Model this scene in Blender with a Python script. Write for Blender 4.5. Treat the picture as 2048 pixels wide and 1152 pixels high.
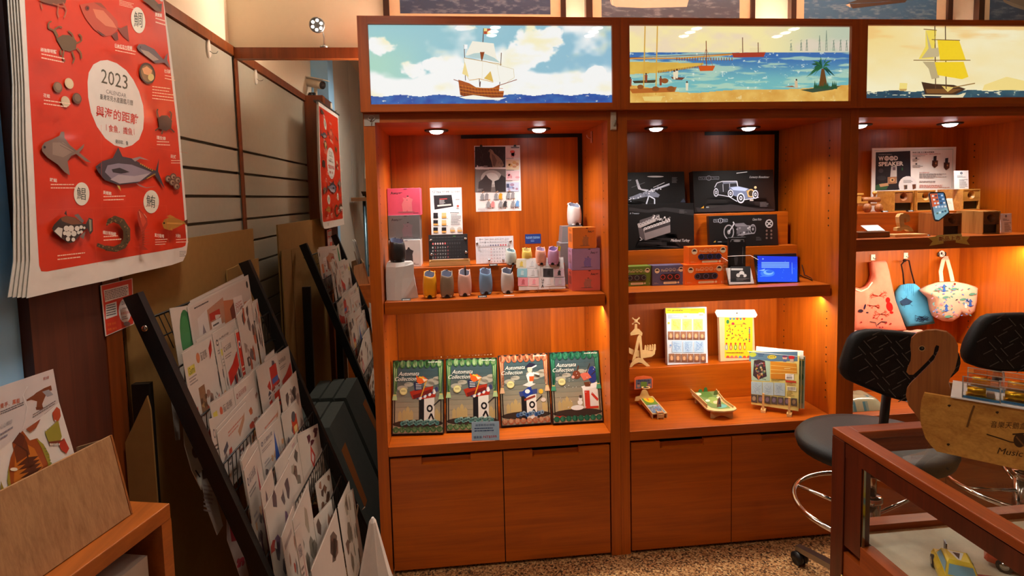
import bpy, bmesh, math, random
import numpy as np
from mathutils import Vector, Matrix
for o in list(bpy.data.objects): bpy.data.objects.remove(o)
SC = bpy.context.scene
COL = SC.collection
rng = random.Random(7)

# ---------------------------------------------------------------- camera
FPX, PX, PY = 1111.58, 1023.8, 474.6          # focal length and principal point in pixels of the 2048x1152 frame
YAW, PITCH, ROLL = .0949, -.0728, -.0238
CAM = Vector((.0182, -2.189, 1.5165))
_cy, _sy, _cp, _sp = math.cos(YAW), math.sin(YAW), math.cos(PITCH), math.sin(PITCH)
FWD = Vector((_sy*_cp, _cy*_cp, _sp)); _r = Vector((_cy, -_sy, 0)); _u = _r.cross(FWD)
RGT = _r*math.cos(ROLL) + _u*math.sin(ROLL); UPV = -_r*math.sin(ROLL) + _u*math.cos(ROLL)
cd = bpy.data.cameras.new('camera'); cam = bpy.data.objects.new('camera', cd); COL.objects.link(cam)
cd.sensor_width = 36; cd.lens = FPX*36/2048; cd.shift_x = (1024-PX)/2048; cd.shift_y = (PY-576)/2048
cd.clip_start = .02
m3 = Matrix((RGT, UPV, -FWD)).transposed()
cam.matrix_world = Matrix.Translation(CAM) @ m3.to_4x4()
SC.camera = cam

# ---------------------------------------------------------------- world, exposure, room lights
w = bpy.data.worlds.new('world'); SC.world = w; w.use_nodes = True
w.node_tree.nodes['Background'].inputs[0].default_value = (1, .8, .6, 1)
w.node_tree.nodes['Background'].inputs[1].default_value = .02
SC.view_settings.view_transform = 'Standard'; SC.view_settings.look = 'None'
SC.view_settings.exposure = 0.0; SC.view_settings.gamma = 1

def light(name, kind, loc, energy, color, rot=(0, 0, 0), size=.1, size_y=None, spot=None, blend=.5, parent=None):
    d = bpy.data.lights.new(name, kind); o = bpy.data.objects.new(name, d); COL.objects.link(o)
    d.energy = energy; d.color = color; o.location = loc; o.rotation_euler = rot
    if kind == 'AREA':
        d.size = size
        if size_y: d.shape = 'RECTANGLE'; d.size_y = size_y
    else: d.shadow_soft_size = size
    if spot: d.spot_size = spot; d.spot_blend = blend
    if parent: o.parent = parent; o.matrix_parent_inverse = parent.matrix_world.inverted()
    return o
WARM = (1, .84, .64)
LAMPX = (.31, 1.045, 1.78, 2.53)
CEIL = 2.72
for x in LAMPX:                                  # what the four triple ceiling downlights give
    light('downlight_glow', 'SPOT', (x, -1.96, CEIL-.05), 8.5, WARM, size=.12, spot=2.1, blend=.8)
light('downlight_glow', 'SPOT', (-.30, -.95, CEIL-.05), 54, (1, .90, .78), size=.12, spot=2.6, blend=.8)  # added lamp, out of view, that brightens the left side
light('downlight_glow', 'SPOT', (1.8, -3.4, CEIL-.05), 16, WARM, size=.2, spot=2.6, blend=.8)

# ---------------------------------------------------------------- pixel rays and helpers
def ray(x, y): return FWD + RGT*((x-PX)/FPX) - UPV*((y-PY)/FPX)
def at(x, y, X=None, Y=None, Z=None):            # where a photo pixel meets a plane of the room
    d = ray(x, y)
    t = (X-CAM.x)/d.x if X is not None else (Y-CAM.y)/d.y if Y is not None else (Z-CAM.z)/d.z
    return CAM + d*t
YM = .456                                        # plane of the mirror
def mir(x, y, X):                                # a point seen in the mirror, back in the room
    p = at(x, y, X=X); return Vector((p.x, 2*YM-p.y, p.z))
def onpl(x, y, o, n):
    d = ray(x, y); return CAM + d*((o-CAM).dot(n)/d.dot(n))
def K(ox, oy, s): return lambda x, y: (ox+x/s, oy+y/s)
r5, r6, r7, r8 = K(720, 0, 3.793), K(740, 220, 2.88), K(740, 580, 3.388), K(1220, 0, 2.473)
g1, g2, g3, g4 = K(1230, 220, 3.032), K(1230, 580, 3.84), K(1680, 220, 4.114), K(1680, 480, 3.0326)
g5, g6 = K(1560, 600, 2.086), K(1600, 840, 3.692)
cA, cB, cL5, cL6 = K(330, 540, 5.95), K(60, 0, 4.268), K(60, 250, 3.716), K(0, 720, 3.389)
cB2, cC = K(360, 700, 5.236), K(440, 860, 3.946)
ID = lambda x, y: (x, y)

def lin(c):
    if isinstance(c, str):
        c = c.lstrip('#'); c = [int(c[i:i+2], 16) for i in (0, 2, 4)]
    r = [v/255 for v in c[:3]]
    return tuple(v/12.92 if v <= .04045 else ((v+.055)/1.055)**2.4 for v in r)

# ---------------------------------------------------------------- materials
MATS = {}
def nt(name):
    m = bpy.data.materials.new(name); m.use_nodes = True
    t = m.node_tree; return m, t, t.nodes['Principled BSDF']
def N(t, kind, **kw):
    n = t.nodes.new(kind)
    for k, v in kw.items():
        if k in n.inputs: n.inputs[k].default_value = v
        else: setattr(n, k, v)
    return n
def mat_col(key, rough=.6, metal=0, coat=0, spec=.5, bump=0, bscale=300, noise=.06, emit=0):
    m, t, b = nt(key); MATS[key] = m
    a = N(t, 'ShaderNodeAttribute', attribute_name='Col')
    tc = N(t, 'ShaderNodeTexCoord')
    nz = N(t, 'ShaderNodeTexNoise', Scale=40.0, Detail=3.0); t.links.new(tc.outputs['Object'], nz.inputs['Vector'])
    mr = N(t, 'ShaderNodeMapRange'); mr.inputs[3].default_value = 1-noise; mr.inputs[4].default_value = 1+noise
    t.links.new(nz.outputs[0], mr.inputs[0])
    mx = N(t, 'ShaderNodeMix', data_type='RGBA', blend_type='MULTIPLY'); mx.inputs[0].default_value = 1
    t.links.new(a.outputs['Color'], mx.inputs[6]); t.links.new(mr.outputs[0], mx.inputs[7])
    t.links.new(mx.outputs[2], b.inputs['Base Color'])
    b.inputs['Roughness'].default_value = rough; b.inputs['Metallic'].default_value = metal
    b.inputs['Coat Weight'].default_value = coat; b.inputs['Coat Roughness'].default_value = .08
    b.inputs['Specular IOR Level'].default_value = spec
    if bump:
        bn = N(t, 'ShaderNodeTexNoise', Scale=float(bscale), Detail=2.0); t.links.new(tc.outputs['Object'], bn.inputs['Vector'])
        bp = N(t, 'ShaderNodeBump', Strength=bump, Distance=.002); t.links.new(bn.outputs[0], bp.inputs['Height']); t.links.new(bp.outputs[0], b.inputs['Normal'])
    if emit:
        t.links.new(mx.outputs[2], b.inputs['Emission Color']); b.inputs['Emission Strength'].default_value = emit
        b.inputs['Base Color'].default_value = (.02, .02, .02, 1)
        for l in list(b.inputs['Base Color'].links): t.links.remove(l)
    return m
mat_col('paper', .75); mat_col('gloss', .35, coat=.35); mat_col('print', .45, coat=.12); mat_col('plastic', .42)
mat_col('matte', .9, bump=.15); mat_col('fabric', 1, spec=.1, bump=.5, bscale=500, noise=.12); mat_col('card', .95, spec=.15, noise=.1)
mat_col('metal', .3, metal=1); mat_col('chrome', .12, metal=1); mat_col('blackmetal', .38, noise=.3)
mat_col('leather', .55, spec=.3, bump=.3, bscale=250); mat_col('bag', .22, coat=.5, bump=.35, bscale=60)
mat_col('lacquer', .3, coat=.25); mat_col('wall', .9, spec=.2, bump=.08, bscale=120, noise=.03); mat_col('ply', .7, spec=.2, noise=.15)
mat_col('glow', .5, emit=1.0, noise=0); mat_col('backlit', .5, emit=1.08, noise=.0); mat_col('bulb', .5, emit=14, noise=0)
mat_col('striplamp', .5, emit=6, noise=0)

def mat_wood(key, dark, light_, axis, scale=1., rough=.42, coat=.07, planks=0):
    m, t, b = nt(key); MATS[key] = m
    tc = N(t, 'ShaderNodeTexCoord'); mp = N(t, 'ShaderNodeMapping')
    s = [14*scale]*3; s['XYZ'.index(axis)] = .9*scale
    mp.inputs['Scale'].default_value = s; t.links.new(tc.outputs['Object'], mp.inputs['Vector'])
    n1 = N(t, 'ShaderNodeTexNoise', Scale=2.0, Detail=6.0, Roughness=.62, Distortion=.6); t.links.new(mp.outputs[0], n1.inputs['Vector'])
    mp2 = N(t, 'ShaderNodeMapping'); s2 = [150*scale]*3; s2['XYZ'.index(axis)] = 3*scale
    mp2.inputs['Scale'].default_value = s2; t.links.new(tc.outputs['Object'], mp2.inputs['Vector'])
    n2 = N(t, 'ShaderNodeTexNoise', Scale=1.0, Detail=3.0); t.links.new(mp2.outputs[0], n2.inputs['Vector'])
    ad = N(t, 'ShaderNodeMath', operation='MULTIPLY_ADD'); t.links.new(n2.outputs[0], ad.inputs[0]); ad.inputs[1].default_value = .35; t.links.new(n1.outputs[0], ad.inputs[2])
    cr = N(t, 'ShaderNodeValToRGB'); cr.color_ramp.elements[0].position = .42; cr.color_ramp.elements[1].position = .82
    cr.color_ramp.elements[0].color = (*lin(dark), 1); cr.color_ramp.elements[1].color = (*lin(light_), 1)
    t.links.new(ad.outputs[0], cr.inputs[0])
    out = cr.outputs[0]
    if planks:                                   # veneer leaves of slightly different tone
        sx = N(t, 'ShaderNodeSeparateXYZ'); t.links.new(tc.outputs['Object'], sx.inputs[0])
        mu = N(t, 'ShaderNodeMath', operation='MULTIPLY'); mu.inputs[1].default_value = planks; t.links.new(sx.outputs[0], mu.inputs[0])
        fl = N(t, 'ShaderNodeMath', operation='FLOOR'); t.links.new(mu.outputs[0], fl.inputs[0])
        wn = N(t, 'ShaderNodeTexWhiteNoise', noise_dimensions='1D'); t.links.new(fl.outputs[0], wn.inputs['W'])
        mr = N(t, 'ShaderNodeMapRange'); mr.inputs[3].default_value = .72; mr.inputs[4].default_value = 1.2; t.links.new(wn.outputs[0], mr.inputs[0])
        mx = N(t, 'ShaderNodeMix', data_type='RGBA', blend_type='MULTIPLY'); mx.inputs[0].default_value = 1
        t.links.new(out, mx.inputs[6]); t.links.new(mr.outputs[0], mx.inputs[7]); out = mx.outputs[2]
    t.links.new(out, b.inputs['Base Color']); b.inputs['Roughness'].default_value = rough
    b.inputs['Coat Weight'].default_value = coat; b.inputs['Coat Roughness'].default_value = .2
    return m
CH = ((150, 66, 2), (190, 91, 4))
mat_wood('wood_v', *CH, 'Z'); mat_wood('wood_h', *CH, 'X'); mat_wood('wood_y', *CH, 'Y'); mat_wood('wood_back', *CH, 'Z', planks=7.)
mat_wood('dim_frame_wood', (96, 42, 8), (132, 62, 15), 'Z'); mat_wood('pine_orange', (150, 78, 22), (184, 100, 32), 'Y')  # mirror frame and rail: cabinet wood with shade put into its colour
mat_wood('mahogany_y', (122, 48, 8), (166, 76, 18), 'Y', coat=.06, rough=.45); mat_wood('mahogany_x', (122, 48, 8), (166, 76, 18), 'X', coat=.06, rough=.45)
mat_wood('mahogany_shaded', (62, 20, 8), (98, 36, 15), 'Z', coat=.25, rough=.35)  # shaded copy of the mahogany, darkened for the unlit case sides
mat_wood('oak', (162, 102, 34), (206, 148, 66), 'X', 1.4, .5); mat_wood('oak_v', (150, 98, 42), (196, 142, 74), 'Z', 1.4, .5)
mat_wood('walnut', (122, 66, 26), (164, 98, 42), 'Z', 1.5, .55); mat_wood('walnut_x', (86, 52, 26), (130, 84, 44), 'X', 1.5, .5)
mat_wood('bamboo', (206, 160, 96), (232, 192, 130), 'X', 2, .5); mat_wood('darkpanel', (62, 26, 14), (92, 42, 22), 'Z', 1, .6)
mat_wood('plywood', (150, 104, 66), (182, 136, 92), 'Z', 3, .75, 0)

def mat_granite():
    m, t, b = nt('granite'); MATS['granite'] = m
    tc = N(t, 'ShaderNodeTexCoord')
    v = N(t, 'ShaderNodeTexVoronoi', Scale=150.0); n = N(t, 'ShaderNodeTexNoise', Scale=110.0, Detail=4.0, Roughness=.7)
    for k in (v, n): t.links.new(tc.outputs['Object'], k.inputs['Vector'])
    mx = N(t, 'ShaderNodeMix', data_type='RGBA'); mx.inputs[0].default_value = .6
    t.links.new(v.outputs['Color'], mx.inputs[6]); t.links.new(n.outputs[0], mx.inputs[7])
    bw = N(t, 'ShaderNodeRGBToBW'); t.links.new(mx.outputs[2], bw.inputs[0])
    cr = N(t, 'ShaderNodeValToRGB'); e = cr.color_ramp
    e.elements[0].position = .36; e.elements[0].color = (*lin((58, 44, 32)), 1)
    e.elements[1].position = .68; e.elements[1].color = (*lin((205, 170, 120)), 1)
    x = e.elements.new(.45); x.color = (*lin((140, 96, 58)), 1); x = e.elements.new(.55); x.color = (*lin((178, 128, 80)), 1)
    t.links.new(bw.outputs[0], cr.inputs[0]); t.links.new(cr.outputs[0], b.inputs['Base Color']); b.inputs['Roughness'].default_value = .35
mat_granite()
def mat_mirror():
    m, t, b = nt('mirror'); MATS['mirror'] = m
    tc = N(t, 'ShaderNodeTexCoord'); n = N(t, 'ShaderNodeTexNoise', Scale=3.0); t.links.new(tc.outputs['Object'], n.inputs['Vector'])
    cr = N(t, 'ShaderNodeValToRGB'); cr.color_ramp.elements[0].color = (.80, .80, .78, 1); cr.color_ramp.elements[1].color = (.84, .84, .82, 1)
    t.links.new(n.outputs[0], cr.inputs[0]); t.links.new(cr.outputs[0], b.inputs['Base Color'])
    b.inputs['Metallic'].default_value = 1; b.inputs['Roughness'].default_value = .012
mat_mirror()
def mat_glass(key, tint=(1, 1, 1), refl=1.0, rough=.02):
    m, t, b = nt(key); MATS[key] = m; t.nodes.remove(b); out = t.nodes['Material Output']
    tr = N(t, 'ShaderNodeBsdfTransparent'); tr.inputs[0].default_value = (*tint, 1)
    gl = N(t, 'ShaderNodeBsdfGlossy'); gl.inputs['Roughness'].default_value = rough
    tc = N(t, 'ShaderNodeTexCoord'); n = N(t, 'ShaderNodeTexNoise', Scale=6.0); t.links.new(tc.outputs['Object'], n.inputs['Vector'])
    fr = N(t, 'ShaderNodeFresnel'); ge = N(t, 'ShaderNodeNewGeometry'); io = N(t, 'ShaderNodeMapRange'); io.inputs[3].default_value = 1.45; io.inputs[4].default_value = 1/1.45
    t.links.new(ge.outputs['Backfacing'], io.inputs[0]); t.links.new(io.outputs[0], fr.inputs[0]); mr = N(t, 'ShaderNodeMath', operation='MULTIPLY'); mr.inputs[1].default_value = refl
    ml = N(t, 'ShaderNodeMath', operation='MULTIPLY_ADD'); ml.inputs[1].default_value = .1; ml.inputs[2].default_value = .95
    t.links.new(n.outputs[0], ml.inputs[0]); m2 = N(t, 'ShaderNodeMath', operation='MULTIPLY')
    t.links.new(fr.outputs[0], mr.inputs[0]); t.links.new(mr.outputs[0], m2.inputs[0]); t.links.new(ml.outputs[0], m2.inputs[1])
    mx = N(t, 'ShaderNodeMixShader'); t.links.new(m2.outputs[0], mx.inputs[0]); t.links.new(tr.outputs[0], mx.inputs[1]); t.links.new(gl.outputs[0], mx.inputs[2])
    t.links.new(mx.outputs[0], out.inputs[0])
mat_glass('glass', (.97, .985, .97)); mat_glass('acrylic', (.96, .96, .97), 1.6); mat_glass('film', (.99, .99, .99), .55, .12)

# ---------------------------------------------------------------- mesh builder
class MB:
    def __init__(s, mat='plastic', col=(200, 200, 200)): s.v = []; s.f = []; s.c = []; s.m = []; s.sm = []; s.mat = mat; s.col = col; s.M = None
    def _add(s, vs, fs, col=None, mat=None, smooth=False):
        k = len(s.v)
        for p in vs:
            p = Vector(p); s.v.append(s.M @ p if s.M else p)
        c = lin(col if col is not None else s.col); mt = mat or s.mat
        for f in fs: s.f.append([i+k for i in f]); s.c.append(c); s.m.append(mt); s.sm.append(smooth)
        return s
    def quad(s, a, b, c, d, **k): return s._add((a, b, c, d), [(0, 1, 2, 3)], **k)
    def ngon(s, pts, **k): return s._add(pts, [tuple(range(len(pts)))], **k)
    def box(s, x0, x1, y0, y1, z0, z1, **k):
        vs = [(x, y, z) for x in (x0, x1) for y in (y0, y1) for z in (z0, z1)]
        return s._add(vs, [(0, 1, 3, 2), (4, 6, 7, 5), (0, 4, 5, 1), (2, 3, 7, 6), (0, 2, 6, 4), (1, 5, 7, 3)], **k)
    def slab(s, pts, vec, **k):                  # a polygon given thickness along a vector
        n = len(pts); vec = Vector(vec); a = [Vector(p) for p in pts]; b = [p+vec for p in a]
        return s._add(a+b, [tuple(range(n)), tuple(range(2*n-1, n-1, -1))]+[(i, i+n, (i+1) % n+n, (i+1) % n) for i in range(n)], **k)
    def bevelslab(s, pts, vec, r=.003, **k):     # the same with its front edge eased
        n = len(pts); vec = Vector(vec); a = [Vector(p) for p in pts]; c = sum(a, Vector())/n; b = [p+vec for p in a]
        inn = [p+(c-p).normalized()*r for p in a]; a = [p+vec.normalized()*r for p in a]
        return s._add(inn+a+b, [tuple(range(n)), tuple(range(3*n-1, 2*n-1, -1))]+[(i+j, i+n+j, (i+1) % n+n+j, (i+1) % n+j) for j in (0, n) for i in range(n)], **k)
    def tube(s, path, r, n=8, closed=False, caps=True, **k):
        path = [Vector(p) for p in path]; L = len(path); vs = []; fs = []; prev = None
        rr = r if isinstance(r, (list, tuple)) else [r]*L
        for i, p in enumerate(path):
            a = path[(i-1) % L] if closed or i else path[i]; b = path[(i+1) % L] if closed or i < L-1 else path[i]
            d = (b-a).normalized()
            if prev is None:
                q = Vector((0, 0, 1)) if abs(d.z) < .9 else Vector((1, 0, 0)); e = d.cross(q).normalized()
            else:
                e = (prev-d*prev.dot(d))
                e = e.normalized() if e.length > 1e-6 else d.orthogonal().normalized()
            prev = e; g = d.cross(e)
            vs += [p+(e*math.cos(2*math.pi*j/n)+g*math.sin(2*math.pi*j/n))*rr[i] for j in range(n)]
        for i in range(L if closed else L-1):
            for j in range(n): fs.append((i*n+j, i*n+(j+1) % n, ((i+1) % L)*n+(j+1) % n, ((i+1) % L)*n+j))
        if caps and not closed: fs += [tuple(range(n-1, -1, -1)), tuple(range((L-1)*n, L*n))]
        k.setdefault('smooth', n > 5)
        return s._add(vs, fs, **k)
    def lathe(s, prof, c=(0, 0, 0), n=24, ax=None, capb=True, capt=True, sx=1, sy=1, **k):
        c = Vector(c); R = Vector(ax).to_track_quat('Z', 'Y').to_matrix() if ax is not None else Matrix.Identity(3)
        vs = [c+R @ Vector((r*math.cos(2*math.pi*j/n)*sx, r*math.sin(2*math.pi*j/n)*sy, z)) for r, z in prof for j in range(n)]
        fs = [(i*n+j, i*n+(j+1) % n, (i+1)*n+(j+1) % n, (i+1)*n+j) for i in range(len(prof)-1) for j in range(n)]
        if capb: fs.append(tuple(range(n-1, -1, -1)))
        if capt: fs.append(tuple(range((len(prof)-1)*n, len(prof)*n)))
        k.setdefault('smooth', True)
        return s._add(vs, fs, **k)
    def cyl(s, a, b, r, n=16, **k):
        a, b = Vector(a), Vector(b); return s.lathe([(r, 0), (r, (b-a).length)], a, n, b-a, smooth=k.pop('smooth', True), **k)
    def ball(s, c, rx, ry=None, rz=None, n=16, m=10, **k):
        ry = ry or rx; rz = rz or rx
        return s.lathe([(max(1e-4, rx*math.sin(math.pi*i/m)), -rz*math.cos(math.pi*i/m)) for i in range(m+1)], c, n, sy=ry/rx, **k)
    def grid(s, fn, nu, nv, colfn=None, **k):
        vs = [fn(i/nu, j/nv) for j in range(nv+1) for i in range(nu+1)]
        base = len(s.f); fs = [(j*(nu+1)+i, j*(nu+1)+i+1, (j+1)*(nu+1)+i+1, (j+1)*(nu+1)+i) for j in range(nv) for i in range(nu)]
        s._add(vs, fs, **k)
        if colfn:
            for q, (j, i) in enumerate((j, i) for j in range(nv) for i in range(nu)): s.c[base+q] = colfn((i+.5)/nu, (j+.5)/nv)
        return s
    def build(s, name, parent=None, origin=None, bevel=0):
        vs = s.v
        if origin is None:
            if parent: origin = WL[parent.name]
            else:
                a = np.array([tuple(p) for p in vs]); lo, hi = a.min(0), a.max(0)
                origin = Vector(((lo[0]+hi[0])/2, (lo[1]+hi[1])/2, lo[2]))
        me = bpy.data.meshes.new(name); me.from_pydata([p-origin for p in vs], [], s.f)
        keys = []
        for k in s.m:
            if k not in keys: keys.append(k)
        for k in keys: me.materials.append(MATS[k])
        me.polygons.foreach_set('material_index', [keys.index(k) for k in s.m]); me.polygons.foreach_set('use_smooth', s.sm)
        at_ = me.color_attributes.new('Col', 'FLOAT_COLOR', 'CORNER')
        cs = np.ones((len(me.loops), 4), dtype=np.float32); i = 0
        for f, c in zip(s.f, s.c): cs[i:i+len(f), :3] = c; i += len(f)
        at_.data.foreach_set('color', cs.ravel()); me.update()
        o = bpy.data.objects.new(name, me); COL.objects.link(o)
        if parent:
            o.parent = parent; o.location = (origin-WL[parent.name])
        else: o.location = origin
        WL[o.name] = Vector(origin)
        if bevel:
            b = o.modifiers.new('bevel', 'BEVEL'); b.width = bevel; b.segments = 2; b.limit_method = 'ANGLE'; b.angle_limit = .7
        return o
WL = {}
def thing(name, label, cat, loc, group=None):
    o = bpy.data.objects.new(name, None); COL.objects.link(o); o.location = loc; o.empty_display_size = .05; WL[o.name] = Vector(loc)
    return tag(o, label, cat, group)
def tag(o, label, cat, group=None):
    o['label'] = label; o['category'] = cat
    if group: o['group'] = group
    return o
def struct(o): o['kind'] = 'structure'; return o
def plab(o, label): o['label'] = label; return o

# ---------------------------------------------------------------- lettering and flat artwork on real surfaces
_GL = {}
def glyphs(txt, bold=0., shear=0.):
    key = (txt, bold, shear)
    if key in _GL: return _GL[key]
    cu = bpy.data.curves.new('lettering', 'FONT'); cu.body = txt; cu.offset = bold; cu.shear = shear; cu.resolution_u = 2; cu.fill_mode = 'FRONT'
    ob = bpy.data.objects.new('lettering', cu); COL.objects.link(ob)
    dg = bpy.context.evaluated_depsgraph_get(); e = ob.evaluated_get(dg); me = e.to_mesh()
    v = [(p.co.x, p.co.y) for p in me.vertices]; f = [tuple(p.vertices) for p in me.polygons]
    e.to_mesh_clear(); bpy.data.objects.remove(ob); bpy.data.curves.remove(cu)
    if v:
        x0 = min(p[0] for p in v); x1 = max(p[0] for p in v); y0 = min(p[1] for p in v); y1 = max(p[1] for p in v)
    else: x0 = y0 = 0; x1 = y1 = 1
    _GL[key] = (v, f, (x0, y0, max(x1-x0, 1e-4), max(y1-y0, 1e-4))); return _GL[key]
class Art:
    EPS = .00007
    def __init__(s, mb, fn, nrm, mat='print'): s.mb = mb; s.fn = fn; s.n = nrm; s.l = 2; s.mat = mat
    def mp(s, x, y): return s.fn(x, y) + s.n*(s.EPS*s.l)
    def poly(s, pts, col, up=True):
        P = [s.mp(*p) for p in pts]
        s.mb._add(P, [tuple(range(len(P)))], col=col, mat=s.mat)
        if up: s.l += 1
        return s
    def rect(s, x0, y0, x1, y1, col, up=True): return s.poly([(x0, y0), (x1, y0), (x1, y1), (x0, y1)], col, up)
    def ell(s, cx, cy, rx, ry, col, rot=0, n=18, up=True):
        c, t = math.cos(rot), math.sin(rot)
        return s.poly([(cx+rx*math.cos(a)*c-ry*math.sin(a)*t, cy+rx*math.cos(a)*t+ry*math.sin(a)*c) for a in (2*math.pi*i/n for i in range(n))], col, up)
    def line(s, pts, wd, col, up=True):
        for (xa, ya), (xb, yb) in zip(pts[:-1], pts[1:]):
            L = math.hypot(xb-xa, yb-ya) or 1; nx, ny = -(yb-ya)/L*wd/2, (xb-xa)/L*wd/2
            s.poly([(xa+nx, ya+ny), (xb+nx, yb+ny), (xb-nx, yb-ny), (xa-nx, ya-ny)], col, False)
        if up: s.l += 1
        return s
    def text(s, x, y, h, txt, col, wd=None, slope=0., bold=0., shear=0., up=(0, -1), mid=False):
        v, f, (x0, y0, w0, h0) = glyphs(txt, bold, shear)
        if wd is None: wd = w0/h0*h
        if mid: x -= wd/2
        P = [s.mp(x+(a-x0)/w0*wd+up[0]*(b-y0)/h0*h, y+slope*(a-x0)/w0*wd+up[1]*(b-y0)/h0*h) for a, b in v]
        s.mb._add(P, f, col=col, mat=s.mat); s.l += 1; return s
    def rows(s, x0, y0, x1, y1, n, col, slope=0., fill=.45, seed=0, wmin=.5):   # lines of print too small to read
        R = random.Random(seed*31+int(x0*7+y0)); dy = (y1-y0)/n
        for i in range(n):
            xe = x0+(x1-x0)*R.uniform(wmin, 1); x = x0; y = y0+i*dy
            while x < xe:
                wd = (x1-x0)*R.uniform(.04, .13); e = min(x+wd, xe)
                s.poly([(x, y+slope*(x-x0)), (e, y+slope*(e-x0)), (e, y+slope*(e-x0)+dy*fill), (x, y+slope*(x-x0)+dy*fill)], col, False); x = e+(x1-x0)*.015
        s.l += 1; return s
def pxart(mb, crop, o, n, mat='print'):          # artwork read off the photo, laid on the plane of its sheet
    o = Vector(o); n = Vector(n).normalized()
    if n.dot(CAM-o) < 0: n = -n
    return Art(mb, lambda x, y: onpl(*crop(x, y), o, n), n, mat)
def quadart(mb, tl, tr, br, bl, mat='print', flip=None):    # 0..1 across, 0..1 down a four-cornered sheet
    tl, tr, br, bl = map(Vector, (tl, tr, br, bl))
    n = (tr-tl).cross(bl-tl).normalized()
    if n.dot((flip or CAM)-tl) < 0: n = -n
    return Art(mb, lambda x, y: (tl*(1-x)+tr*x)*(1-y)+(bl*(1-x)+br*x)*y, n, mat)
BAYS = [(-.332, -.289, .618, .6585), (.6595, .699, 1.609, 1.649), (1.650, 1.687, 2.608, 2.648)]
class Leaf:                                      # a sheet or box front standing on base points, leaning back
    def __init__(s, bl, br, Z, tl, lean=.15, tr=None, bl3=None, br3=None):
        s.a = Vector(bl3) if bl3 else at(*bl, Z=Z); s.b = Vector(br3) if br3 else at(*br, Z=Z)
        if Z and 1 < Z < 1.6 and not bl3: s.a.y = s.b.y = (s.a.y+s.b.y)/2
        s.clamp(); u = (s.b-s.a); u.z = 0; s.u = u.normalized(); s.w = (s.b-s.a).length
        back = Vector((-s.u.y, s.u.x, 0))
        if back.y < 0 and abs(s.u.x) > abs(s.u.y): back = -back
        s.up = (Vector((0, 0, 1))*math.cos(lean)+back*math.sin(lean)).normalized()
        s.n = s.u.cross(s.up).normalized()
        if s.n.dot(CAM-s.a) < 0: s.n = -s.n
        if tl:
            q = onpl(*tl, s.a, s.n); s.h = (q-s.a).dot(s.up); s.lx = (q-s.a).dot(s.u)
            if tr: q = onpl(*tr, s.a, s.n); s.h = (s.h+(q-s.a).dot(s.up))/2
    def clamp(s):                                # stay inside the bay it stands in
        for xo, xi, xj, xp in BAYS:
            if xo < (s.a.x+s.b.x)/2 < xp and s.a.y > 0: s.a.x = max(s.a.x, xi+.0025); s.b.x = min(s.b.x, xj-.0025)
    def p(s, x, y, d=0): return s.a+s.u*(x*s.w)+s.up*((1-y)*s.h)-s.n*d      # x across, y down, d behind the front
    def body(s, mb, d, r=.0015, **k):
        s.a = s.a+Vector((0, 0, max(0, s.n.z)*d)); s.b = s.b+Vector((0, 0, max(0, s.n.z)*d))
        mb.bevelslab([s.p(0, 1), s.p(1, 1), s.p(1, 0), s.p(0, 0)], -s.n*d, r, **k); return s
    def art(s, mb, mat='print'): return Art(mb, lambda x, y: s.p(x, y), s.n, mat)
    def pxart(s, mb, crop, mat='print'): return pxart(mb, crop, s.a, s.n, mat)
# ================================================================ the room
YB = .475; XW = -.985
def slabwall(name, x0, x1, y0, y1, z0, z1, mat, col, origin=None):
    return struct(MB(mat, col).box(x0, x1, y0, y1, z0, z1).build(name))
CREAM = (232, 214, 188)
slabwall('floor', -1.1, 4.2, -4.6, .6, -.08, 0, 'granite', CREAM)
slabwall('wall_back', -1.1, 4.2, YB, YB+.1, 0, CEIL, 'wall', CREAM)
slabwall('wall_left', XW-.1, XW, -1.0, YB, 0, CEIL, 'wall', CREAM)
slabwall('wall_right', 4.1, 4.2, -4.6, YB, 0, CEIL, 'wall', CREAM)
slabwall('wall_front', -1.1, 4.1, -4.6, -4.5, 0, CEIL, 'wall', (170, 160, 148))
slabwall('ceiling', -1.1, 4.2, -4.6, .6, CEIL, CEIL+.08, 'wall', (225, 215, 200))
b = MB('wall', (196, 192, 182))                                    # grey panelled wall nearer the camera, blue seams
ys = [-4.5, -3.05, -2.35, -1.85, -1.17]
for y0, y1 in zip(ys[:-1], ys[1:]): b.box(XW-.1, -.885, y0+.006, y1-.006, 0, CEIL); b.box(XW-.1, -.889, y1-.006, y1+.006, 0, CEIL, col=(84, 140, 190))
struct(b.build('wall_side'))
struct(MB('wall', (150, 200, 240)).box(XW-.1, -.868, -1.17, -.995, 0, CEIL).build('trim_1'))
b = MB('darkpanel')                                                # pillar ending the slat wall
b.box(XW, -.848, -.993, -.765, 0, 2.21, mat='darkpanel'); b.box(XW, -.845, -.765, -.70, 0, 2.21, mat='dim_frame_wood')
struct(b.build('pillar_left'))

# ---- slat wall
t = thing('slatwall_panel', 'grey beige slatted display wall with dark horizontal grooves on the left', 'slatwall', (XW, -.12, 0))
SY0, SY1 = -.698, .454
RX = XW+.022
b = MB('plastic', (172, 162, 143)); zs = [.02]+[1.756-.1045*k for k in range(16, -1, -1)]
zs = [z for z in zs if z > .01]+[2.172]
for z0, z1 in zip(zs[:-1], zs[1:]): b.box(XW+.002, RX, SY0, SY1, z0+.006, z1-.006)
b.build('slat_board', t)
b = MB('plastic', (46, 38, 30)); b.box(XW+.001, XW+.006, SY0, SY1, .02, 2.172)
for z in zs[1:-1]: b.box(XW+.006, XW+.012, SY0, SY1, z-.0055, z+.0055, col=(120, 108, 92), mat='metal')
b.build('groove_lining', t)
MB('dim_frame_wood').box(XW+.001, XW+.032, SY0, SY1, 2.172, 2.212).build('top_rail', t)

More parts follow.
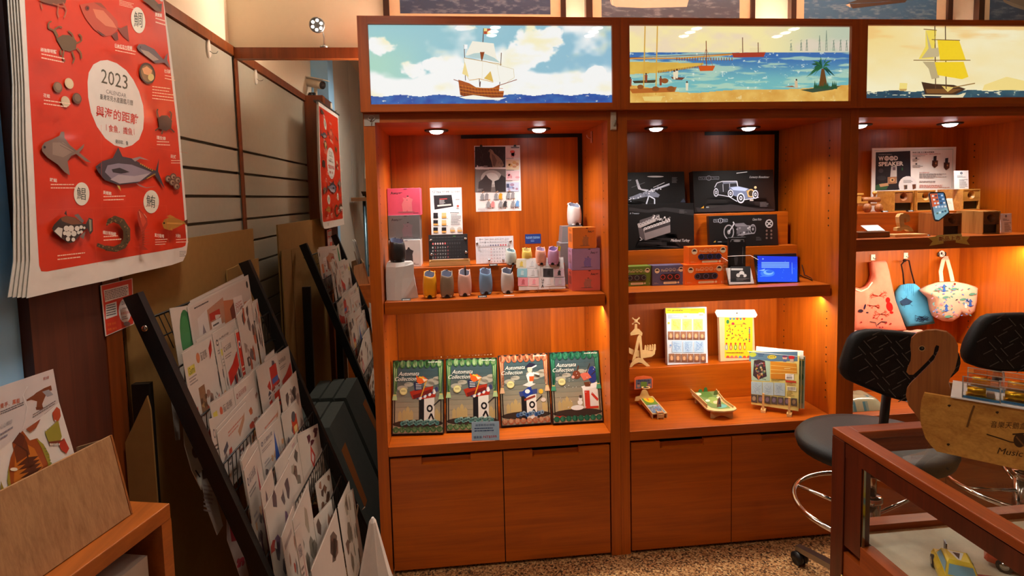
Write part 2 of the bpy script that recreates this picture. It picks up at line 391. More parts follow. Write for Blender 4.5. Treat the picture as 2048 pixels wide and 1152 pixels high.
# ================================================================ mirror beside the cabinets
t = thing('wall_mirror', 'tall wall mirror in orange-brown wooden frame left of the cabinets', 'mirror', (-.62, YM, 0))
MX0, MX1 = -.985, -.285; zt = at(600, 95, Y=.44).z
fw = at(478, 300, Y=.44).x
b = MB('dim_frame_wood'); b.box(XW+.034, fw, .438, .472, 0, zt); b.box(MX1-.03, MX1, .438, .472, 0, zt)
b.box(fw, MX1-.03, .438, .472, at(600, 117, Y=.44).z, zt); b.box(fw, MX1-.03, .438, .472, 0, .06); b.build('frame', t)
MB('mirror').box(fw+.001, MX1-.031, YM, .47, .061, at(600, 117, Y=.44).z-.001).build('glass', t)
MZT = zt
# six-LED desk lamp standing on the mirror frame
c = at(634, 50, Y=.40); f0 = at(649, 94, Y=.452)
t = thing('reading_lamp', 'grey bendable lamp with six bright LEDs on top of the mirror frame', 'lamp', (f0.x, .452, zt))
n = (CAM+Vector((-.25, 0, -.1))-c).normalized()
b = MB('metal', (190, 185, 180)); b.tube([f0+Vector((0, 0, -.001)), f0+Vector((0, 0, .04)), f0+Vector((-.004, -.01, .085)), c-n*.04], .0035, 8); b.cyl((f0.x, .452, zt+.0005), (f0.x, .452, zt+.01), .02); b.build('stem', t)
q = n.to_track_quat('Z', 'Y').to_matrix(); R = .032
hd = MB('metal', (150, 148, 146)); hd.lathe([(.012, -.05), (.016, -.045), (.018, -.025), (R, -.008), (R+.002, 0), (R, .003)], c, 28, n); hd.lathe([(R-.002, .0032), (R-.004, .004)], c, 28, n, col=(70, 66, 62), mat='plastic'); hd = hd.build('lamp_head', t)
for k in range(6):
    a = k*math.pi/3+.4; p = c+n*.0042+q @ Vector((math.cos(a)*R*.62, math.sin(a)*R*.62, 0))
    MB('bulb', (255, 250, 240)).lathe([(R*.2, 0), (R*.17, .003)], p, 14, n).build('led', hd)
light('lamp_glow', 'SPOT', c+n*.03, 1.2, (1, .93, .85), rot=n.to_track_quat('-Z', 'Y').to_euler(), size=.02, spot=2.2, blend=.7)
# fluorescent batten lying on the cabinet top behind the light boxes
t = thing('fluorescent_batten', 'warm fluorescent tube lying on the cabinet top behind the light boxes', 'light', (1.15, .42, 1.86))
MB('plastic', (220, 220, 215)).box(-.325, 2.4, .39, .46, 1.8505, 1.875).build('batten', t)
MB('striplamp', (255, 225, 180)).cyl((-.31, .425, 1.89), (2.38, .425, 1.89), .012).build('tube', t)
light('batten_glow', 'AREA', (.95, .425, 1.91), 105, (1, .91, .78), rot=(math.pi-.1, 0, 0), size=2.55, size_y=.04)

# hooks and camera on the left
def stick_hook(p, n, label, grp=None, h=.075, w=.028):
    t = thing('adhesive_hook', label, 'hook', p, grp); p = Vector(p); n = Vector(n).normalized(); s = n.cross(Vector((0, 0, 1))); up = Vector((0, 0, 1))
    pts = [p+s*(w/2*math.cos(a)*(1-.25*math.sin(a)))+up*(h/2*math.sin(a)) for a in (2*math.pi*i/24 for i in range(24))]
    MB('plastic', (226, 216, 200)).bevelslab([q+n*.009 for q in pts], -n*.0088, .003).build('pad', t)
    MB('metal', (170, 165, 160)).tube([p+n*.008-up*h*.12, p+n*.02-up*h*.26, p+n*.034-up*h*.25, p+n*.04-up*h*.14], .0017, 6).build('wire_hook', t)
hp = at(414.6, 97, X=RX); stick_hook((RX+.0005, hp.y, hp.z), (1, 0, 0), 'white oval adhesive hook high on the slatted wall')
stick_hook((-.8445, -.93, 2.16), (1, 0, 0), 'white hook on the pillar above the calendar, seen in the mirror')
t = thing('security_camera', 'white bullet security camera on the pillar top, seen in the mirror', 'camera', (-.92, -.85, 2.211))
cx, cy, cz = -.925, -.86, 2.211
MB('plastic', (205, 196, 178)).lathe([(.028, 0), (.028, .006), (.012, .012), (.011, .075)], (cx, cy, cz), 16).build('bracket', t)
d = Vector((.8, .35, -.22)).normalized(); s_ = d.cross(Vector((0, 0, 1))).normalized(); u_ = s_.cross(d); c0 = Vector((cx, cy, cz+.105))
bd = MB('plastic', (215, 205, 185)); bd.lathe([(.026, -.07), (.029, -.065), (.029, .05), (.027, .055)], c0, 20, d); bd = bd.build('camera_body', t)
MB('plastic', (60, 58, 54)).lathe([(.0265, .0555), (.0265, .066)], c0, 20, d).build('lens', bd)
MB('plastic', (222, 212, 192)).slab([c0+d*x+s_*y+u_*.032 for x, y in ((-.075, -.03), (.085, -.034), (.095, 0), (.085, .034), (-.075, .03))], u_*.006).build('sun_shield', t)
MB('plastic', (190, 182, 168)).tube([c0-d*.07, c0-d*.10+Vector((0, 0, -.01)), c0-d*.12+Vector((0, 0, -.06)), Vector((cx-.035, cy-.03, cz+.02))], .003).build('cable', t)
t = thing('power_adapter', 'black plug adapter with coiled cord beside the security camera', 'adapter', (-.935, -.80, 2.211))
MB('plastic', (26, 24, 24)).box(-.955, -.915, -.82, -.79, 2.2115, 2.245).build('plug', t)
MB('plastic', (26, 24, 24)).tube([(-.94+.014*math.cos(a), -.775+.012*math.sin(a), 2.217+.004*(i % 5)) for i, a in ((i, i*.7) for i in range(30))]+[(-.935, -.80, 2.235)], .003, 6).build('cord', t)

# ================================================================ display cabinets
Z_BT, Z_BB, Z_ST, Z_SB, Z_H, Z_LB, Z_LT = .531, .491, 1.108, 1.057, 1.811, 1.847, 2.2
SPOTPX = [((873, 261), (1078, 258)), ((1312, 256), (1497, 255)), ((1719, 250), (1900, 247))]
CABLAB = ['orange-brown display cabinet holding animal shaped pots and theatre puzzle boxes', 'middle orange-brown display cabinet with black puzzle boxes and wooden toys', 'right orange-brown display cabinet with wooden speakers and hanging bags']
BK = .452
SHELF = [(1.057, 1.108), (1.057, 1.108), (1.245, 1.297)]
for i, (xo, xi, xj, xp) in enumerate(BAYS):
    Z_SB, Z_ST = SHELF[i]
    t = thing('display_cabinet', CABLAB[i], 'cabinet', ((xo+xp)/2, .235, 0), 'display cabinets along the back wall')
    for a, c in ((xo, xi), (xj, xp)):
        b = MB('wood_v'); b.box(a, c, 0, .47, 0, Z_LB-.0005)
        fx = c+.0003 if a == xo else a-.0003                       # rows of shelf pin holes
        for yy in (.07, .39):
            for z0 in (.60, .76, .92, 1.36, 1.50, 1.66):
                for k in range(3): b.lathe([(.004, 0), (.003, -.0002)], (fx, yy, z0+k*.032), 8, (1 if a == xo else -1, 0, 0), col=(40, 16, 6), mat='plastic')
        b.build('side_panel', t)
    MB('wood_back').box(xi+.0005, xj-.0005, BK, BK+.012, .02, Z_H).build('back_panel', t)
    MB('wood_h').box(xi+.0005, xj-.0005, 0, .47, Z_H, Z_LB-.0005).build('header', t)
    if i < 2:
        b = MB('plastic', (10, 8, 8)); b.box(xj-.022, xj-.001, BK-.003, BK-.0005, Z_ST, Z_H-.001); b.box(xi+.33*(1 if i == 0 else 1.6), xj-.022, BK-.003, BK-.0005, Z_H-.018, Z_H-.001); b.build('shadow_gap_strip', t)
    MB('wood_h').box(xi+.003, xj-.006, .04, BK-.001, Z_SB, Z_ST).build('shelf', t, bevel=.0015)
    MB('wood_h').box(xi+.0005, xj-.0005, 0.001, BK-.001, Z_BB, Z_BT).build('base_board', t, bevel=.0015)
    b = MB('plastic', (20, 9, 5)); b.box(xi+.0005, xj-.0005, .03, .036, .02, Z_BB-.001); b.build('shade_sheet', t)  # near-black sheet paints the shade seen through the door gaps
    xm = (xi+xj)/2+(.004 if i == 0 else -.012)
    for k, (a, c) in enumerate(((xi+.006, xm-.002), (xm+.002, xj-.006))):
        if i == 0: ha, hb = ((at(843, 920, Y=0).x, at(941, 912, Y=0).x), (at(1065, 908, Y=0).x, at(1158, 900, Y=0).x))[k]
        elif i == 1: ha, hb = ((at(1320, 884, Y=0).x, at(1408, 880, Y=0).x), (at(1523, 872, Y=0).x, at(1615, 866, Y=0).x))[k]
        else: ha, hb = a+.14, a+.33
        z0, z1, zn = .014, Z_BB-.011, Z_BB-.040
        b = MB('wood_h'); b.box(a, c, 0, .02, z0, zn); b.box(a, ha, 0, .02, zn, z1); b.box(hb, c, 0, .02, zn, z1); d_ = b.build('door', t)
        MB('wood_h').box(ha, hb, .017, .0202, zn-.0005, z1-.008).build('finger_pull', d_)
    for (px, py) in SPOTPX[i]:
        p = at(px, py, Z=Z_H-.002); p.y = min(max(p.y, .12), .33)
        p.x = min(max(p.x, xi+.05), xj-.05)
        d_ = MB('plastic', (30, 20, 16)); d_.lathe([(.052, 0), (.050, -.006), (.034, -.004), (.030, .0)], (p.x, p.y, Z_H-.0005), 28, capb=False, capt=False); d_ = d_.build('downlight', t)
        MB('bulb', (255, 246, 250)).lathe([(.030, -.004), (.024, -.012), (.012, -.016)], (p.x, p.y, Z_H-.001), 20, capb=False).build('lens', d_)
        light('cabinet_spot', 'SPOT', (p.x, p.y-(.02, .17, .06)[i], Z_H-.03), (16, 18, 13)[i], (1, .93, .86), rot=(0, 0, 0), size=.03, spot=(2.5, 2.2, 2.3)[i], blend=1)
    MB('striplamp', (255, 190, 110)).box(xi+.06, xj-.06, .075, .088, Z_SB-.004, Z_SB-.0005).build('strip_light', t)
    light('shelf_strip', 'AREA', ((xi+xj)/2+.1, .10, Z_SB-.016), (5, 4.8, 7.5)[i], (1, .88, .70), rot=(.25, 0, 0), size=.7, size_y=.02)

Z_SB, Z_ST = SHELF[0]
# ================================================================ light boxes
def fbm(x, y, seed=0, o=4):
    def h(i, j): n = math.sin(i*127.1+j*311.7+seed*74.7)*43758.5453; return n-math.floor(n)
    v = 0; a = .5
    for k in range(o):
        i, j = math.floor(x), math.floor(y); fx, fy = x-i, y-j; fx = fx*fx*(3-2*fx); fy = fy*fy*(3-2*fy)
        v += a*(h(i, j)*(1-fx)*(1-fy)+h(i+1, j)*fx*(1-fy)+h(i, j+1)*(1-fx)*fy+h(i+1, j+1)*fx*fy); x *= 2.03; y *= 2.03; a *= .5
    return v
def mixc(a, b, t): t = max(0, min(1, t)); return tuple(p*(1-t)+q*t for p, q in zip(a, b))
def sstep(a, b, x): t = max(0, min(1, (x-a)/(b-a))); return t*t*(3-2*t)
def sky1(u, v):                                   # v down; clouds over a blue-green sky, sea along the foot
    if v > .885+.012*math.sin(u*40):
        c = mixc((40, 62, 150), (70, 130, 190), fbm(u*30, v*16, 5)); f = fbm(u*60, v*40, 9)
        return lin(mixc(c, (240, 235, 220), sstep(.66, .76, f)*.9))
    blue = mixc((160, 210, 212), (150, 196, 216), u); blue = mixc(blue, (178, 222, 200), sstep(.3, 0, u)*sstep(.0, .5, v))
    cl = fbm(u*5+.4, v*2.2, 3)
    m = sstep(.46, .62, cl+.40*sstep(.45, .85, v)-.10*sstep(.7, .95, u)*sstep(.9, .4, v))
    for cx, cy, rx, ry in ((.68, .30, .10, .30), (.60, .45, .10, .22), (.75, .15, .06, .16), (.05, .25, .05, .12), (.17, .55, .06, .15), (.93, .62, .05, .09), (.40, .03, .06, .06), (.30, .5, .12, .1)):
        d = math.hypot((u-cx)/rx, (v-cy)/ry)+1.5*(fbm(u*17, v*7, 4)-.47); m = max(m, sstep(1.05, .8, d))
    c = mixc((255, 248, 200), (255, 255, 250), sstep(.1, .6, fbm(u*9, v*5, 8)+.3*v)); c = mixc(c, (255, 236, 150), .4*sstep(.5, .75, fbm(u*7, v*5, 2)))
    return lin(mixc(blue, c, m))
def sky2(u, v):
    n = fbm(u*26, v*10, 1); n2 = fbm(u*60, v*34, 2)
    if v < .34: return lin(mixc(mixc((255, 238, 170), (196, 206, 180), sstep(.55, 1, u)), (240, 215, 200), sstep(.45, .7, fbm(u*6, v*4, 7))*.6))
    sh = .60+.20*sstep(0, .2, -abs(u-.0)) if u < .3 else .0
    beach = .86-.10*sstep(.55, .95, u)+.03*math.sin(u*9)-.10*sstep(.35, 0, u)
    if v > beach: return lin(mixc(mixc((246, 205, 110), (214, 150, 60), n), (250, 235, 180), sstep(.62, .78, n2)*.6))
    if u < .33 and .46+.06*u < v < .60-.12*(u/.33)**2+.02: return lin(mixc((238, 200, 90), (210, 160, 60), n))
    c = mixc((60, 110, 175), (120, 190, 190), sstep(.34, .75, v)); c = mixc(c, (190, 220, 190), sstep(.45, .62, fbm(u*9, v*26, 3))*.8)
    return lin(mixc(c, (240, 245, 225), sstep(.66, .74, n2)*.8))
def sky3(u, v):
    if v > .895+.01*math.sin(u*33):
        return lin(mixc(mixc((24, 50, 74), (60, 110, 120), fbm(u*20, v*12, 4)), (230, 225, 190), sstep(.6, .68, fbm(u*50, v*40, 5))))
    c = mixc((252, 225, 150), (255, 246, 205), sstep(.2, .8, fbm(u*3, v*2, 6)+.25*v)); c = mixc(c, (250, 200, 120), sstep(.5, .7, fbm(u*4, v*7, 9))*sstep(.6, .1, v)*.7)
    return lin(c)
LBX = [(-.335, .6640), (.6650, 1.6545), (1.6555, 2.65)]
LBP = [((736, 49), (1224, 206)), ((1257, 51), (1697, 203)), ((1732, 51), None)]
LBLAB = ['backlit picture box of a galleon under white clouds, left end of the cabinet tops', 'backlit picture box of a harbour with beach and palm, above the middle cabinet', 'backlit picture box of a yellow-sailed ship at sunset, above the right cabinet']
YL = -.03
for i, (x0, x1) in enumerate(LBX):
    t = thing('light_box', LBLAB[i], 'light box', ((x0+x1)/2, .1, Z_LB), 'light boxes on the cabinets')
    a = at(*LBP[i][0], Y=YL+.012); px0, pz1 = a.x, a.z-.001
    if LBP[i][1]: e = at(*LBP[i][1], Y=YL+.012); px1, pz0 = e.x, e.z
    else: px1, pz0 = x1-.034, at(1800, 197, Y=YL+.012).z
    b = MB('wood_h'); Z0 = Z_LB+.0005
    for (xa, xb, za, zb, mt) in ((x0, px0, Z0, Z_LT, 'wood_v'), (px1, x1, Z0, Z_LT, 'wood_v'), (px0, px1, Z0, pz0, 'wood_h'), (px0, px1, pz1, Z_LT, 'wood_h')): b.box(xa, xb, YL, .30, za, zb, mat=mt)
    b.box(px0, px1, .05, .30, pz0, pz1); b.build('frame', t)
    b = MB('backlit'); fn = (sky1, sky2, sky3)[i]
    b.grid(lambda u, v: Vector((px0+(px1-px0)*u, YL+.014, pz1+(pz0-pz1)*v)), 420, 130, colfn=fn)
    A = pxart(b, (r5, r8, r8)[i], (0, YL+.014, 0), (0, -1, 0), 'backlit'); A.EPS = .00009
    BR, DB, WH, YE = (150, 70, 24), (90, 40, 20), (255, 255, 250), (252, 214, 40)
    if i == 0:
        A.poly([(745, 605), (760, 720), (800, 735), (935, 748), (1085, 740), (1092, 690), (1055, 690), (1060, 640), (1010, 665), (960, 670), (880, 662), (830, 632), (770, 612)], (176, 84, 26))
        A.poly([(756, 650), (764, 722), (935, 748), (1085, 740), (1090, 705), (1000, 706), (880, 700), (800, 680)], BR)
        for k in range(13): A.line([(765+k*23, 640+k*5 if k < 6 else 672), (772+k*24, 735)], 3, DB, False)
        for yy in (668, 692, 716): A.line([(757, yy-22), (880, yy), (1085, yy+4)], 4, (224, 130, 40))
        A.line([(938, 215), (925, 450), (910, 660)], 6, DB); A.line([(790, 340), (800, 610)], 5, DB); A.line([(1072, 400), (1060, 640)], 5, DB); A.line([(1050, 650), (1190, 604)], 5, BR); A.line([(710, 603), (760, 622)], 5, BR)
        A.poly([(852, 312), (1015, 330), (1035, 440), (1065, 478), (930, 452), (800, 418)], (252, 246, 226))
        A.poly([(865, 405), (930, 400), (1020, 440), (1062, 476), (930, 450), (810, 425)], (190, 215, 210))
        A.poly([(910, 395), (945, 395), (938, 420), (930, 452), (918, 452), (914, 420)], BR)
        A.poly([(788, 440), (960, 470), (1165, 525), (1170, 590), (1120, 620), (1010, 625), (830, 612), (800, 560)], (255, 252, 238))
        A.line([(788, 440), (960, 470), (1165, 525), (1170, 590), (1120, 620)], 3, (225, 205, 160)); A.line([(788, 440), (800, 560), (830, 612)], 3, (225, 205, 160)); A.line([(930, 470), (925, 600)], 2, (235, 220, 180)); A.line([(1040, 495), (1060, 610)], 2, (235, 220, 180))
        A.poly([(990, 540), (1012, 622), (940, 596)], (232, 190, 90)); A.poly([(775, 560), (795, 470), (826, 585)], (250, 225, 150)); A.line([(905, 600), (908, 660)], 5, DB)
        A.line([(795, 440), (1075, 490)], 4, (200, 150, 60)); A.line([(830, 610), (905, 598), (1010, 625)], 4, (220, 160, 60))
        A.poly([(940, 215), (992, 220), (988, 262), (938, 258)], (245, 225, 140)); A.rect(964, 218, 990, 240, (190, 70, 40)); A.rect(940, 238, 964, 260, (190, 70, 40)); A.poly([(790, 338), (816, 340), (814, 372), (790, 372)], WH)
        A.poly([(750, 738), (860, 722), (1000, 742), (1115, 740), (1060, 758), (880, 756), (800, 752)], (255, 252, 235))
    elif i == 1:
        A.line([(92, 290), (350, 288), (610, 268)], 7, (226, 150, 60)); A.line([(92, 286), (610, 265)], 3, (120, 60, 30))
        for k in range(22): A.line([(330+k*13, 285), (330+k*13, 300)], 4, (150, 80, 40), False)
        for k in range(26): A.line([(240+k*8, 350-k*1.0), (240+k*8, 362-k*1.1)], 4, (150, 90, 30), False)
        A.poly([(603, 262), (770, 258), (760, 282), (610, 284)], (170, 60, 40)); A.poly([(640, 240), (660, 238), (665, 260), (640, 262)], (245, 225, 170)); A.poly([(690, 238), (745, 236), (750, 258), (690, 260)], (245, 225, 170))
        for x, y in ((655, 185), (732, 210)): A.line([(x, y), (x+1, 262)], 4, (120, 70, 50), False)
        for x, h in ((945, 205), (973, 195), (1036, 175), (1070, 150), (1106, 200), (1140, 195), (895, 215), (1170, 200)):
            A.line([(x-4, 252), (x, h), (x+4, 252)], 2.5, (120, 140, 120), False)
            for q in range(4): A.line([(x-5, 250-q*16), (x+5, 246-q*16)], 2, (120, 140, 120), False)
        A.poly([(435, 325), (520, 325), (508, 350), (445, 352)], (214, 90, 30)); A.line([(475, 202), (477, 326)], 4, (140, 70, 30)); A.line([(450, 330), (475, 240)], 2, (160, 100, 50)); A.line([(510, 330), (475, 240)], 2, (160, 100, 50))
        for x in (165, 226): A.line([(x+8, 130), (x, 470)], 6, (220, 170, 70), False)
        A.poly([(110, 400), (230, 395), (220, 410), (120, 412)], (70, 60, 40)); A.poly([(95, 440), (330, 430), (320, 455), (110, 462)], (186, 104, 40)); A.poly([(160, 478), (262, 476), (250, 500), (170, 500)], (240, 210, 120)); A.poly([(300, 380), (370, 384), (355, 396), (312, 394)], (120, 60, 40))
        for x, y in ((100, 400), (178, 380), (250, 395), (318, 365), (380, 420), (330, 360)): A.ell(x, y-14, 4, 5, (90, 50, 30), up=False); A.poly([(x-7, y-9), (x+7, y-9), (x+5, y+28), (x-5, y+28)], (240, 225, 190) if x > 250 else (150, 70, 40), False)
        for x, y, r in ((150, 430, 16), (270, 400, 18), (300, 440, 20), (225, 440, 18)): A.ell(x, y, r, r*.7, (150, 84, 36), up=False)
        A.ell(921, 395, 4, 5, (80, 50, 40)); A.poly([(912, 400), (926, 400), (928, 435), (914, 435)], (220, 190, 150)); A.poly([(860, 430), (915, 432), (900, 424)], (170, 90, 50))
        A.poly([(1045, 340), (1058, 340), (1075, 430), (1030, 435)], (110, 70, 30))
        for k in range(34):
            a_ = rng.uniform(-3.5, .35); L = rng.uniform(40, 90); xx, yy = 1050+L*math.cos(a_), 335+L*.75*math.sin(a_)+abs(math.cos(a_))*38
            A.poly([(1050, 335), ((1050+xx)/2, (335+yy)/2-14), (xx, yy), ((1050+xx)/2-3, (335+yy)/2-3)], rng.choice([(30, 90, 50), (50, 110, 60), (20, 70, 60)]), False)
        for k in range(14): x = 1005+k*8; A.poly([(x, 440), (x+7, 395+rng.random()*30), (x+14, 440)], (36, 84, 50), False)
        A.poly([(940, 445), (1010, 436), (1140, 425), (1100, 444), (1000, 458)], (60, 80, 60))
    else:
        A.poly([(1540, 405), (1560, 470), (1700, 472), (1760, 440), (1700, 420), (1600, 415)], (70, 46, 30)); A.poly([(1560, 440), (1568, 462), (1690, 462), (1740, 440)], (130, 84, 40)); A.poly([(1640, 425), (1700, 432), (1670, 455)], (240, 205, 110))
        A.line([(1700, 432), (1805, 412)], 5, (160, 120, 60))
        for x in (1606, 1658): A.line([(x, 126), (x+4, 440)], 5, (90, 60, 40), False)
        A.poly([(1560, 150), (1614, 150), (1600, 290), (1526, 292), (1560, 230)], (250, 222, 90)); A.poly([(1562, 150), (1575, 240), (1540, 288), (1626, 280), (1630, 235), (1590, 240)], (205, 186, 140))
        A.poly([(1618, 196), (1726, 200), (1760, 300), (1632, 302)], YE); A.poly([(1545, 305), (1620, 306), (1628, 385), (1590, 392), (1575, 340)], (196, 176, 130)); A.poly([(1605, 308), (1748, 306), (1772, 380), (1740, 392), (1620, 372)], YE)
        A.line([(1500, 298), (1782, 298)], 4, (130, 96, 50)); A.line([(1590, 196), (1730, 200)], 4, (130, 96, 50)); A.line([(1550, 145), (1615, 150)], 4, (130, 96, 50))
        A.poly([(1432, 410), (1470, 412), (1466, 446), (1428, 446)], (250, 226, 130)); A.poly([(1430, 440), (1468, 440), (1462, 450), (1434, 450)], (200, 160, 90))
        A.poly([(1540, 468), (1720, 470), (1760, 458), (1740, 488), (1560, 488)], (240, 225, 180)); A.poly([(1552, 474), (1640, 476), (1630, 486), (1560, 486)], (30, 50, 64))
        A.poly([(1850, 420), (1960, 380), (2048, 400), (2048, 446), (1840, 446)], (252, 226, 140))
    b.build('picture', t)
    MB('acrylic').box(px0, px1, YL+.003, YL+.006, pz0, pz1).build('pane', t)

# ================================================================ framed photographs above
YF = .455
FR = [('framed photograph of dark grey sea, above the galleon light box', 767, 779, 800, 1101, 1121, 1131, (70, 92, 136), (60, 80, 124)),
      ('framed photograph of a white ship hull, second along the wall above the cabinets', 1171, 1184, 1203, 1479, 1500, 1508, (96, 108, 132), (110, 144, 190)),
      ('framed photograph of a dark boat on bright blue water, above the harbour light box', 1580, 1590, 1608, 1873, 1892, 1902, (84, 146, 200), (76, 136, 196)),
      ('framed photograph of a grey warship at sea, above the sunset light box', 1954, 1965, 1979, 2300, 2320, 2330, (84, 116, 156), (100, 126, 160))]
for q, (lab, x0, x1, x2, x3, x4, x5, c1, c2) in enumerate(FR):
    X = [at(x, 20, Y=YF).x for x in (x0, x1, x2, x3, x4, x5)]; zb = at(900, 31, Y=YF).z-.045; zt_ = zb+.62; zp = at((x2+min(x3, 2040))/2, 28 if q == 0 else 44, Y=YF).z
    t = thing('framed_photograph', lab, 'picture', ((X[0]+X[5])/2, YF, zb), 'framed ship photographs on the wall')
    b = MB('lacquer', (52, 28, 18))
    for (a, c, z0, z1) in ((X[0], X[1], zb, zt_), (X[4], X[5], zb, zt_), (X[1], X[4], zb, zb+.02), (X[1], X[4], zt_-.02, zt_)): b.box(a, c, YF-.012, YB-.001, z0, z1)
    b.build('frame', t)
    MB('paper', (226, 206, 172)).box(X[1], X[4], YF, YF+.006, zb+.02, zt_-.02).build('mount', t)
    b = MB('print'); b.grid(lambda u, v: Vector((X[2]+(X[3]-X[2])*u, YF-.0006, zp+.40*v)), 110, 90, colfn=lambda u, v: lin(mixc(mixc(mixc(c1, c2, sstep(.1, .6, v)), (20, 24, 30), .30), (200, 206, 210), .35*sstep(.45, .75, fbm(u*22, v*40, q)))))
    A = pxart(b, r8, (0, YF-.0006, 0), (0, -1, 0)); A.l = 4
    if q == 1: A.poly([(0, 0), (5, 22), (30, 34), (160, 40), (380, 34), (395, -20), (380, -90), (0, -90)], (205, 196, 178)); A.line([(12, 0), (14, 28)], 3, (235, 225, 205)); A.line([(20, -30), (380, -26)], 6, (150, 140, 130))
    if q == 2: A.poly([(1170, 18), (1260, 14), (1480, 0), (1560, -30), (1600, -90), (1300, -60), (1250, -10)], (74, 60, 50)); A.poly([(1166, 24), (1186, 18), (1190, 38)], (220, 200, 170)); A.poly([(1185, 20), (1330, 12), (1470, -2), (1460, 12), (1330, 26), (1200, 42)], (80, 62, 50))
    if q == 3: A.poly([(1940, -5), (2000, 16), (2048, 24), (2048, 50), (1990, 32), (1950, 12)], (150, 144, 128)); A.poly([(1990, -60), (2200, -40), (2300, 40), (2048, 34), (1975, 8)], (128, 124, 112))
    b.build('photo', t)

# ================================================================ ceiling lamps mirrored in the light boxes
for k, x in enumerate(LAMPX):
    t = thing('ceiling_downlight', 'triple round ceiling downlight, number %s from the left over the shop floor' % ('one', 'two', 'three', 'four')[k], 'light', (x, -1.96, CEIL), 'triple ceiling downlights')
    MB('plastic', (240, 235, 225)).box(x-.11, x+.11, -2.12, -1.80, CEIL-.012, CEIL-.0005).build('trim_plate', t)
    for j, yy in enumerate((-1.865, -1.96, -2.055)): MB('bulb', (255, 240, 225)).lathe([(.038, -.0125), (.03, -.016)], (x+(j-1)*-.008, yy, CEIL), 20).build('bulb', t)

t = thing('ceiling_downlight', 'added round ceiling downlight brightening the slat wall and packet rack', 'light', (-.30, -.95, CEIL), 'added ceiling downlights')  # added fixture for the extra lamp over the left side
MB('plastic', (240, 235, 225)).lathe([(.075, -.012), (.08, -.0005)], (-.30, -.95, CEIL), 24).build('trim_plate', t)
MB('bulb', (255, 240, 225)).lathe([(.05, -.0125), (.04, -.018)], (-.30, -.95, CEIL), 20).build('bulb', t)
# ================================================================ first cabinet: animal pots and puzzles
ZS = Z_ST+.0005; RZ = 1.2222; RY = .2
def riser(lab, x0, x1, y0, z0, z1, y1=BK-.002): return tag(MB('wood_h').box(x0, x1, y0, y1, z0, z1).build('display_riser', bevel=.0015), lab, 'riser', 'wooden display steps')
riser('low wooden step carrying the desk calendars on the upper left shelf', BAYS[0][1]+.005, .475, RY, ZS, RZ)
RZ += .0005
def carton(lab, bl, br, Z, tl, depth, col, art=None, lean=0., grp=None, name='carton', cat='box', mat='print', crop=r6, side=None):
    L = Leaf(crop(*bl), crop(*br), Z, crop(*tl), lean); m = MB(mat, col)
    L.body(m, depth, .0008)
    if art: art(L, m)
    o = m.build(name); return tag(o, lab, cat, grp), L
def wolf(A, x, y, s, col, dk=(40, 36, 40)):      # printed picture of the standing animal-shaped pot
    A.poly([(x-.16*s, y+.5*s), (x-.20*s, y+.05*s), (x-.10*s, y-.18*s), (x-.16*s, y-.34*s), (x, y-.28*s), (x+.10*s, y-.44*s), (x+.20*s, y-.30*s), (x+.34*s, y-.22*s), (x+.28*s, y-.02*s), (x+.30*s, y+.5*s), (x+.10*s, y+.5*s), (x+.06*s, y+.38*s), (x-.02*s, y+.5*s)], col)
    A.ell(x+.10*s, y-.40*s, .045*s, .03*s, dk); A.ell(x+.06*s, y-.18*s, .018*s, .018*s, dk); A.ell(x, y+.51*s, .42*s, .03*s, mixc(col, (90, 80, 80), .5))
def awu_box(col, wc, lab, bl, br, Z, tl, tcol=(60, 50, 60), depth=.13, grp='animal pot gift boxes', big=.64, tx=.10):
    def art(L, m):
        A = L.art(m); A.text(tx, .22, .10, 'Awu', tcol, bold=.02, wd=.22); A.rows(tx+.24, .15, tx+.36, .21, 2, tcol); wolf(A, .56, .55, big, wc)
        A.rows(.78, .91, .95, .95, 1, tcol); A.ell(.55, .03, .06, .012, (70, 50, 50))
    return carton(lab, bl, br, Z, tl, depth, col, art, grp=grp)[0]
awu_box((240, 240, 240), (70, 66, 70), 'white gift box, bottom of the left stack behind the black pot', (96, 905), (293, 903), RZ, (94, 752))
zz = at(*r6(190, 752), Y=at(*r6(96, 905), Z=RZ).y).z+.0012
awu_box((122, 122, 124), (140, 120, 128), 'grey gift box with printed animal pot, middle of the left stack', (93, 752), (288, 750), zz, (90, 609))
zz = at(*r6(190, 609), Y=at(*r6(93, 752), Z=zz).y).z+.0012
awu_box((244, 96, 128), (250, 140, 150), 'bright pink gift box with printed animal pot, top of the left stack', (91, 609), (288, 607), zz, (86, 453))

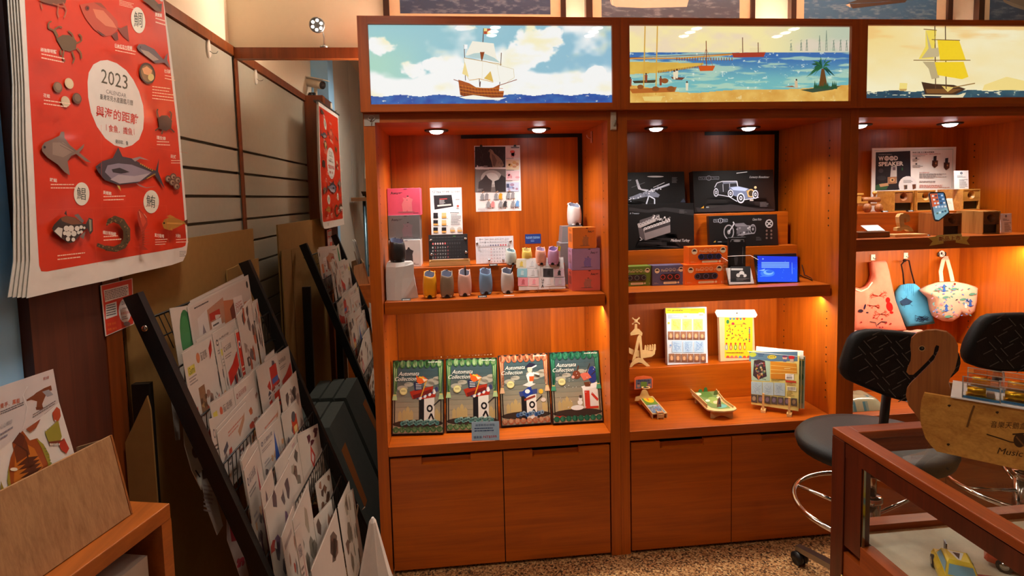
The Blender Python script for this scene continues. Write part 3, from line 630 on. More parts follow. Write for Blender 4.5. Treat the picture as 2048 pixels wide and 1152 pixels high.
def pot(p, h, col, inner, lab, wd=.56, yaw=0, grp='animal shaped pen pots', pen=False):
    t = thing('animal_pot', lab, 'pot', p, grp); p = Vector(p); H = h; W = h*wd/2; n = 28; prof = [(.0, .70), (.03, .84), (.12, .95), (.35, 1.0), (.6, 1.0), (.78, .95), (.9, .88), (1, .82)]
    ca, sa = math.cos(yaw), math.sin(yaw)
    def pt(a, r, z): x, y = r*math.cos(a), r*math.sin(a); return p+Vector((x*ca-y*sa, x*sa+y*ca, z))
    def top(a): return H*(.90+.10*math.sin(a)+.02*math.cos(3*a))
    def ring(k, q, sc=1, base=0): return [pt(a, W*q*sc*(1+.06*math.cos(4*a+math.pi)), base+(top(a)-base)*k) for a in (2*math.pi*i/n for i in range(n))]
    rings = [ring(k, q) for k, q in prof]+[ring(1.012, .78), ring(.995, .72)]
    b = MB('plastic', col); vs = [v for r in rings for v in r]; L = len(rings)
    b._add(vs, [(i*n+j, i*n+(j+1) % n, (i+1)*n+(j+1) % n, (i+1)*n+j) for i in range(L-1) for j in range(n)]+[tuple(range(n-1, -1, -1))], smooth=True)
    for a in (-math.pi/2,):                       # arch between the front feet
        q = pt(a, W*.86, 0); dx = Vector((ca, sa, 0)); dn = Vector((sa, -ca, 0))
        pts = [q-dx*W*.26+dn*W*.12, q+dx*W*.26+dn*W*.12]+[q+dx*W*.26*math.cos(u)+dn*W*.10+Vector((0, 0, H*.07+H*.07*math.sin(u))) for u in (math.pi*i/8 for i in range(9))]
        b.ngon(pts, col=(24, 14, 12))
    for sx in (-1, 1): b.ball(pt(-math.pi/2+sx*.62, W*.80, H*.052), W*.26, W*.26, H*.05, 10, 6)
    b.build('pot_body', t)
    b = MB('plastic', inner); ir = [ring(.995, .72), ring(.8, .70), ring(.45, .66), ring(.12, .6)]; vs = [v for r in ir for v in r]
    b._add(vs, [(i*n+j, (i+1)*n+j, (i+1)*n+(j+1) % n, i*n+(j+1) % n) for i in range(3) for j in range(n)]+[tuple(range(3*n, 4*n))], smooth=True); b.build('lining', t)
    MB('plastic', (44, 40, 44)).ball(pt(math.pi/2, W*.78, H*1.005), W*.17, W*.13, W*.09, 10, 6).build('nose', t)
    for sx in (-1, 1): MB('plastic', col).lathe([(W*.16, -W*.05), (W*.10, W*.1), (.001, W*.26)], pt(math.pi/2+sx*.95, W*.88, H*.93), 10).build('ear', t)
    return t
def potpx(bpx, toppx, Z, *a, **k):
    p = at(*r6(*bpx), Z=Z); h = at(*r6(*toppx), Y=p.y).z-Z; p.y += h*.22; return pot(p, h*.94, *a, **k)
BLU = (150, 160, 186)
potpx((345, 1086), (345, 925), ZS, (226, 150, 12), BLU, 'yellow animal pen pot, leftmost of the front row')
potpx((445, 1083), (445, 922), ZS, (132, 110, 88), BLU, 'taupe animal pen pot between the yellow and the pink pots')
pk = potpx((548, 1074), (548, 915), ZS, (214, 166, 150), (168, 172, 190), 'pale pink animal pen pot holding a dark pen')
potpx((670, 1064), (670, 910), ZS, (112, 146, 178), BLU, 'blue animal pen pot in the front row')
wp = potpx((796, 1058), (796, 908), ZS, (196, 186, 178), (140, 148, 172), 'white animal pen pot holding a pen, right end of the front row')
for px, py, h, pr, lab in ((548, 970, .052, pk, 'dark pen standing in the pale pink pot'), (818, 950, .05, wp, 'dark pen leaning in the white pot')):
    q = WL[pr.name]; c = Vector((q.x+.004, q.y-.006, q.z+.03)); d = Vector((0, 0, .095)) if pr == pk else Vector((.022, 0, .09))
    tag(MB('plastic', (52, 44, 44)).tube([c, c+d*.9, c+d], [.0035, .0035, .0012], 8).build('pen'), lab, 'pen', 'pens in the pots')
potpx((815, 892), (815, 795), RZ, (206, 214, 206), (170, 196, 204), 'small white animal pot on the step beside the white calendar', wd=.7, yaw=.3)
potpx((908, 892), (908, 792), RZ, (240, 206, 96), (250, 232, 170), 'small pale yellow animal pot on the step behind the leaflet', wd=.66)
potpx((988, 892), (988, 786), RZ, (244, 176, 150), (214, 190, 226), 'small peach animal pot on the step with lilac lining', wd=.66)
vp = potpx((1060, 892), (1060, 784), RZ, (200, 150, 190), (176, 150, 206), 'small violet animal pot on the step under a yellow tag', wd=.66, yaw=-.3)
a = at(*r6(1082, 797), Y=.225); b = MB('print', (226, 226, 40)); b.slab([a+Vector((-.017, 0, -.008)), a+Vector((.009, 0, -.013)), a+Vector((.014, 0, .008)), a+Vector((-.010, 0, .012))], (0, .001, 0))
A = pxart(b, r6, a, (0, -1, 0)); A.rows(1070, 788, 1094, 808, 3, (60, 90, 30)); tag(b.build('price_tag'), 'fluorescent yellow tag on the violet pot', 'tag')

def facet(name, lab, loops, col, mat='plastic', parts=None, cat='stand', grp=None):
    b = MB(mat, col); n = len(loops[0]); vs = [v for l in loops for v in l]
    b._add(vs, [(i*n+j, i*n+(j+1) % n, (i+1)*n+(j+1) % n, (i+1)*n+j) for i in range(len(loops)-1) for j in range(n)]+[tuple(range(n-1, -1, -1)), tuple(range((len(loops)-1)*n, len(loops)*n))]); return tag(b.build(name), lab, cat, grp)
p = at(*r6(95, 1092), Z=ZS); q = at(*r6(292, 1060), Z=ZS); y0 = at(*r6(170, 1096), Z=ZS).y
def zz_(py, Y): return at(*r6(170, py), Y=Y).z
xl, xr = BAYS[0][1]+.006, q.x; Yc = y0+.02
X_ = lambda px, Y: at(*r6(px, 980), Y=Y).x
z1, z2, z3 = zz_(968, Yc), zz_(900, Yc), zz_(878, Yc)
facet('pot_stand', 'white faceted stone-like stand under the black pot', [
    [(xl, y0+.01, ZS), (X_(140, y0), y0-.004, ZS), (X_(175, y0), y0-.002, ZS), (xr-.004, y0+.05, ZS), (xr-.02, y0+.10, ZS), (xl, y0+.10, ZS)],
    [(xl, y0+.012, z1), (X_(145, y0), y0+.002, z1-.004), (X_(185, y0), y0+.004, z1), (X_(250, y0), y0+.03, z1), (X_(245, y0), y0+.09, z1), (xl, y0+.095, z1)],
    [(xl+.002, y0+.014, z2), (X_(150, y0), y0+.004, z2-.002), (X_(200, y0), y0+.008, z2), (X_(252, y0), y0+.028, z2+.006), (X_(235, y0), y0+.08, z2+.006), (xl+.002, y0+.09, z2)],
    [(xl+.006, y0+.018, z3), (X_(150, y0), y0+.012, z3), (X_(205, y0), y0+.016, z3), (X_(246, y0), y0+.034, z3), (X_(232, y0), y0+.075, z3), (xl+.006, y0+.085, z3)]], (206, 200, 194))
pot((X_(163, y0+.05), y0+.048, z3+.001), (zz_(735, Yc)-z3)*.95, (36, 32, 32), (120, 130, 160), 'black animal pot on the white faceted stand', wd=.72, yaw=.35)
# grey stand with a white pot, behind the right stack
Yg = .33; gx0, gx1 = at(*r6(1092, 760), Y=Yg).x, at(*r6(1210, 700), Y=Yg).x; zt_ = at(*r6(1170, 668), Y=Yg).z; zm = at(*r6(1100, 766), Y=Yg).z
facet('pot_stand', 'grey faceted stand behind the boxes at the right of the upper left shelf', [
    [(gx0-.004, Yg-.02, ZS), (.552, Yg-.02, ZS), (.552, Yg+.09, ZS), (gx0-.004, Yg+.09, ZS)], [(gx0, Yg-.02, zm), (.56, Yg-.02, zm), (.56, Yg+.08, zm), (gx0, Yg+.08, zm)],
    [(gx0+.008, Yg-.012, zm+.003), (.57, Yg-.012, zm+.003), (.57, Yg+.075, zm+.003), (gx0+.008, Yg+.075, zm+.003)], [(gx0+.014, Yg-.005, zt_), (.585, Yg-.005, zt_), (.585, Yg+.07, zt_), (gx0+.014, Yg+.07, zt_)]], (128, 128, 132))
pot((at(*r6(1178, 660), Y=Yg+.03).x, Yg+.032, zt_+.0008), .105, (212, 206, 204), (150, 160, 184), 'white animal pot on the grey faceted stand', wd=.62, yaw=.25)

# right stack of gift boxes, turned so that a side shows
def turned(lab, xs, xm, xe, yt, yb, Z, col, wc, Yf):
    Pm = at(*r6(xm, 1042), Z=ZS); Pm = at(*r6(xm, yb), Y=Pm.y); Pm.z = Z; Pe = at(*r6(xe, yb-3), Y=Pm.y-.004); Pe.z = Z; Pe.x = min(Pe.x, BAYS[0][2]-.003); Ps = at(*r6(xs, yb-18), Y=Pm.y+.07); Ps.z = Z
    H = at(*r6(xm, yt), Y=Pm.y).z-Z; b = MB('print', col); up = Vector((0, 0, H)); d = Ps-Pm
    b.slab([Pm, Pe, Pe+up, Pm+up], d); A = quadart(b, Pm+up, Pe+up, Pe, Pm)
    A.text(.66, .26, .13, 'Awu', (60, 46, 50), bold=.02, wd=.16); A.rows(.84, .17, .94, .25, 2, (60, 46, 50)); wolf(A, .52, .60, .52, wc); A.ell(.62, .04, .05, .02, (60, 40, 40))
    A = quadart(b, Ps+up, Pm+up, Pm, Ps); A.rect(.2, .3, .8, .7, mixc(col, (90, 60, 60), .35)); A.rows(.25, .1, .8, .2, 2, (60, 46, 50))
    tag(b.build('carton'), lab, 'box', 'animal pot gift boxes'); return Z+H+.0012
z = turned('coral red gift box, bottom of the right stack of three', 1142, 1165, 1328, 925, 1042, ZS, (232, 110, 92), (190, 120, 104), 0)
z = turned('lilac gift box, middle of the right stack of three', 1142, 1165, 1328, 800, 922, z, (176, 140, 178), (140, 120, 186), 0)
turned('orange gift box, top of the right stack of three', 1142, 1168, 1302, 678, 796, z, (232, 130, 50), (190, 120, 70), 0)

# leaflets and calendars
def sheet(name, lab, cat, L, d, col, art, mat='print', grp=None):
    b = MB(mat, col); L.body(b, d, .0004); art(L, b); return tag(b.build(name), lab, cat, grp)
class Flat(Leaf):                                # sheet hung flat on the plane Y
    def __init__(s, x0, y0, x1, y1, Y, crop, zb=None):
        tl, br = at(*crop(x0, y0), Y=Y), at(*crop(x1, y1), Y=Y); s.a = Vector((tl.x, Y, zb if zb else br.z)); s.u = Vector((1, 0, 0)); s.up = Vector((0, 0, 1)); s.n = Vector((0, -1, 0)); s.w = br.x-tl.x; s.h = tl.z-s.a.z; s.b = s.a+Vector((s.w, 0, 0))
GR, DK = (150, 146, 150), (40, 38, 42)
def art_awu(L, b):
    A = L.pxart(b, r6); D = (46, 40, 44)
    A.rect(604, 211, 780, 475, D)
    for k in range(40): x = rng.uniform(606, 775); y = rng.uniform(214, 325); A.line([(x, y), (x+rng.uniform(-6, 6), y+rng.uniform(6, 18))], 2, (78, 70, 70), False)
    A.poly([(694, 225), (706, 232), (716, 250), (740, 268), (760, 290), (772, 318), (760, 330), (706, 330), (700, 300), (690, 268)], (150, 128, 110)); A.poly([(700, 250), (716, 262), (730, 290), (720, 326), (708, 320)], (112, 94, 84)); A.line([(694, 226), (684, 238), (692, 242)], 4, (150, 128, 110))
    A.rect(606, 330, 780, 342, (226, 220, 216)); A.rect(606, 340, 782, 475, (118, 108, 104)); A.ell(700, 395, 62, 50, (176, 166, 160)); A.ell(700, 395, 40, 34, (206, 198, 192))
    A.poly([(622, 470), (626, 415), (648, 398), (668, 372), (682, 392), (704, 408), (696, 470)], (70, 60, 60)); A.poly([(724, 470), (716, 410), (742, 400), (756, 374), (782, 390), (782, 470)], (50, 44, 46))
    A.text(611, 338, 20, 'Awu', (230, 226, 224), wd=42, bold=.02); A.rows(655, 322, 682, 336, 2, (200, 196, 192)); A.rows(612, 340, 700, 346, 1, (220, 216, 214))
    for k, (y0, y1, c) in enumerate(((222, 275, (226, 200, 196)), (286, 344, (226, 190, 120)), (350, 405, (232, 170, 180)), (416, 470, (150, 170, 214)))):
        A.rect(784, y0, 859, y1, mixc(c, (240, 236, 236), .5)); A.rows(784, y1+2, 830, y1+6, 1, DK)
        for q in range(5): A.ell(rng.uniform(795, 850), rng.uniform(y0+12, y1-10), rng.uniform(6, 13), rng.uniform(6, 10), mixc(c, (190, 90, 90), rng.random()*.5), up=False)
        A.l += 1
    A.rect(812, 212, 860, 220, (120, 120, 124)); A.ell(820, 240, 14, 8, (210, 90, 80)); A.rect(786, 425, 802, 448, (70, 80, 110))
    for k, (x, y, c) in enumerate(((655, 497, GR), (735, 495, (226, 160, 40)), (806, 490, GR), (690, 542, (236, 140, 140)), (762, 540, (60, 58, 62)), (832, 538, (110, 160, 214)))):
        wolf(A, x-12, y, 40, (150, 150, 154)); wolf(A, x+14, y-2, 40, c); A.line([(x-10, y-20), (x+2, y-28)], 5, (190, 150, 120)); A.rows(x-20, y+24, x+18, y+28, 1, DK)
    A.rows(622, 566, 690, 578, 3, GR); A.rows(618, 455, 655, 470, 3, (170, 165, 165))
t = sheet('poster', 'tall poster with howling wolf photo on the back of the first cabinet', 'poster', Flat(600, 207, 872, 580, BK-.0012, r6), .0008, (236, 230, 228), art_awu)
for px in (640, 835): a = at(*r6(px, 206), Y=BK-.004); tag(MB('plastic', (50, 54, 44)).slab([a+Vector((-.007, 0, -.004)), a+Vector((.007, 0, -.004)), a+Vector((.004, 0, .005)), a+Vector((-.004, 0, .005))], (0, .0026, 0)).build('poster_clip'), 'small dark clip at the top %s corner of the wolf poster' % ('left' if px < 700 else 'right'), 'clip', 'clips of the wolf poster')
def art_oday(L, b):
    A = L.pxart(b, r6); A.text(360, 483, 20, "O'day", DK, wd=50, bold=.02); A.text(415, 476, 11, '萬年桌曆的設計新樣式', DK, wd=104)
    A.poly([(366, 492), (470, 488), (480, 556), (372, 574)], (44, 40, 44)); A.line([(388, 552), (468, 545)], 9, (216, 206, 200)); A.line([(400, 514), (444, 511)], 4, (226, 80, 80)); A.rows(400, 520, 446, 545, 4, (190, 190, 190))
    A.ell(506, 553, 7, 7, (220, 100, 90)); A.rows(497, 563, 514, 572, 2, GR); A.rows(492, 512, 518, 520, 2, GR)
    for j in range(3):
        for k in range(2): x, y = 365+k*48, 592+j*42; A.rect(x, y, x+26, y+28, (44, 40, 44) if k == 0 or j == 2 else (226, 196, 140)); A.rect(x, y+20, x+27, y+30, (226, 170, 90) if (j, k) != (0, 0) else (30, 28, 30)); A.rows(x+2, y+32, x+40, y+36, 1, DK)
    A.rows(462, 590, 528, 598, 1, DK); A.rows(466, 602, 526, 664, 9, (120, 116, 120))
    for k in range(2): A.ell(474+k*42, 688, 14, 14, (206, 200, 190)); A.rect(462+k*42, 690, 490+k*42, 700, (226, 180, 110))
sheet('poster', 'white poster of a flip desk calendar standing behind the black calendar', 'poster', Flat(345, 450, 535, 715, .36, r6, RZ), .004, (240, 238, 238), art_oday)

def calendar_stand(name, lab, quad, Y, col, dark):
    (tl, tr, br, bl) = quad; t0 = at(*r6(*bl), Y=Y); t1 = at(*r6(*br), Y=Y); t0.z = t1.z = max(RZ+.001, (t0.z+t1.z)/2)
    t = thing(name, lab, 'calendar', t0); L = Leaf(None, None, None, r6(*tl), .22, r6(*tr), bl3=t0, br3=t1); b = MB('print', col); L.body(b, .006, .001); A = L.art(b)
    fg = (210, 210, 210) if dark else (120, 110, 120)
    if dark:
        for k in range(12): A.ell(.08+k*.062+.03, .37, .019, .045, (236, 110, 110) if k in (0, 5) else (240, 200, 200) if k < 6 else (66, 62, 66), up=False)
        A.l += 1; A.rows(.08, .10, .9, .18, 1, (70, 68, 72), wmin=.95); A.rows(.08, .22, .9, .28, 1, (66, 64, 68), wmin=.95)
        for j in range(4):
            for k in range(12): A.text(.085+k*.064, .56+j*.135, .07, str((k+j*7) % 31+1), ((226, 130, 130) if k in (1, 6) else fg) if k < 7 else (70, 66, 70), wd=.034)
        A.ell(.66, .09, .04, .02, (60, 130, 60)); knobs = ((.06, .22), (.94, .20), (.07, .80), (.95, .76))
    else:
        for k in range(6): A.text(.11+k*.135, .135, .07, str(k+1), (130, 120, 130), wd=.02); A.rows(.14+k*.135, .085, .21+k*.135, .13, 1, (170, 164, 170), wmin=.9); A.text(.10+k*.135, .245, .07, str(k+7), (130, 120, 130), wd=.035); A.rows(.15+k*.135, .195, .22+k*.135, .24, 1, (170, 164, 170), wmin=.9)
        for k in range(12): A.ell(.13+k*.066, .33, .024, .030, ((120, 116, 140) if k < 8 else (196, 80, 90)) if 3 < k < 11 else (200, 196, 200), up=False)
        A.l += 1
        for j in range(5):
            for k in range(11): A.text(.09+k*.074, .50+j*.115, .06, str((k+j*7) % 31+1), (196, 60, 60) if k in (4, 10) else (110, 100, 116) if 3 < k else (206, 202, 206), wd=.036)
        knobs = ((.04, .24), (.92, .20), (.34, .88), (.71, .88))
    b.build('panel', t)
    for (x, y) in knobs: MB('chrome', (220, 220, 224)).lathe([(.006, 0), (.006, .004), (.004, .006)], L.p(x, y)+L.n*.0012, 12, L.n).build('knob', t)
    return t, L
t, L = calendar_stand('desk_calendar', 'black perpetual desk calendar with pale wooden tray', ((338, 720), (556, 716), (566, 856), (340, 862)), .222, (34, 30, 34), True)
b = MB('bamboo'); a, c = at(*r6(342, 900), Z=RZ), at(*r6(576, 890), Z=RZ); H = .024
b.box(a.x, c.x, a.y-.012, a.y-.008, RZ, RZ+H*.7); b.box(a.x, c.x, a.y+.02, a.y+.03, RZ, RZ+H); b.box(a.x, a.x+.006, a.y-.008, a.y+.02, RZ, RZ+H*.85); b.box(c.x-.006, c.x, a.y-.008, a.y+.02, RZ, RZ+H*.85); b.box(a.x+.006, c.x-.006, a.y-.008, a.y+.02, RZ, RZ+.006); b.build('tray', t)
calendar_stand('desk_calendar', 'white perpetual desk calendar with silver magnets on the step', ((606, 732), (826, 728), (832, 884), (612, 886)), .235, (226, 220, 226), False)
def art_card(L, b): A = L.art(b); A.text(.06, .5, .26, '陶瓷筆筒 質感收納', (140, 190, 240), wd=.86); A.rows(.35, .62, .7, .85, 2, (120, 170, 230))
sheet('price_card', 'small dark blue card on the back of the first cabinet', 'card', Flat(893, 716, 985, 768, BK-.0012, r6), .0008, (24, 58, 130), art_card)
def art_leaf(L, b):
    A = L.pxart(b, r6); cs = [(236, 226, 196), (244, 242, 242), (244, 242, 242), (226, 226, 226), (150, 206, 220), (238, 236, 238), (70, 64, 70), (214, 190, 206), (240, 150, 160), (250, 200, 200), (240, 236, 238), (214, 196, 214)]
    for j in range(3):
        for k in range(4): x, y = 842+k*62+(26 if k > 1 else 0)+j*5, 862+j*52; A.rect(x, y, x+58, y+48, cs[j*4+k]); wolf(A, x+28, y+22, 34, [(236, 206, 90), (226, 226, 230), (226, 226, 230), (60, 60, 64), (200, 230, 236), (214, 214, 216), (40, 38, 40), (60, 56, 60), (210, 100, 110), (244, 160, 170), (230, 226, 228), (214, 214, 220)][j*4+k])
    A.text(1002, 1022, 17, 'Awu', DK, wd=46, up=(-1, 0), slope=0) if False else A.text(985, 1024, 18, 'A', DK, wd=16, bold=.03); A.text(987, 1002, 12, 'w', DK, wd=13); A.text(988, 985, 12, 'u', DK, wd=12); A.line([(978, 868), (984, 960)], 1.5, GR)
L = Leaf(r6(852, 1032), r6(1136, 1037), ZS+.012, r6(834, 852), .30, r6(1112, 854))
sheet('leaflet', 'white leaflet of coloured animal pots on a clear easel at the shelf front', 'leaflet', L, .002, (246, 244, 246), art_leaf)
t = thing('acrylic_easel', 'clear acrylic easel holding the pot leaflet', 'stand', at(*r6(985, 1045), Z=ZS)); 
for x in (.40, .64): p = L.p(x, 1)+L.n*.004; MB('acrylic').tube([p+Vector((0, .07, -.0085)), p+Vector((0, -.006, -.0085)), p+L.n*.014+Vector((0, 0, -.007)), p+L.n*.016+Vector((0, 0, .006))], .0028, 8).build('prong', t)
p = L.p(.52, 1); MB('acrylic').box(p.x-.05, p.x+.05, p.y+.008, p.y+.012, ZS, ZS+.009).build('crossbar', t)

def pricetag(lab, px, Z, crop=r6, w=.018, txt='$680', col=(24, 22, 24), tc=(236, 236, 236), h=.007, dy=0):
    p = at(*crop(*px), Z=Z); p.y += dy; b = MB('plastic', col); b.slab([p+Vector((-w, 0, 0)), p+Vector((w, 0, 0)), p+Vector((w, .004, h)), p+Vector((-w, .004, h))], (0, .012, -.0005))
    A = quadart(b, p+Vector((-w, .004, h)), p+Vector((w, .004, h)), p+Vector((w, 0, 0)), p+Vector((-w, 0, 0))); A.text(.12, .8, .6, txt, tc, wd=.76, bold=.02); return tag(b.build('price_tag'), lab, 'price tag', 'little price tags on the shelves')
pricetag('black price tag at the foot of the white faceted stand', (208, 1098), ZS); pricetag('black price tag before the blue pot', (648, 1080), ZS); pricetag('black price tag under the white desk calendar', (711, 897), RZ)
p = at(*r6(800, 1070), Z=ZS); tag(MB('gloss', (240, 238, 236)).slab([(p.x-.021, p.y-.004, ZS), (p.x+.021, p.y-.004, ZS), (p.x+.023, p.y+.006, ZS), (p.x-.019, p.y+.006, ZS)], (0, 0, .001)).build('card_slip'), 'white paper slip under the white pen pot', 'card')

# ---------------------------------------------------------------- puzzle boxes on the lower shelf
ZB = Z_BT+.0005
def automata(A, cur, kind):
    g, l2 = ((58, 110, 62), (178, 206, 150)) if cur == 'g' else ((176, 92, 60), (238, 190, 150)) if cur == 'o' else ((26, 92, 70), (70, 150, 116))
    n = 14
    for k in range(n): A.rect(.02, .02+.96*k/n, .98, .02+.96*(k+1)/n+.004, mixc((62, 84, 92), (176, 160, 134), sstep(.05, .75, k/n)), False)
    A.l += 1
    for x, y, s in ((.80, .30, .10), (.72, .33, .08), (.88, .26, .07), (.20, .38, .08), (.32, .33, .07), (.62, .28, .06)): A.ell(x, y, s*1.3, s*.45, (176, 170, 156), up=False)
    A.l += 1
    for x, h in ((.12, .10), (.2, .12), (.27, .16), (.34, .11), (.83, .12), (.90, .08)): A.poly([(x, .82), (x, .82-h), (x+.035, .82-h-.04), (x+.07, .82-h), (x+.07, .82)], (196, 170, 116), False)
    A.l += 1; A.ell(.5, .86, .49, .055, (62, 48, 42)); 
    def machine(x, y, body, tri):
        A.poly([(x-.14, y-.18), (x+.16, y-.20), (x+.16, y+.18), (x-.14, y+.20)], (236, 230, 224)); A.poly([(x-.14, y-.18), (x-.04, y-.17), (x-.04, y+.19), (x-.14, y+.20)], (34, 30, 34)); A.poly([(x-.18, y-.21), (x+.19, y-.24), (x+.18, y-.17), (x-.16, y-.14)], tri)
        A.ell(x+.07, y-.02, .06, .05, (34, 30, 34)); A.ell(x+.07, y-.02, .03, .025, (230, 224, 220)); A.line([(x+.05, y+.12), (x+.10, y+.05), (x+.15, y+.14)], .03, (34, 30, 34)); A.line([(x+.15, y-.06), (x+.28, y-.14)], .02, (60, 54, 54))
    if kind == 'fox':
        machine(.66, .68, 0, (186, 52, 34))
        for k in range(9): A.ell(.50+k*.045, .50-.012*k+.02*(k % 2), .035, .035, ((60, 64, 110), (240, 236, 236))[k % 2], up=False)
        A.l += 1; A.poly([(.34, .43), (.46, .40), (.80, .36), (.78, .44), (.60, .49), (.40, .53)], (176, 50, 30)); A.poly([(.40, .48), (.76, .40), (.78, .44), (.60, .49), (.42, .53)], (120, 30, 26)); A.line([(.68, .26), (.56, .50)], .018, (226, 170, 60))
        A.poly([(.42, .30), (.56, .30), (.60, .40), (.44, .42)], (40, 46, 80)); 
        for k in range(4): A.line([(.46, .325+k*.022), (.57, .325+k*.022)], .008, (236, 232, 230), False)
        A.l += 1; A.poly([(.48, .30), (.46, .20), (.52, .24), (.60, .22), (.70, .27), (.62, .31), (.54, .33)], (226, 96, 34)); A.poly([(.58, .25), (.70, .27), (.62, .30)], (250, 220, 190)); A.line([(.52, .23), (.62, .25)], .02, (240, 190, 60))
    elif kind == 'horse':
        machine(.56, .74, 0, (60, 70, 130)); A.poly([(.44, .53), (.62, .45), (.66, .56), (.50, .62)], (36, 62, 150)); A.ell(.55, .53, .05, .03, (236, 236, 240)); A.line([(.48, .65), (.70, .60)], .03, (150, 60, 44))
        A.poly([(.46, .44), (.58, .40), (.72, .43), (.60, .47)], (236, 226, 220)); A.poly([(.54, .30), (.62, .25), (.70, .29), (.66, .42), (.58, .42)], (240, 234, 230)); A.poly([(.60, .32), (.70, .32), (.68, .39), (.60, .39)], (214, 90, 40)); A.ell(.62, .22, .05, .045, (236, 200, 180)); A.poly([(.52, .19), (.62, .12), (.74, .15), (.70, .19)], (36, 36, 60)); A.line([(.68, .27), (.80, .30)], .022, (240, 234, 230)); A.line([(.66, .20), (.76, .17)], .02, (240, 234, 230)); A.ell(.82, .54, .045, .035, (226, 180, 60)); A.ell(.86, .66, .05, .03, (226, 210, 200))
    else:
        A.poly([(.62, .50), (.92, .47), (.93, .78), (.64, .80)], (232, 226, 222)); A.poly([(.60, .50), (.95, .44), (.92, .52), (.64, .55)], (244, 242, 242)); A.rect(.66, .56, .76, .78, (206, 56, 40)); A.line([(.80, .60), (.92, .70)], .04, (206, 56, 40)); A.rect(.66, .78, .92, .81, (206, 56, 40)); A.ell(.56, .72, .05, .035, (244, 242, 240)); A.ell(.57, .67, .035, .03, (240, 238, 238)); A.rect(.55, .62, .60, .66, (80, 60, 60)); A.ell(.50, .79, .13, .035, (244, 242, 242))
        A.ell(.84, .34, .09, .12, (40, 56, 130)); A.poly([(.58, .32), (.74, .30), (.82, .38), (.66, .42)], (214, 110, 90)); A.ell(.52, .33, .08, .06, (120, 60, 40)); A.ell(.45, .36, .03, .02, (240, 160, 150)); A.line([(.54, .28), (.57, .20)], .02, (90, 46, 30)); A.line([(.72, .31), (.80, .18)], .012, (60, 40, 36)); A.line([(.82, .34), (.96, .26)], .012, (60, 40, 36)); A.poly([(.66, .44), (.80, .44), (.78, .50), (.68, .50)], (110, 60, 40))
        for k in range(34): A.ell(rng.uniform(.12, .92), rng.uniform(.2, .8), .007, .005, (236, 236, 240), up=False)
        A.l += 1; A.ell(.18, .91, .07, .02, (200, 50, 40)); A.line([(.06, .90), (.24, .92)], .03, (190, 44, 36))
    wv = (92, 150, 146) if kind == 'fox' else (60, 100, 160)
    if kind != 'snow':
        for k in range(16 if kind == 'fox' else 9): x = (.20+k*.045) if kind == 'fox' else .34+k*.06; A.ell(x, .855-.012*(k % 3), .04, .03, mixc(wv, (220, 230, 220), .25*(k % 3)), up=False); A.ell(x+.008, .858-.012*(k % 3), .02, .014, mixc(wv, (30, 60, 70), .4), up=False)
        A.l += 1
    for sx in (0, 1):
        for k in range(5):
            x = .02+k*.019 if sx == 0 else .98-k*.019; xx = x+.03*(1 if sx == 0 else -1)*(.2)
            A.poly([(x-.010, .04), (x+.010, .04), (xx+.010-.012*(k-2)*(1 if sx == 0 else -1), .50-.02*k), (xx-.010-.012*(k-2)*(1 if sx == 0 else -1), .50-.02*k)], (g, l2)[k % 2], False)
        A.l += 1; q = .05 if sx == 0 else .95; A.poly([(q-.03, .46), (q+.03, .46), (q+.05, .54), (q-.05, .54)], l2); A.line([(q-.03, .47), (q+.03, .47)], .012, (226, 196, 110)); A.line([(q, .54), (q, .88)], .02, (40, 34, 30))
    for yy, rr in ((.05, .07), (.93, .05)):
        A.rect(.02, yy-.03 if yy < .5 else yy-.01, .98, yy+.005, g)
        for k in range(8): x = .08+k*.12; A.ell(x, yy+.005, .056, rr*.8, g, up=False); A.ell(x-.01, yy, .030, rr*.7, l2, up=False); A.ell(x+.03, yy, .012, rr*.6, l2, up=False)
        A.l += 1
    A.text(.70, .045, .026, 'mod-shop', (240, 238, 232), wd=.26, bold=.02); A.text(.12, .21, .055, 'Automata', (244, 240, 232), wd=.40, shear=.35); A.text(.05, .28, .055, 'Collection', (244, 240, 232), wd=.42, shear=.35); A.rows(.14, .295, .36, .325, 2, (90, 96, 100)); A.ell(.22, .42, .075, .052, (206, 196, 130)); A.ell(.22, .42, .062, .043, (232, 222, 160)); A.rows(.175, .405, .27, .435, 2, (130, 116, 70), wmin=.9)
BK4 = [('theatre puzzle box with green curtains and fox boat, leftmost of four', (140, 993), (500, 984), (148, 492), (488, 479), 'g', 'fox'), ('theatre puzzle box with green curtains and fox boat, behind the price card', (516, 972), (872, 962), (512, 479), (838, 467), 'g', 'fox'), ('theatre puzzle box with orange curtains, third from the left', (890, 938), (1232, 914), (858, 453), (1180, 441), 'o', 'horse'), ('theatre puzzle box with dark green curtains and snow, rightmost of four', (1240, 920), (1582, 900), (1192, 434), (1505, 423), 'd', 'snow')]
for lab, bl, br, tl, tr, cur, kind in BK4:
    L = Leaf(r7(*bl), r7(*br), ZB, r7(*tl), .24, r7(*tr)); b = MB('gloss', (30, 28, 28)); L.body(b, .028, .0012); A = L.art(b, 'gloss'); A.EPS = .00005; automata(A, cur, kind); tag(b.build('puzzle_box'), lab, 'puzzle box', 'theatre puzzle boxes')
a, c = at(*r7(192, 460), Y=.30), at(*r7(840, 430), Y=.30)
t = thing('acrylic_stand', 'clear acrylic stand behind the two fox puzzle boxes', 'stand', (a.x, .30, ZB)); MB('acrylic').box(a.x, c.x, .298, .301, ZB, a.z).build('back_sheet', t); MB('acrylic').box(a.x, c.x, .26, .298, ZB, ZB+.003).build('foot', t)
b = MB('chrome', (255, 255, 255))  # bright dots put in for the dotted highlight along the sheet top
for k in range(19): x = a.x+(c.x-a.x)*(.38+.62*k/19); b.lathe([(.0022, 0), (.0015, .001)], (x, .2975, a.z-.006), 8, (0, -1, 0))
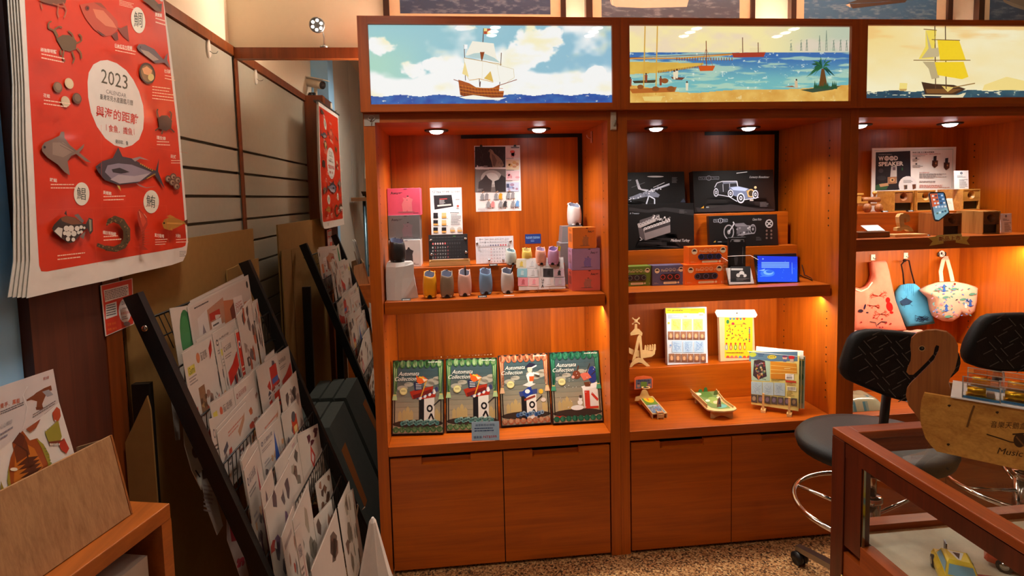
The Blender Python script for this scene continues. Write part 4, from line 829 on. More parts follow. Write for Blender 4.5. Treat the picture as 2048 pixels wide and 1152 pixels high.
b.build('highlight_dots', t)
def art_pc(L, b): A = L.art(b); A.text(.14, .24, .12, '創意動態紙模型', (40, 60, 100), wd=.7); A.rows(.1, .32, .84, .58, 2, (50, 70, 110), wmin=.9); A.text(.06, .88, .13, '優惠價：', (60, 70, 110), wd=.34); A.text(.42, .88, .14, 'NT$599', (176, 50, 60), wd=.48, bold=.02)
L = Leaf(r7(690, 1026), r7(878, 1020), ZB, r7(684, 898), .25); L.a.y += .004; L.b.y += .004
sheet('price_card', 'pale blue price card before the fox puzzle boxes', 'card', L, .001, (158, 182, 204), art_pc, 'gloss')
# hooks on this cabinet
p = at(*r5(88, 905), Y=-.001); t = thing('key_hook', 'clear adhesive plate with key hook on the left post under the galleon box', 'hook', (p.x, 0, p.z-.03))
a, c = at(*r5(28, 868), Y=-.002), at(*r5(150, 955), Y=-.002); e = at(*r5(112, 930), Y=-.002)
MB('plastic', (168, 160, 150)).slab([(a.x, -.002, a.z), (c.x, -.002, a.z), (c.x, -.002, e.z), (e.x, -.002, e.z), (e.x, -.002, c.z), (a.x, -.002, c.z)], (0, .0015, 0)).build('plate', t)
MB('plastic', (200, 196, 190)).tube([p+Vector((.012*math.cos(q), -.004, .009*math.sin(q)+.004)) for q in (2*math.pi*i/16 for i in range(16))], .0015, 6, closed=True).build('ring', t); MB('metal', (120, 110, 100)).tube([p+Vector((.002, -.004, .002)), p+Vector((.0, -.010, -.008)), p+Vector((-.001, -.014, -.012)), p+Vector((0, -.018, -.006))], .0016, 6).build('hook_tip', t)
p = at(1226, 242, Y=-.001); t = thing('adhesive_hook', 'white long adhesive hook on the post between the first two cabinets', 'hook', (p.x, 0, p.z-.04))
MB('plastic', (206, 196, 178)).bevelslab([(p.x-.0115+.0*z, -.009, p.z+z) for z in (-.036, )]+[(p.x+.0125, -.009, p.z-.036), (p.x+.0115, -.009, p.z+.036), (p.x-.0095, -.009, p.z+.036)], (0, .0085, 0), .004).build('pad', t)
MB('plastic', (150, 140, 122)).tube([p+Vector((.001, -.0105, -.02)), p+Vector((.006, -.013, -.006)), p+Vector((.007, -.014, .002))], .003, 8).build('hook_tip', t)
X0 = BAYS[0][2]; p = at(1184, 272, X=X0-.001); t = thing('adhesive_hook', 'small white hook on the right inner side of the first cabinet', 'hook', (X0, p.y, p.z-.03))
MB('plastic', (206, 150, 130)).slab([(X0-.001, p.y-.012, p.z+.02), (X0-.001, p.y+.012, p.z+.02), (X0-.001, p.y+.010, p.z-.03), (X0-.001, p.y-.010, p.z-.03)], (-.004, 0, 0)).build('pad', t)
MB('plastic', (206, 150, 130)).tube([(X0-.006, p.y, p.z-.008), (X0-.014, p.y, p.z-.010), (X0-.022, p.y, p.z-.004), (X0-.025, p.y, p.z+.006)], .003, 8).build('hook_tip', t)
# ================================================================ second cabinet: black kits, radios, wooden toys
x0, x1 = BAYS[1][1], BAYS[1][2]
S1, S2 = 1.261, 1.4155
riser('lower wooden step under the treasure chest and motorcycle boxes', x0+.004, 1.585, .25, ZS, S1)
riser('upper wooden step under the seaplane and car boxes', x0+.004, 1.575, .31, S1+.0005, S2)
S1 += .0005; S2 += .0005
SL = (176, 182, 196)
def blackbox(lab, bl, br, Z, tl, tr, lean, artf, Yf, dep=.045):
    a = at(*g1(*bl), Y=Yf); c = at(*g1(*br), Y=Yf); a.z = c.z = Z
    L = Leaf(None, None, None, g1(*tl), lean, g1(*tr) if tr else None, bl3=a, br3=c); b = MB('gloss', (22, 21, 22)); L.body(b, dep, .0012)
    A = L.pxart(b, g1, 'gloss'); A.EPS = .00005; artf(A, L); return tag(b.build('model_kit_box'), lab, 'box', 'black metal model kit boxes')
def logo(A, x, y, w): A.line([(x, y+8), (x, y-8), (x+w, y-10), (x+w, y+6), (x, y+8)], 1.6, SL); A.ell(x+w*.5, y-1, 15, 15, SL); A.ell(x+w*.5, y-1, 12, 12, (22, 21, 22)); A.line([(x+w*.5, y-10), (x+w*.5, y+8)], 2, SL); A.text(x+6, y+4, 9, 'Toy &', SL, wd=w*.3, shear=.4); A.text(x+w*.68, y+3, 9, 'Treasury', SL, wd=w*.27, shear=.4)
def haze(A, x0, y0, x1, y1):
    for k in range(8): A.poly([(x0+(x1-x0)*.1, y0+(y1-y0)*k/8), (x1-(x1-x0)*.1, y0+(y1-y0)*k/8), (x1, y1), (x0, y1)], mixc((22, 21, 22), (92, 84, 84), k/10), False)
    A.l += 1
def a_plane(A, L):
    A.text(-30, 432, 12, 'Toy & Treasury', SL, wd=130, shear=.4); haze(A, 60, 545, 260, 596)
    A.poly([(125, 425), (136, 420), (152, 465), (160, 478), (205, 484), (190, 495), (140, 480)], (190, 190, 200)); A.line([(90, 535), (190, 500), (330, 450)], 12, (160, 164, 180)); A.line([(84, 545), (330, 446)], 4, (226, 226, 236)); A.poly([(90, 530), (150, 505), (240, 492), (272, 515), (262, 530), (190, 525), (110, 545)], (120, 124, 140)); A.line([(190, 570), (205, 520), (240, 540), (240, 572)], 7, (206, 210, 226)); A.line([(186, 575), (246, 574)], 8, (170, 174, 190)); A.line([(232, 470), (300, 440)], 3, (210, 210, 220)); A.line([(100, 470), (180, 440)], 2, (120, 122, 130))
    for k in range(30): x = rng.uniform(95, 290); A.ell(x, 545-(x-90)*.42+rng.uniform(-10, 16), 4, 3, rng.choice([(236, 236, 244), (60, 60, 70), (150, 154, 170)]), up=False)
    A.l += 1; A.rows(345, 408, 395, 445, 5, (110, 108, 110)); A.ell(245, 404, 50, 5, (200, 196, 196)); A.poly([(395, 560), (415, 535), (428, 560)], (50, 54, 70))
def a_car(A, L):
    logo(A, 508, 414, 122); A.text(815, 416, 16, 'Luxury Roadster', (206, 206, 206), wd=122, shear=.45); haze(A, 520, 520, 960, 612)
    A.poly([(500, 618), (490, 590), (560, 600), (700, 570), (850, 596), (960, 600), (966, 612)], (48, 44, 46))
    W_ = (214, 218, 232); M_ = (120, 126, 146)
    A.poly([(604, 470), (618, 445), (648, 436), (736, 434), (742, 462), (690, 470), (690, 500), (620, 500)], (40, 40, 46)); A.line([(604, 470), (618, 443), (650, 433), (738, 432), (744, 464)], 5, W_); A.poly([(650, 436), (735, 434), (738, 444), (656, 448)], M_); A.line([(654, 450), (656, 496)], 3, W_); A.line([(694, 446), (696, 494)], 3, W_)
    A.poly([(690, 468), (745, 462), (800, 474), (840, 490), (846, 530), (780, 540), (700, 512)], (110, 120, 150)); A.poly([(700, 470), (750, 464), (806, 478), (788, 492), (716, 486)], (176, 190, 224)); A.poly([(796, 490), (830, 482), (846, 520), (806, 530)], (176, 140, 84)); A.ell(824, 505, 22, 26, (206, 170, 110)); A.ell(824, 505, 15, 18, (70, 56, 40))
    A.line([(600, 510), (690, 525), (740, 555)], 4, W_); A.line([(780, 545), (870, 530)], 5, W_)
    for x, y, rx, ry in ((612, 500, 15, 26), (700, 506, 17, 24), (762, 534, 24, 32), (850, 512, 18, 27)): A.ell(x, y, rx, ry, W_); A.ell(x, y, rx*.72, ry*.74, (30, 30, 34)); A.ell(x, y, rx*.4, ry*.42, W_); A.ell(x, y, rx*.2, ry*.2, (60, 60, 70))
    A.ell(850, 470, 8, 8, (226, 200, 150)); A.rect(816, 542, 838, 552, (200, 196, 190)); A.poly([(518, 596), (538, 582), (538, 596)], (206, 150, 50)); A.rect(552, 586, 568, 594, (150, 150, 150)); A.rows(878, 560, 942, 590, 5, (110, 108, 110)); A.line([(735, 384), (800, 376)], 4, (220, 220, 224))
def a_chest(A, L):
    A.text(90, 634, 12, '& Treasury', SL, wd=58, shear=.4); A.poly([(85, 590), (200, 606), (300, 590), (478, 606), (478, 640), (300, 612), (200, 624), (85, 612)], (44, 42, 44)); haze(A, 120, 740, 400, 838)
    A.poly([(136, 690), (268, 634), (272, 664), (142, 720)], (170, 160, 158)); A.poly([(150, 668), (262, 632), (266, 650), (146, 700)], (90, 82, 84)); A.poly([(172, 720), (334, 664), (336, 742), (184, 790)], (132, 120, 120)); A.poly([(140, 712), (172, 720), (184, 792), (150, 772)], (84, 76, 78))
    for k in range(9): x, y = 176+k*18, 716-k*6.2; A.line([(x, y+18), (x, y), (x+12, y-4), (x+12, y+8), (x+6, y+10)], 3, (226, 220, 220), False)
    for k in range(7): x, y = 150+k*17, 690-k*7; A.line([(x, y+14), (x, y), (x+10, y-4), (x+10, y+6)], 3, (210, 204, 204), False)
    for k in range(16): A.ell(rng.uniform(230, 335), rng.uniform(640, 668), 5, 6, rng.choice([(176, 168, 168), (100, 94, 94), (214, 206, 206)]), up=False)
    A.l += 1; A.poly([(178, 730), (334, 678), (335, 696), (180, 746)], (60, 54, 56)); A.line([(150, 770), (165, 785), (150, 792)], 4, (190, 184, 184)); A.text(338, 804, 22, 'Medieval Turkey', (226, 220, 220), wd=116, shear=.45); A.rows(390, 606, 440, 630, 4, (96, 92, 94))
def a_moto(A, L):
    logo(A, 598, 672, 84); A.text(834, 670, 14, 'Classic Rider', (176, 170, 170), wd=56, shear=.4); haze(A, 620, 770, 800, 815); W_ = (150, 146, 152)
    for x, y, rx, ry in ((690, 740, 32, 46), (836, 722, 18, 30)): A.ell(x, y, rx, ry, W_); A.ell(x, y, rx*.8, ry*.82, (26, 25, 26)); A.ell(x, y, rx*.3, ry*.3, W_)
    A.line([(690, 740), (722, 690), (716, 678)], 7, (190, 186, 192)); A.poly([(722, 690), (780, 684), (800, 700), (770, 712), (730, 706)], (120, 114, 122)); A.poly([(740, 706), (800, 700), (816, 740), (770, 768), (736, 750)], (96, 92, 98)); A.line([(730, 700), (850, 704)], 6, (130, 126, 132)); A.line([(740, 760), (846, 746)], 6, W_)
    for k in range(14): A.ell(rng.uniform(735, 820), rng.uniform(700, 760), 6, 6, rng.choice([(196, 192, 198), (60, 56, 60), (140, 136, 142)]), up=False)
    A.l += 1; A.ell(934, 689, 24, 26, (180, 176, 176)); A.ell(934, 689, 17, 19, (24, 22, 22)); A.line([(916, 676), (952, 702)], 6, (180, 176, 176)); A.line([(950, 674), (918, 704)], 6, (180, 176, 176)); A.ell(934, 689, 7, 8, (180, 176, 176))
    for j in range(3):
        for k in range(2): A.ell(919+k*28, 732+j*22, 6, 7, (110, 90, 84), up=False)
    A.l += 1; A.poly([(595, 803), (610, 790), (610, 803)], (176, 140, 60)); A.rect(622, 796, 646, 803, (120, 120, 120)); A.rows(855, 770, 895, 795, 4, (84, 80, 82))
blackbox('black kit box with a metal seaplane, partly behind the treasure chest box', (-62, 600), (430, 600), S2, (-62, 388), None, .10, a_plane, .352)
blackbox('wide black kit box with a metal vintage car on the upper step', (482, 625), (972, 612), S2, (478, 378), (962, 366), .10, a_car, .335)
blackbox('black kit box with a metal treasure chest on the lower step', (-20, 840), (482, 832), S1, (-20, 572), (478, 572), .04, a_chest, .254, .04)
blackbox('black kit box with a metal motorcycle, right end of the lower step', (576, 822), (992, 808), S1, (560, 648), (988, 632), .10, a_moto, .258, .024)

# cassette shaped speaker boxes
def radio(lab, xs, yt, yb, Yf, Z, col, ring, side=None, trim=(236, 206, 160)):
    a, c = at(*g1(xs[0], yb), Y=Yf), at(*g1(xs[1], yb), Y=Yf); H = at(*g1(xs[0], yt), Y=Yf).z-Z; a.z = c.z = Z; a.x = max(a.x, x0+.003)
    b = MB('print', col); b.bevelslab([a, c, c+Vector((0, 0, H)), a+Vector((0, 0, H))], (0, .055, 0), .001)
    A = quadart(b, a+Vector((0, 0, H)), c+Vector((0, 0, H)), c, a); D = (52, 36, 40); rx = H/(c.x-a.x)
    A.ell(.15, .26, .075, .075/rx, trim); A.poly([(.15+.05*math.cos(q), .26-.05/rx*math.sin(q)) for q in (math.pi*i/8 for i in range(9))], D)
    A.ell(.88, .22, .075, .075/rx, trim); A.poly([(.88+.05*math.cos(q), .22-.05/rx*math.sin(q)) for q in (math.pi*i/8 for i in range(9))], D)
    A.text(.28, .31, .12, 'Fin', trim, wd=.11)
    for k in range(3): A.ell(.44+k*.115, .23, .048, .048/rx, trim); A.ell(.44+k*.115, .23, .040, .040/rx, col); A.ell(.44+k*.115, .26, .02, .02/rx, mixc(trim, col, .4))
    A.text(.76, .31, .09, 'rs', trim, wd=.06)
    A.rect(.32, .42, .76, .74, D); A.ell(.32, .58, .085, .16, D); A.ell(.76, .58, .085, .16, D)
    for k in range(3): A.ell(.32+k*.22, .58, .075, .075/rx, ring); A.ell(.32+k*.22, .58, .055, .055/rx, (26, 22, 28)); A.ell(.32+k*.22, .585, .025, .025/rx, mixc(ring, (20, 20, 24), .7))
    A.rect(.36, .82, .72, .93, trim); A.ell(.36, .875, .025, .055, trim); A.ell(.72, .875, .025, .055, trim); A.ell(.79, .87, .03, .03/rx, trim); A.rows(.05, .84, .2, .92, 2, mixc(trim, col, .4)); A.text(.92, .94, .09, 'S', trim, wd=.03); A.rows(.38, .86, .70, .89, 1, mixc(trim, D, .5), wmin=.95)
    tag(b.build('cassette_speaker'), lab, 'speaker box', 'cassette shaped paper speaker boxes'); return Z+H+.0008
radio('green cassette shaped speaker box at the post, leftmost of four', (30, 220), 952, 1062, .19, ZS, (104, 128, 44), (110, 120, 110))
radio('blue cassette shaped speaker box with red rings between green and orange', (226, 424), 945, 1060, .178, ZS, (92, 88, 116), (196, 70, 56))
zz = radio('orange cassette shaped speaker box, lower of the orange pair', (424, 660), 940, 1060, .155, ZS, (236, 106, 24), (92, 84, 110))
radio('orange cassette shaped speaker box, upper of the orange pair', (446, 683), 832, 938, .162, zz, (236, 106, 24), (56, 52, 110))
# black bluetooth player box, acrylic tray with leaflet, tablet
a = at(*g1(688, 945), Y=.185); c = at(*g1(792, 945), Y=.185); zt_ = at(*g1(740, 772), Y=.185).z
b = MB('gloss', (26, 24, 26)); b.bevelslab([(a.x, .185, ZS), (c.x, .185, ZS), (c.x, .185, zt_), (a.x, .185, zt_)], (0, .012, 0), .001); A = pxart(b, g1, (0, .185, 0), (0, -1, 0)); A.line([(700, 800), (706, 785), (780, 785), (782, 800)], 4, (120, 118, 120)); A.ell(740, 794, 22, 6, (150, 150, 154)); A.line([(775, 830), (772, 930)], 3, (90, 88, 90)); A.poly([(722, 900), (735, 880), (748, 905), (740, 940), (726, 940)], (70, 66, 68))
tag(b.build('display_box'), 'tall glossy black panel behind the clear leaflet holder', 'box')
t = thing('leaflet_holder', 'open clear acrylic box holding a black and white leaflet', 'holder', at(*g1(770, 1056), Z=ZS)); Yh = .10
ax, cx_ = at(*g1(684, 1050), Y=Yh).x, at(*g1(868, 1050), Y=Yh).x; zh = at(*g1(775, 912), Y=Yh).z
for nm, bx in (('front_pane', (ax, cx_, Yh, Yh+.002, ZS, ZS+.03)), ('back_pane', (ax, cx_, Yh+.066, Yh+.068, ZS, zh+.012)), ('side_pane', (ax, ax+.002, Yh+.002, Yh+.066, ZS+.003, zh)), ('side_pane', (cx_-.002, cx_, Yh+.002, Yh+.066, ZS+.003, zh)), ('bottom_pane', (ax+.002, cx_-.002, Yh+.002, Yh+.066, ZS, ZS+.003))): MB('acrylic').box(*bx).build(nm, t)
MB('plastic', (230, 214, 206)).tube([(ax, Yh, zh), (ax, Yh+.067, zh+.012), (cx_, Yh+.067, zh+.012), (cx_, Yh, zh)], .0012, 6).build('polished_edge', t)
def a_lf(L, b):
    A = L.pxart(b, g1); A.rect(700, 948, 822, 1043, (34, 32, 34)); A.rect(704, 960, 775, 972, (206, 200, 196)); A.ell(768, 990, 16, 14, (220, 214, 210)); A.ell(748, 1002, 13, 12, (200, 194, 190)); A.ell(786, 1004, 12, 10, (210, 204, 200)); A.ell(768, 1006, 12, 9, (60, 56, 56)); A.rows(736, 1020, 815, 1038, 3, (120, 116, 116))
q = at(*g1(740, 1040), Y=Yh+.012); w_ = at(*g1(830, 1040), Y=Yh+.012)
L = Leaf(None, None, None, g1(696, 946), .45, bl3=Vector((ax+.012, Yh+.010, ZS+.004)), br3=Vector((cx_-.012, Yh+.010, ZS+.004)))
L.h = min(L.h, .075); sheet('leaflet', 'small black product leaflet leaning inside the clear acrylic box', 'leaflet', L, .001, (214, 206, 200), a_lf)
a, c = at(*g1(868, 1050), Y=.115), at(*g1(1122, 1054), Y=.115); a.z = c.z = ZS
L = Leaf(None, None, None, g1(843, 872), .22, g1(1120, 880), bl3=a, br3=c)
def zmin(p, z): return Vector((p.x, p.y, max(p.z, z)))
t = thing('tablet', 'tablet computer showing a blue screen on the upper middle shelf', 'tablet', (a+c)/2)
b = MB('plastic', (22, 22, 34)); L.body(b, .014, .003); b.build('casing', t)
b = MB('glow', (10, 40, 200)); A = L.pxart(b, g1, 'glow'); A.EPS = .00006
for k in range(10): A.poly([(862, 885+k*15.6), (1106, 889+k*15.2), (1106, 889+(k+1)*15.2+1), (866, 885+(k+1)*15.6+1)], mixc((10, 52, 225), (16, 84, 250), sstep(0, .6, k/9)), False)
A.l += 1
for k in range(4): A.rect(888, 922+k*9.5, 1056, 929+k*9.5, (120, 170, 250), False)
A.l += 1; A.line([(1073, 925), (1074, 995)], 2, (150, 190, 255)); A.ell(897, 903, 5, 5, (120, 160, 240)); A.ell(925, 990, 44, 22, (60, 130, 250)); A.ell(930, 985, 30, 15, (130, 190, 255)); A.ell(936, 980, 22, 9, (40, 110, 240)); A.poly([(870, 975), (910, 962), (905, 975)], (140, 190, 255)); A.line([(880, 1010), (960, 1000)], 4, (90, 150, 255))
for k in range(9): A.ell(rng.uniform(990, 1095), rng.uniform(895, 1030), 2, 2, (110, 170, 255), up=False)
b.build('screen', t)
p = at(*g1(1126, 1000), Y=.13); MB('plastic', (30, 20, 20)).tube([zmin(q_, ZS+.0035) for q_ in [p+Vector((-.003, .0, 0)), p+Vector((.012, 0, -.010)), at(*g1(1165, 1020), Y=.13), at(*g1(1195, 1034), Y=.125)]+[at(*g1(1190, 1020), Y=.15), at(*g1(1150, 1000), Y=.2), at(*g1(1134, 940), Y=.24)]], .0022, 8).build('power_cable', t)

# ---------------------------------------------------------------- lower shelf of the middle cabinet
RZ2 = .698; RY2 = .305
riser('long low wooden step on the lower middle shelf', x0+.004, 1.50, RY2, ZB, RZ2-.0005)
WD = (222, 188, 134)
def plate(b, pts, Y, d=.004, crop=g2, col=None): b.slab([Vector((q.x, Y, max(q.z, RZ2+.0005))) for q in (at(*crop(*p_), Y=Y) for p_ in pts)], (0, d, 0), col=col or WD)
t = thing('wooden_ship_ride', 'pale plywood swinging pirate ship model on the step', 'toy', Vector((at(*g2(190, 600), Y=.33).x, .33, RZ2))); Yp = .325
b = MB('ply', WD)
for dy in (0, .05):
    Y = Yp+dy
    plate(b, [(112, 600), (122, 565), (150, 530), (182, 520), (215, 528), (245, 560), (268, 582), (268, 598), (242, 600), (236, 582), (205, 560), (180, 556), (150, 570), (130, 590), (126, 608), (112, 608)], Y)
    plate(b, [(130, 545), (150, 470), (172, 360), (186, 345), (202, 352), (208, 420), (216, 530), (198, 526), (192, 440), (186, 400), (170, 480), (152, 548)], Y+.005)
b.build('support_frame', t)
b = MB('ply', (226, 190, 130)); 
for dy in (.012, .040): plate(b, [(60, 440), (100, 480), (160, 512), (225, 522), (282, 512), (306, 492), (310, 462), (296, 458), (288, 470), (230, 462), (150, 462), (100, 440), (70, 420)], Yp+dy)
for k in range(5): plate(b, [(225+k*18, 466-k*1.0), (229+k*18, 430-k*2), (240+k*18, 428-k*2), (242+k*18, 464-k*1.0)], Yp+.018+.004*(k % 2)); 
for k in range(5): q = at(*g2(234+k*18, 430-k*2), Y=Yp+.022); b.ball(q, .0042, n=10, m=6)
b.build('boat', t)
b = MB('ply', (236, 206, 156)); plate(b, [(118, 330), (150, 296), (185, 300), (212, 330), (208, 352), (180, 340), (150, 345), (120, 350)], Yp+.028); q = at(*g2(160, 238), Y=Yp+.03); b.ball(q, .009, .004, .009, 14, 8)
for s_ in (-1, 1): b.tube([q+Vector((-.016*s_, 0, -.014)), q+Vector((.016*s_, 0, .014))], .003, 8); b.ball(q+Vector((-.016*s_, 0, -.014)), .0042, n=8, m=6); b.ball(q+Vector((.016*s_, 0, .014)), .0042, n=8, m=6)
plate(b, [(152, 262), (170, 262), (172, 300), (150, 300)], Yp+.029); b.build('skull_top', t)

def a_blue(L, b):
    A = L.pxart(b, g2); A.rect(388, 140, 690, 180, (240, 214, 24)); A.text(402, 166, 18, '∞ puzzle', (60, 70, 30), wd=120, bold=.02); A.rows(580, 145, 660, 165, 3, (120, 110, 30)); A.rect(404, 186, 700, 220, (170, 190, 222)); A.text(440, 208, 12, 'Logic tower', (226, 232, 246), wd=110, shear=.3); A.rect(524, 178, 572, 214, (244, 240, 236)); A.rect(642, 174, 680, 202, (244, 240, 236))
    for k in range(8): A.rect(530+k*3, 195, 531.5+k*3, 210, DK, False); A.rect(646+k*4, 180, 648+k*4, 198, DK, False)
    A.l += 1; A.ell(412, 254, 9, 9, (226, 190, 90))
    for j, c, d in ((0, (246, 226, 140), (226, 190, 60)), (1, (176, 204, 236), (110, 150, 214))):
        for k in range(3):
            x, y = 432+k*84-(-6 if j else 0), 222+j*168; A.rect(x, y, x+74, y+88, c)
            for q in range(10): A.line([(x+rng.uniform(4, 68), y+rng.uniform(4, 84)) for _ in range(3)], 1.5, d, False)
            A.l += 1
        for k in range(6): x, y = 406+k*48+(6 if j else 0), 318+j*170; A.rect(x, y, x+44, y+64, (150, 106, 84)); A.rect(x, y+46, x+44, y+64, (120, 76, 60)); A.poly([(x+14, y+50), (x+12, y+26), (x+22, y+10+4*(k % 3)), (x+32, y+28), (x+30, y+50)], (222, 170, 130))
    A.ell(424, 424, 8, 8, (120, 160, 220)); A.rows(414, 436, 436, 444, 2, (110, 120, 140))
L = Leaf(None, None, None, g2(386, 140), .06, g2(690, 140), bl3=Vector((at(*g2(404, 566), Y=.325).x, .325, RZ2)), br3=Vector((at(*g2(714, 558), Y=.325).x, .325, RZ2)))
sheet('puzzle_pack', 'light blue puzzle pack with yellow top standing on the low step', 'puzzle pack', L, .028, (214, 222, 240), a_blue, 'gloss')
def a_yel(L, b):
    A = L.pxart(b, g2); A.rect(842, 212, 1056, 520, (246, 206, 40))
    for k in range(5): A.poly([(875+k*26, 214), (899+k*26, 214), (890+k*26, 232), (884+k*26, 232)], rng.choice([(60, 110, 60), (190, 70, 60), (70, 120, 170)]), False)
    A.ell(866, 244, 12, 16, (40, 120, 70)); A.ell(906, 258, 12, 10, (190, 50, 70)); A.line([(850, 270), (1010, 262)], 3, (120, 80, 40)); A.poly([(975, 258), (990, 250), (1008, 262)], (120, 70, 60))
    for k in range(34): A.ell(rng.uniform(850, 1020), rng.uniform(275, 390), rng.uniform(3, 7), rng.uniform(3, 8), rng.choice([(150, 60, 50), (60, 110, 60), (40, 60, 90), (190, 120, 40), (110, 40, 60)]), up=False)
    A.l += 1
    for k in range(9): A.ell(1032, 290+k*13, 6, 6, rng.choice([(190, 60, 50), (60, 120, 110), (60, 90, 160)]), up=False)
    for k in range(5): x = 855+k*35; A.ell(x, 440, 11, 22, [(130, 140, 190), (220, 90, 80), (60, 140, 70), (230, 100, 90), (236, 140, 40)][k]); A.ell(x, 412, 7, 8, (190, 60, 50)); A.ell(x, 440, 5, 14, (246, 220, 130))
    A.rows(850, 478, 990, 490, 1, (120, 60, 40), wmin=.95)
    for k in range(6): A.poly([(850+k*32, 520), (858+k*32, 504), (872+k*32, 504), (880+k*32, 520)], rng.choice([(230, 110, 100), (90, 150, 190), (220, 80, 60)]), False)
t = thing('craft_pack', 'clear bagged yellow craft sheet with white header card on the step', 'craft pack', Vector((at(*g2(930, 540), Y=.335).x, .335, RZ2)))
L = Leaf(None, None, None, g2(785, 208), .08, g2(1075, 208), bl3=Vector((at(*g2(810, 545), Y=.335).x, .335, RZ2)), br3=Vector((at(*g2(1078, 545), Y=.335).x, .335, RZ2)))
b = MB('gloss', (226, 190, 150)); L.body(b, .02, .001); a_yel(L, b); b.build('bag', t)
b = MB('paper', (240, 234, 226)); A = pxart(b, g2, L.a+L.n*.004, L.n); A.l = 0; P4 = [A.mp(*q) for q in ((768, 170), (778, 152), (1072, 150), (1094, 192), (1080, 212), (786, 208))]; b.slab(P4, -L.n*.003); A.l = 3; A.ell(936, 178, 6, 5, (60, 50, 40)); b.build('header_card', t)

# stack of bagged kits on a small bamboo easel
def a_kit(L, b):
    A = L.pxart(b, g2); A.rect(1030, 474, 1402, 548, (86, 120, 150)); A.poly([(1032, 476), (1400, 508), (1402, 548), (1032, 520)], (92, 124, 150))
    A.ell(1058, 496, 28, 18, (176, 190, 60)); A.ell(1205, 514, 36, 16, (206, 190, 70)); A.text(1175, 520, 16, 'DIY', (120, 90, 20), wd=60); A.rows(1100, 492, 1160, 516, 2, (40, 60, 110)); A.ell(1304, 520, 18, 16, (226, 176, 150)); A.ell(1304, 510, 20, 8, (120, 60, 110)); A.ell(1356, 518, 24, 16, (200, 40, 50)); A.poly([(1344, 530), (1372, 532), (1374, 556), (1342, 554)], (206, 176, 150)); A.poly([(1294, 530), (1314, 532), (1316, 552), (1292, 550)], (90, 100, 150))
    A.poly([(1044, 530), (1190, 546), (1190, 700), (1048, 694)], (170, 196, 176)); A.poly([(1068, 540), (1110, 534), (1152, 546), (1166, 664), (1100, 690), (1060, 656)], (64, 44, 50))
    for k in range(44): A.ell(rng.uniform(1076, 1150), rng.uniform(556, 660), rng.uniform(4, 9), rng.uniform(3, 8), rng.choice([(120, 90, 130), (190, 160, 70), (90, 130, 100), (150, 60, 60), (200, 180, 150)]), up=False)
    A.l += 1; A.poly([(1090, 660), (1120, 655), (1104, 692)], (190, 110, 70)); A.line([(1130, 680), (1160, 690)], 4, (60, 60, 50))
    A.poly([(1194, 546), (1394, 566), (1398, 640), (1196, 636)], (214, 140, 40)); A.poly([(1196, 640), (1310, 642), (1310, 690), (1196, 680)], (206, 130, 36)); A.line([(1196, 578), (1396, 596)], 4, (240, 200, 110)); A.line([(1196, 610), (1396, 624)], 4, (240, 200, 110)); A.line([(1196, 640), (1396, 642)], 4, (240, 200, 110)); A.rows(1300, 600, 1350, 615, 1, (240, 210, 140))
    A.poly([(1308, 642), (1374, 646), (1374, 690), (1308, 686)], (246, 242, 236)); A.rows(1316, 650, 1366, 660, 2, DK)
    for k in range(12): A.rect(1318+k*3.6, 664, 1320+k*3.6, 682, DK, False)
    A.l += 1; A.poly([(1310, 692), (1392, 700), (1392, 714), (1310, 708)], (196, 60, 40))
    for k in range(3): x = 1046+k*88; A.poly([(x, 702+k*4), (x+84, 706+k*4), (x+84, 806+k*4), (x, 798+k*4)], (176, 196, 206)); [A.line([(x+rng.uniform(5, 78), 712+k*4+rng.uniform(0, 85)) for _ in range(3)], 1.6, (140, 160, 186), False) for q in range(9)]; A.l += 1
    A.poly([(1322, 738), (1392, 744), (1392, 776), (1322, 768)], (246, 240, 220))
    for k in range(14): A.rect(1326+k*4.4, 744, 1328+k*4.4, 768, DK, False)
    A.l += 1; A.rows(1200, 684, 1300, 704, 3, (120, 100, 40)); A.rows(1318, 716, 1390, 735, 2, (150, 60, 40)); A.rows(1318, 780, 1385, 820, 4, (150, 120, 60))
    for k in range(7): x = 1046+k*51; y = 802+k*4.5; A.poly([(x, y), (x+46, y+4), (x+46, y+64), (x, y+56)], (90, 76, 70)); A.ell(x+22, y+30, 14, 18, rng.choice([(170, 150, 120), (130, 110, 130), (150, 120, 90)]), up=False)
    A.l += 1; A.line([(1018, 470), (1400, 508)], 3, (236, 240, 240))
base = (g2(1045, 880), g2(1408, 935))
a, c = at(*base[0], Z=ZB+.02), at(*base[1], Z=ZB+.02); u = (c-a).normalized(); back = Vector((-u.y, u.x, 0))
if back.y < 0: back = -back
def kit(lab, off, dx, dz, col, artf, hdr):
    t = thing('craft_pack', lab, 'craft pack', a+back*off+u*dx, 'bagged craft kits on the easel')
    L = Leaf(None, None, None, g2(1020, 470), .16, g2(1396, 500), bl3=a+back*off+u*dx+Vector((0, 0, dz)), br3=c+back*off+u*dx+Vector((0, 0, dz))); b = MB('gloss', col); L.body(b, .012, .001)
    if artf: artf(L, b)
    b.build('card', t)
    if hdr: b = MB('paper', (240, 236, 226)); b.slab([L.p(.02, -.09, -.001), L.p(1.02, -.09, -.001), L.p(1.03, .06, -.001), L.p(.01, .06, -.001)], -L.n*.014); A = L.art(b); A.l = 18; A.ell(.52, -.02, .014, .012, (70, 60, 50)); b.build('header_card', t)
    b = MB('film'); b.quad(L.p(-.02, 1.0, -.0045), L.p(1.03, 1.0, -.0045), L.p(1.02, -.02, -.0045), L.p(-.02, -.02, -.0045)); b.build('bag_film', t)
    return L
kit('bagged pinball craft kit with orange instruction card, front of the easel stack', 0, 0, 0, (232, 214, 130), a_kit, False)
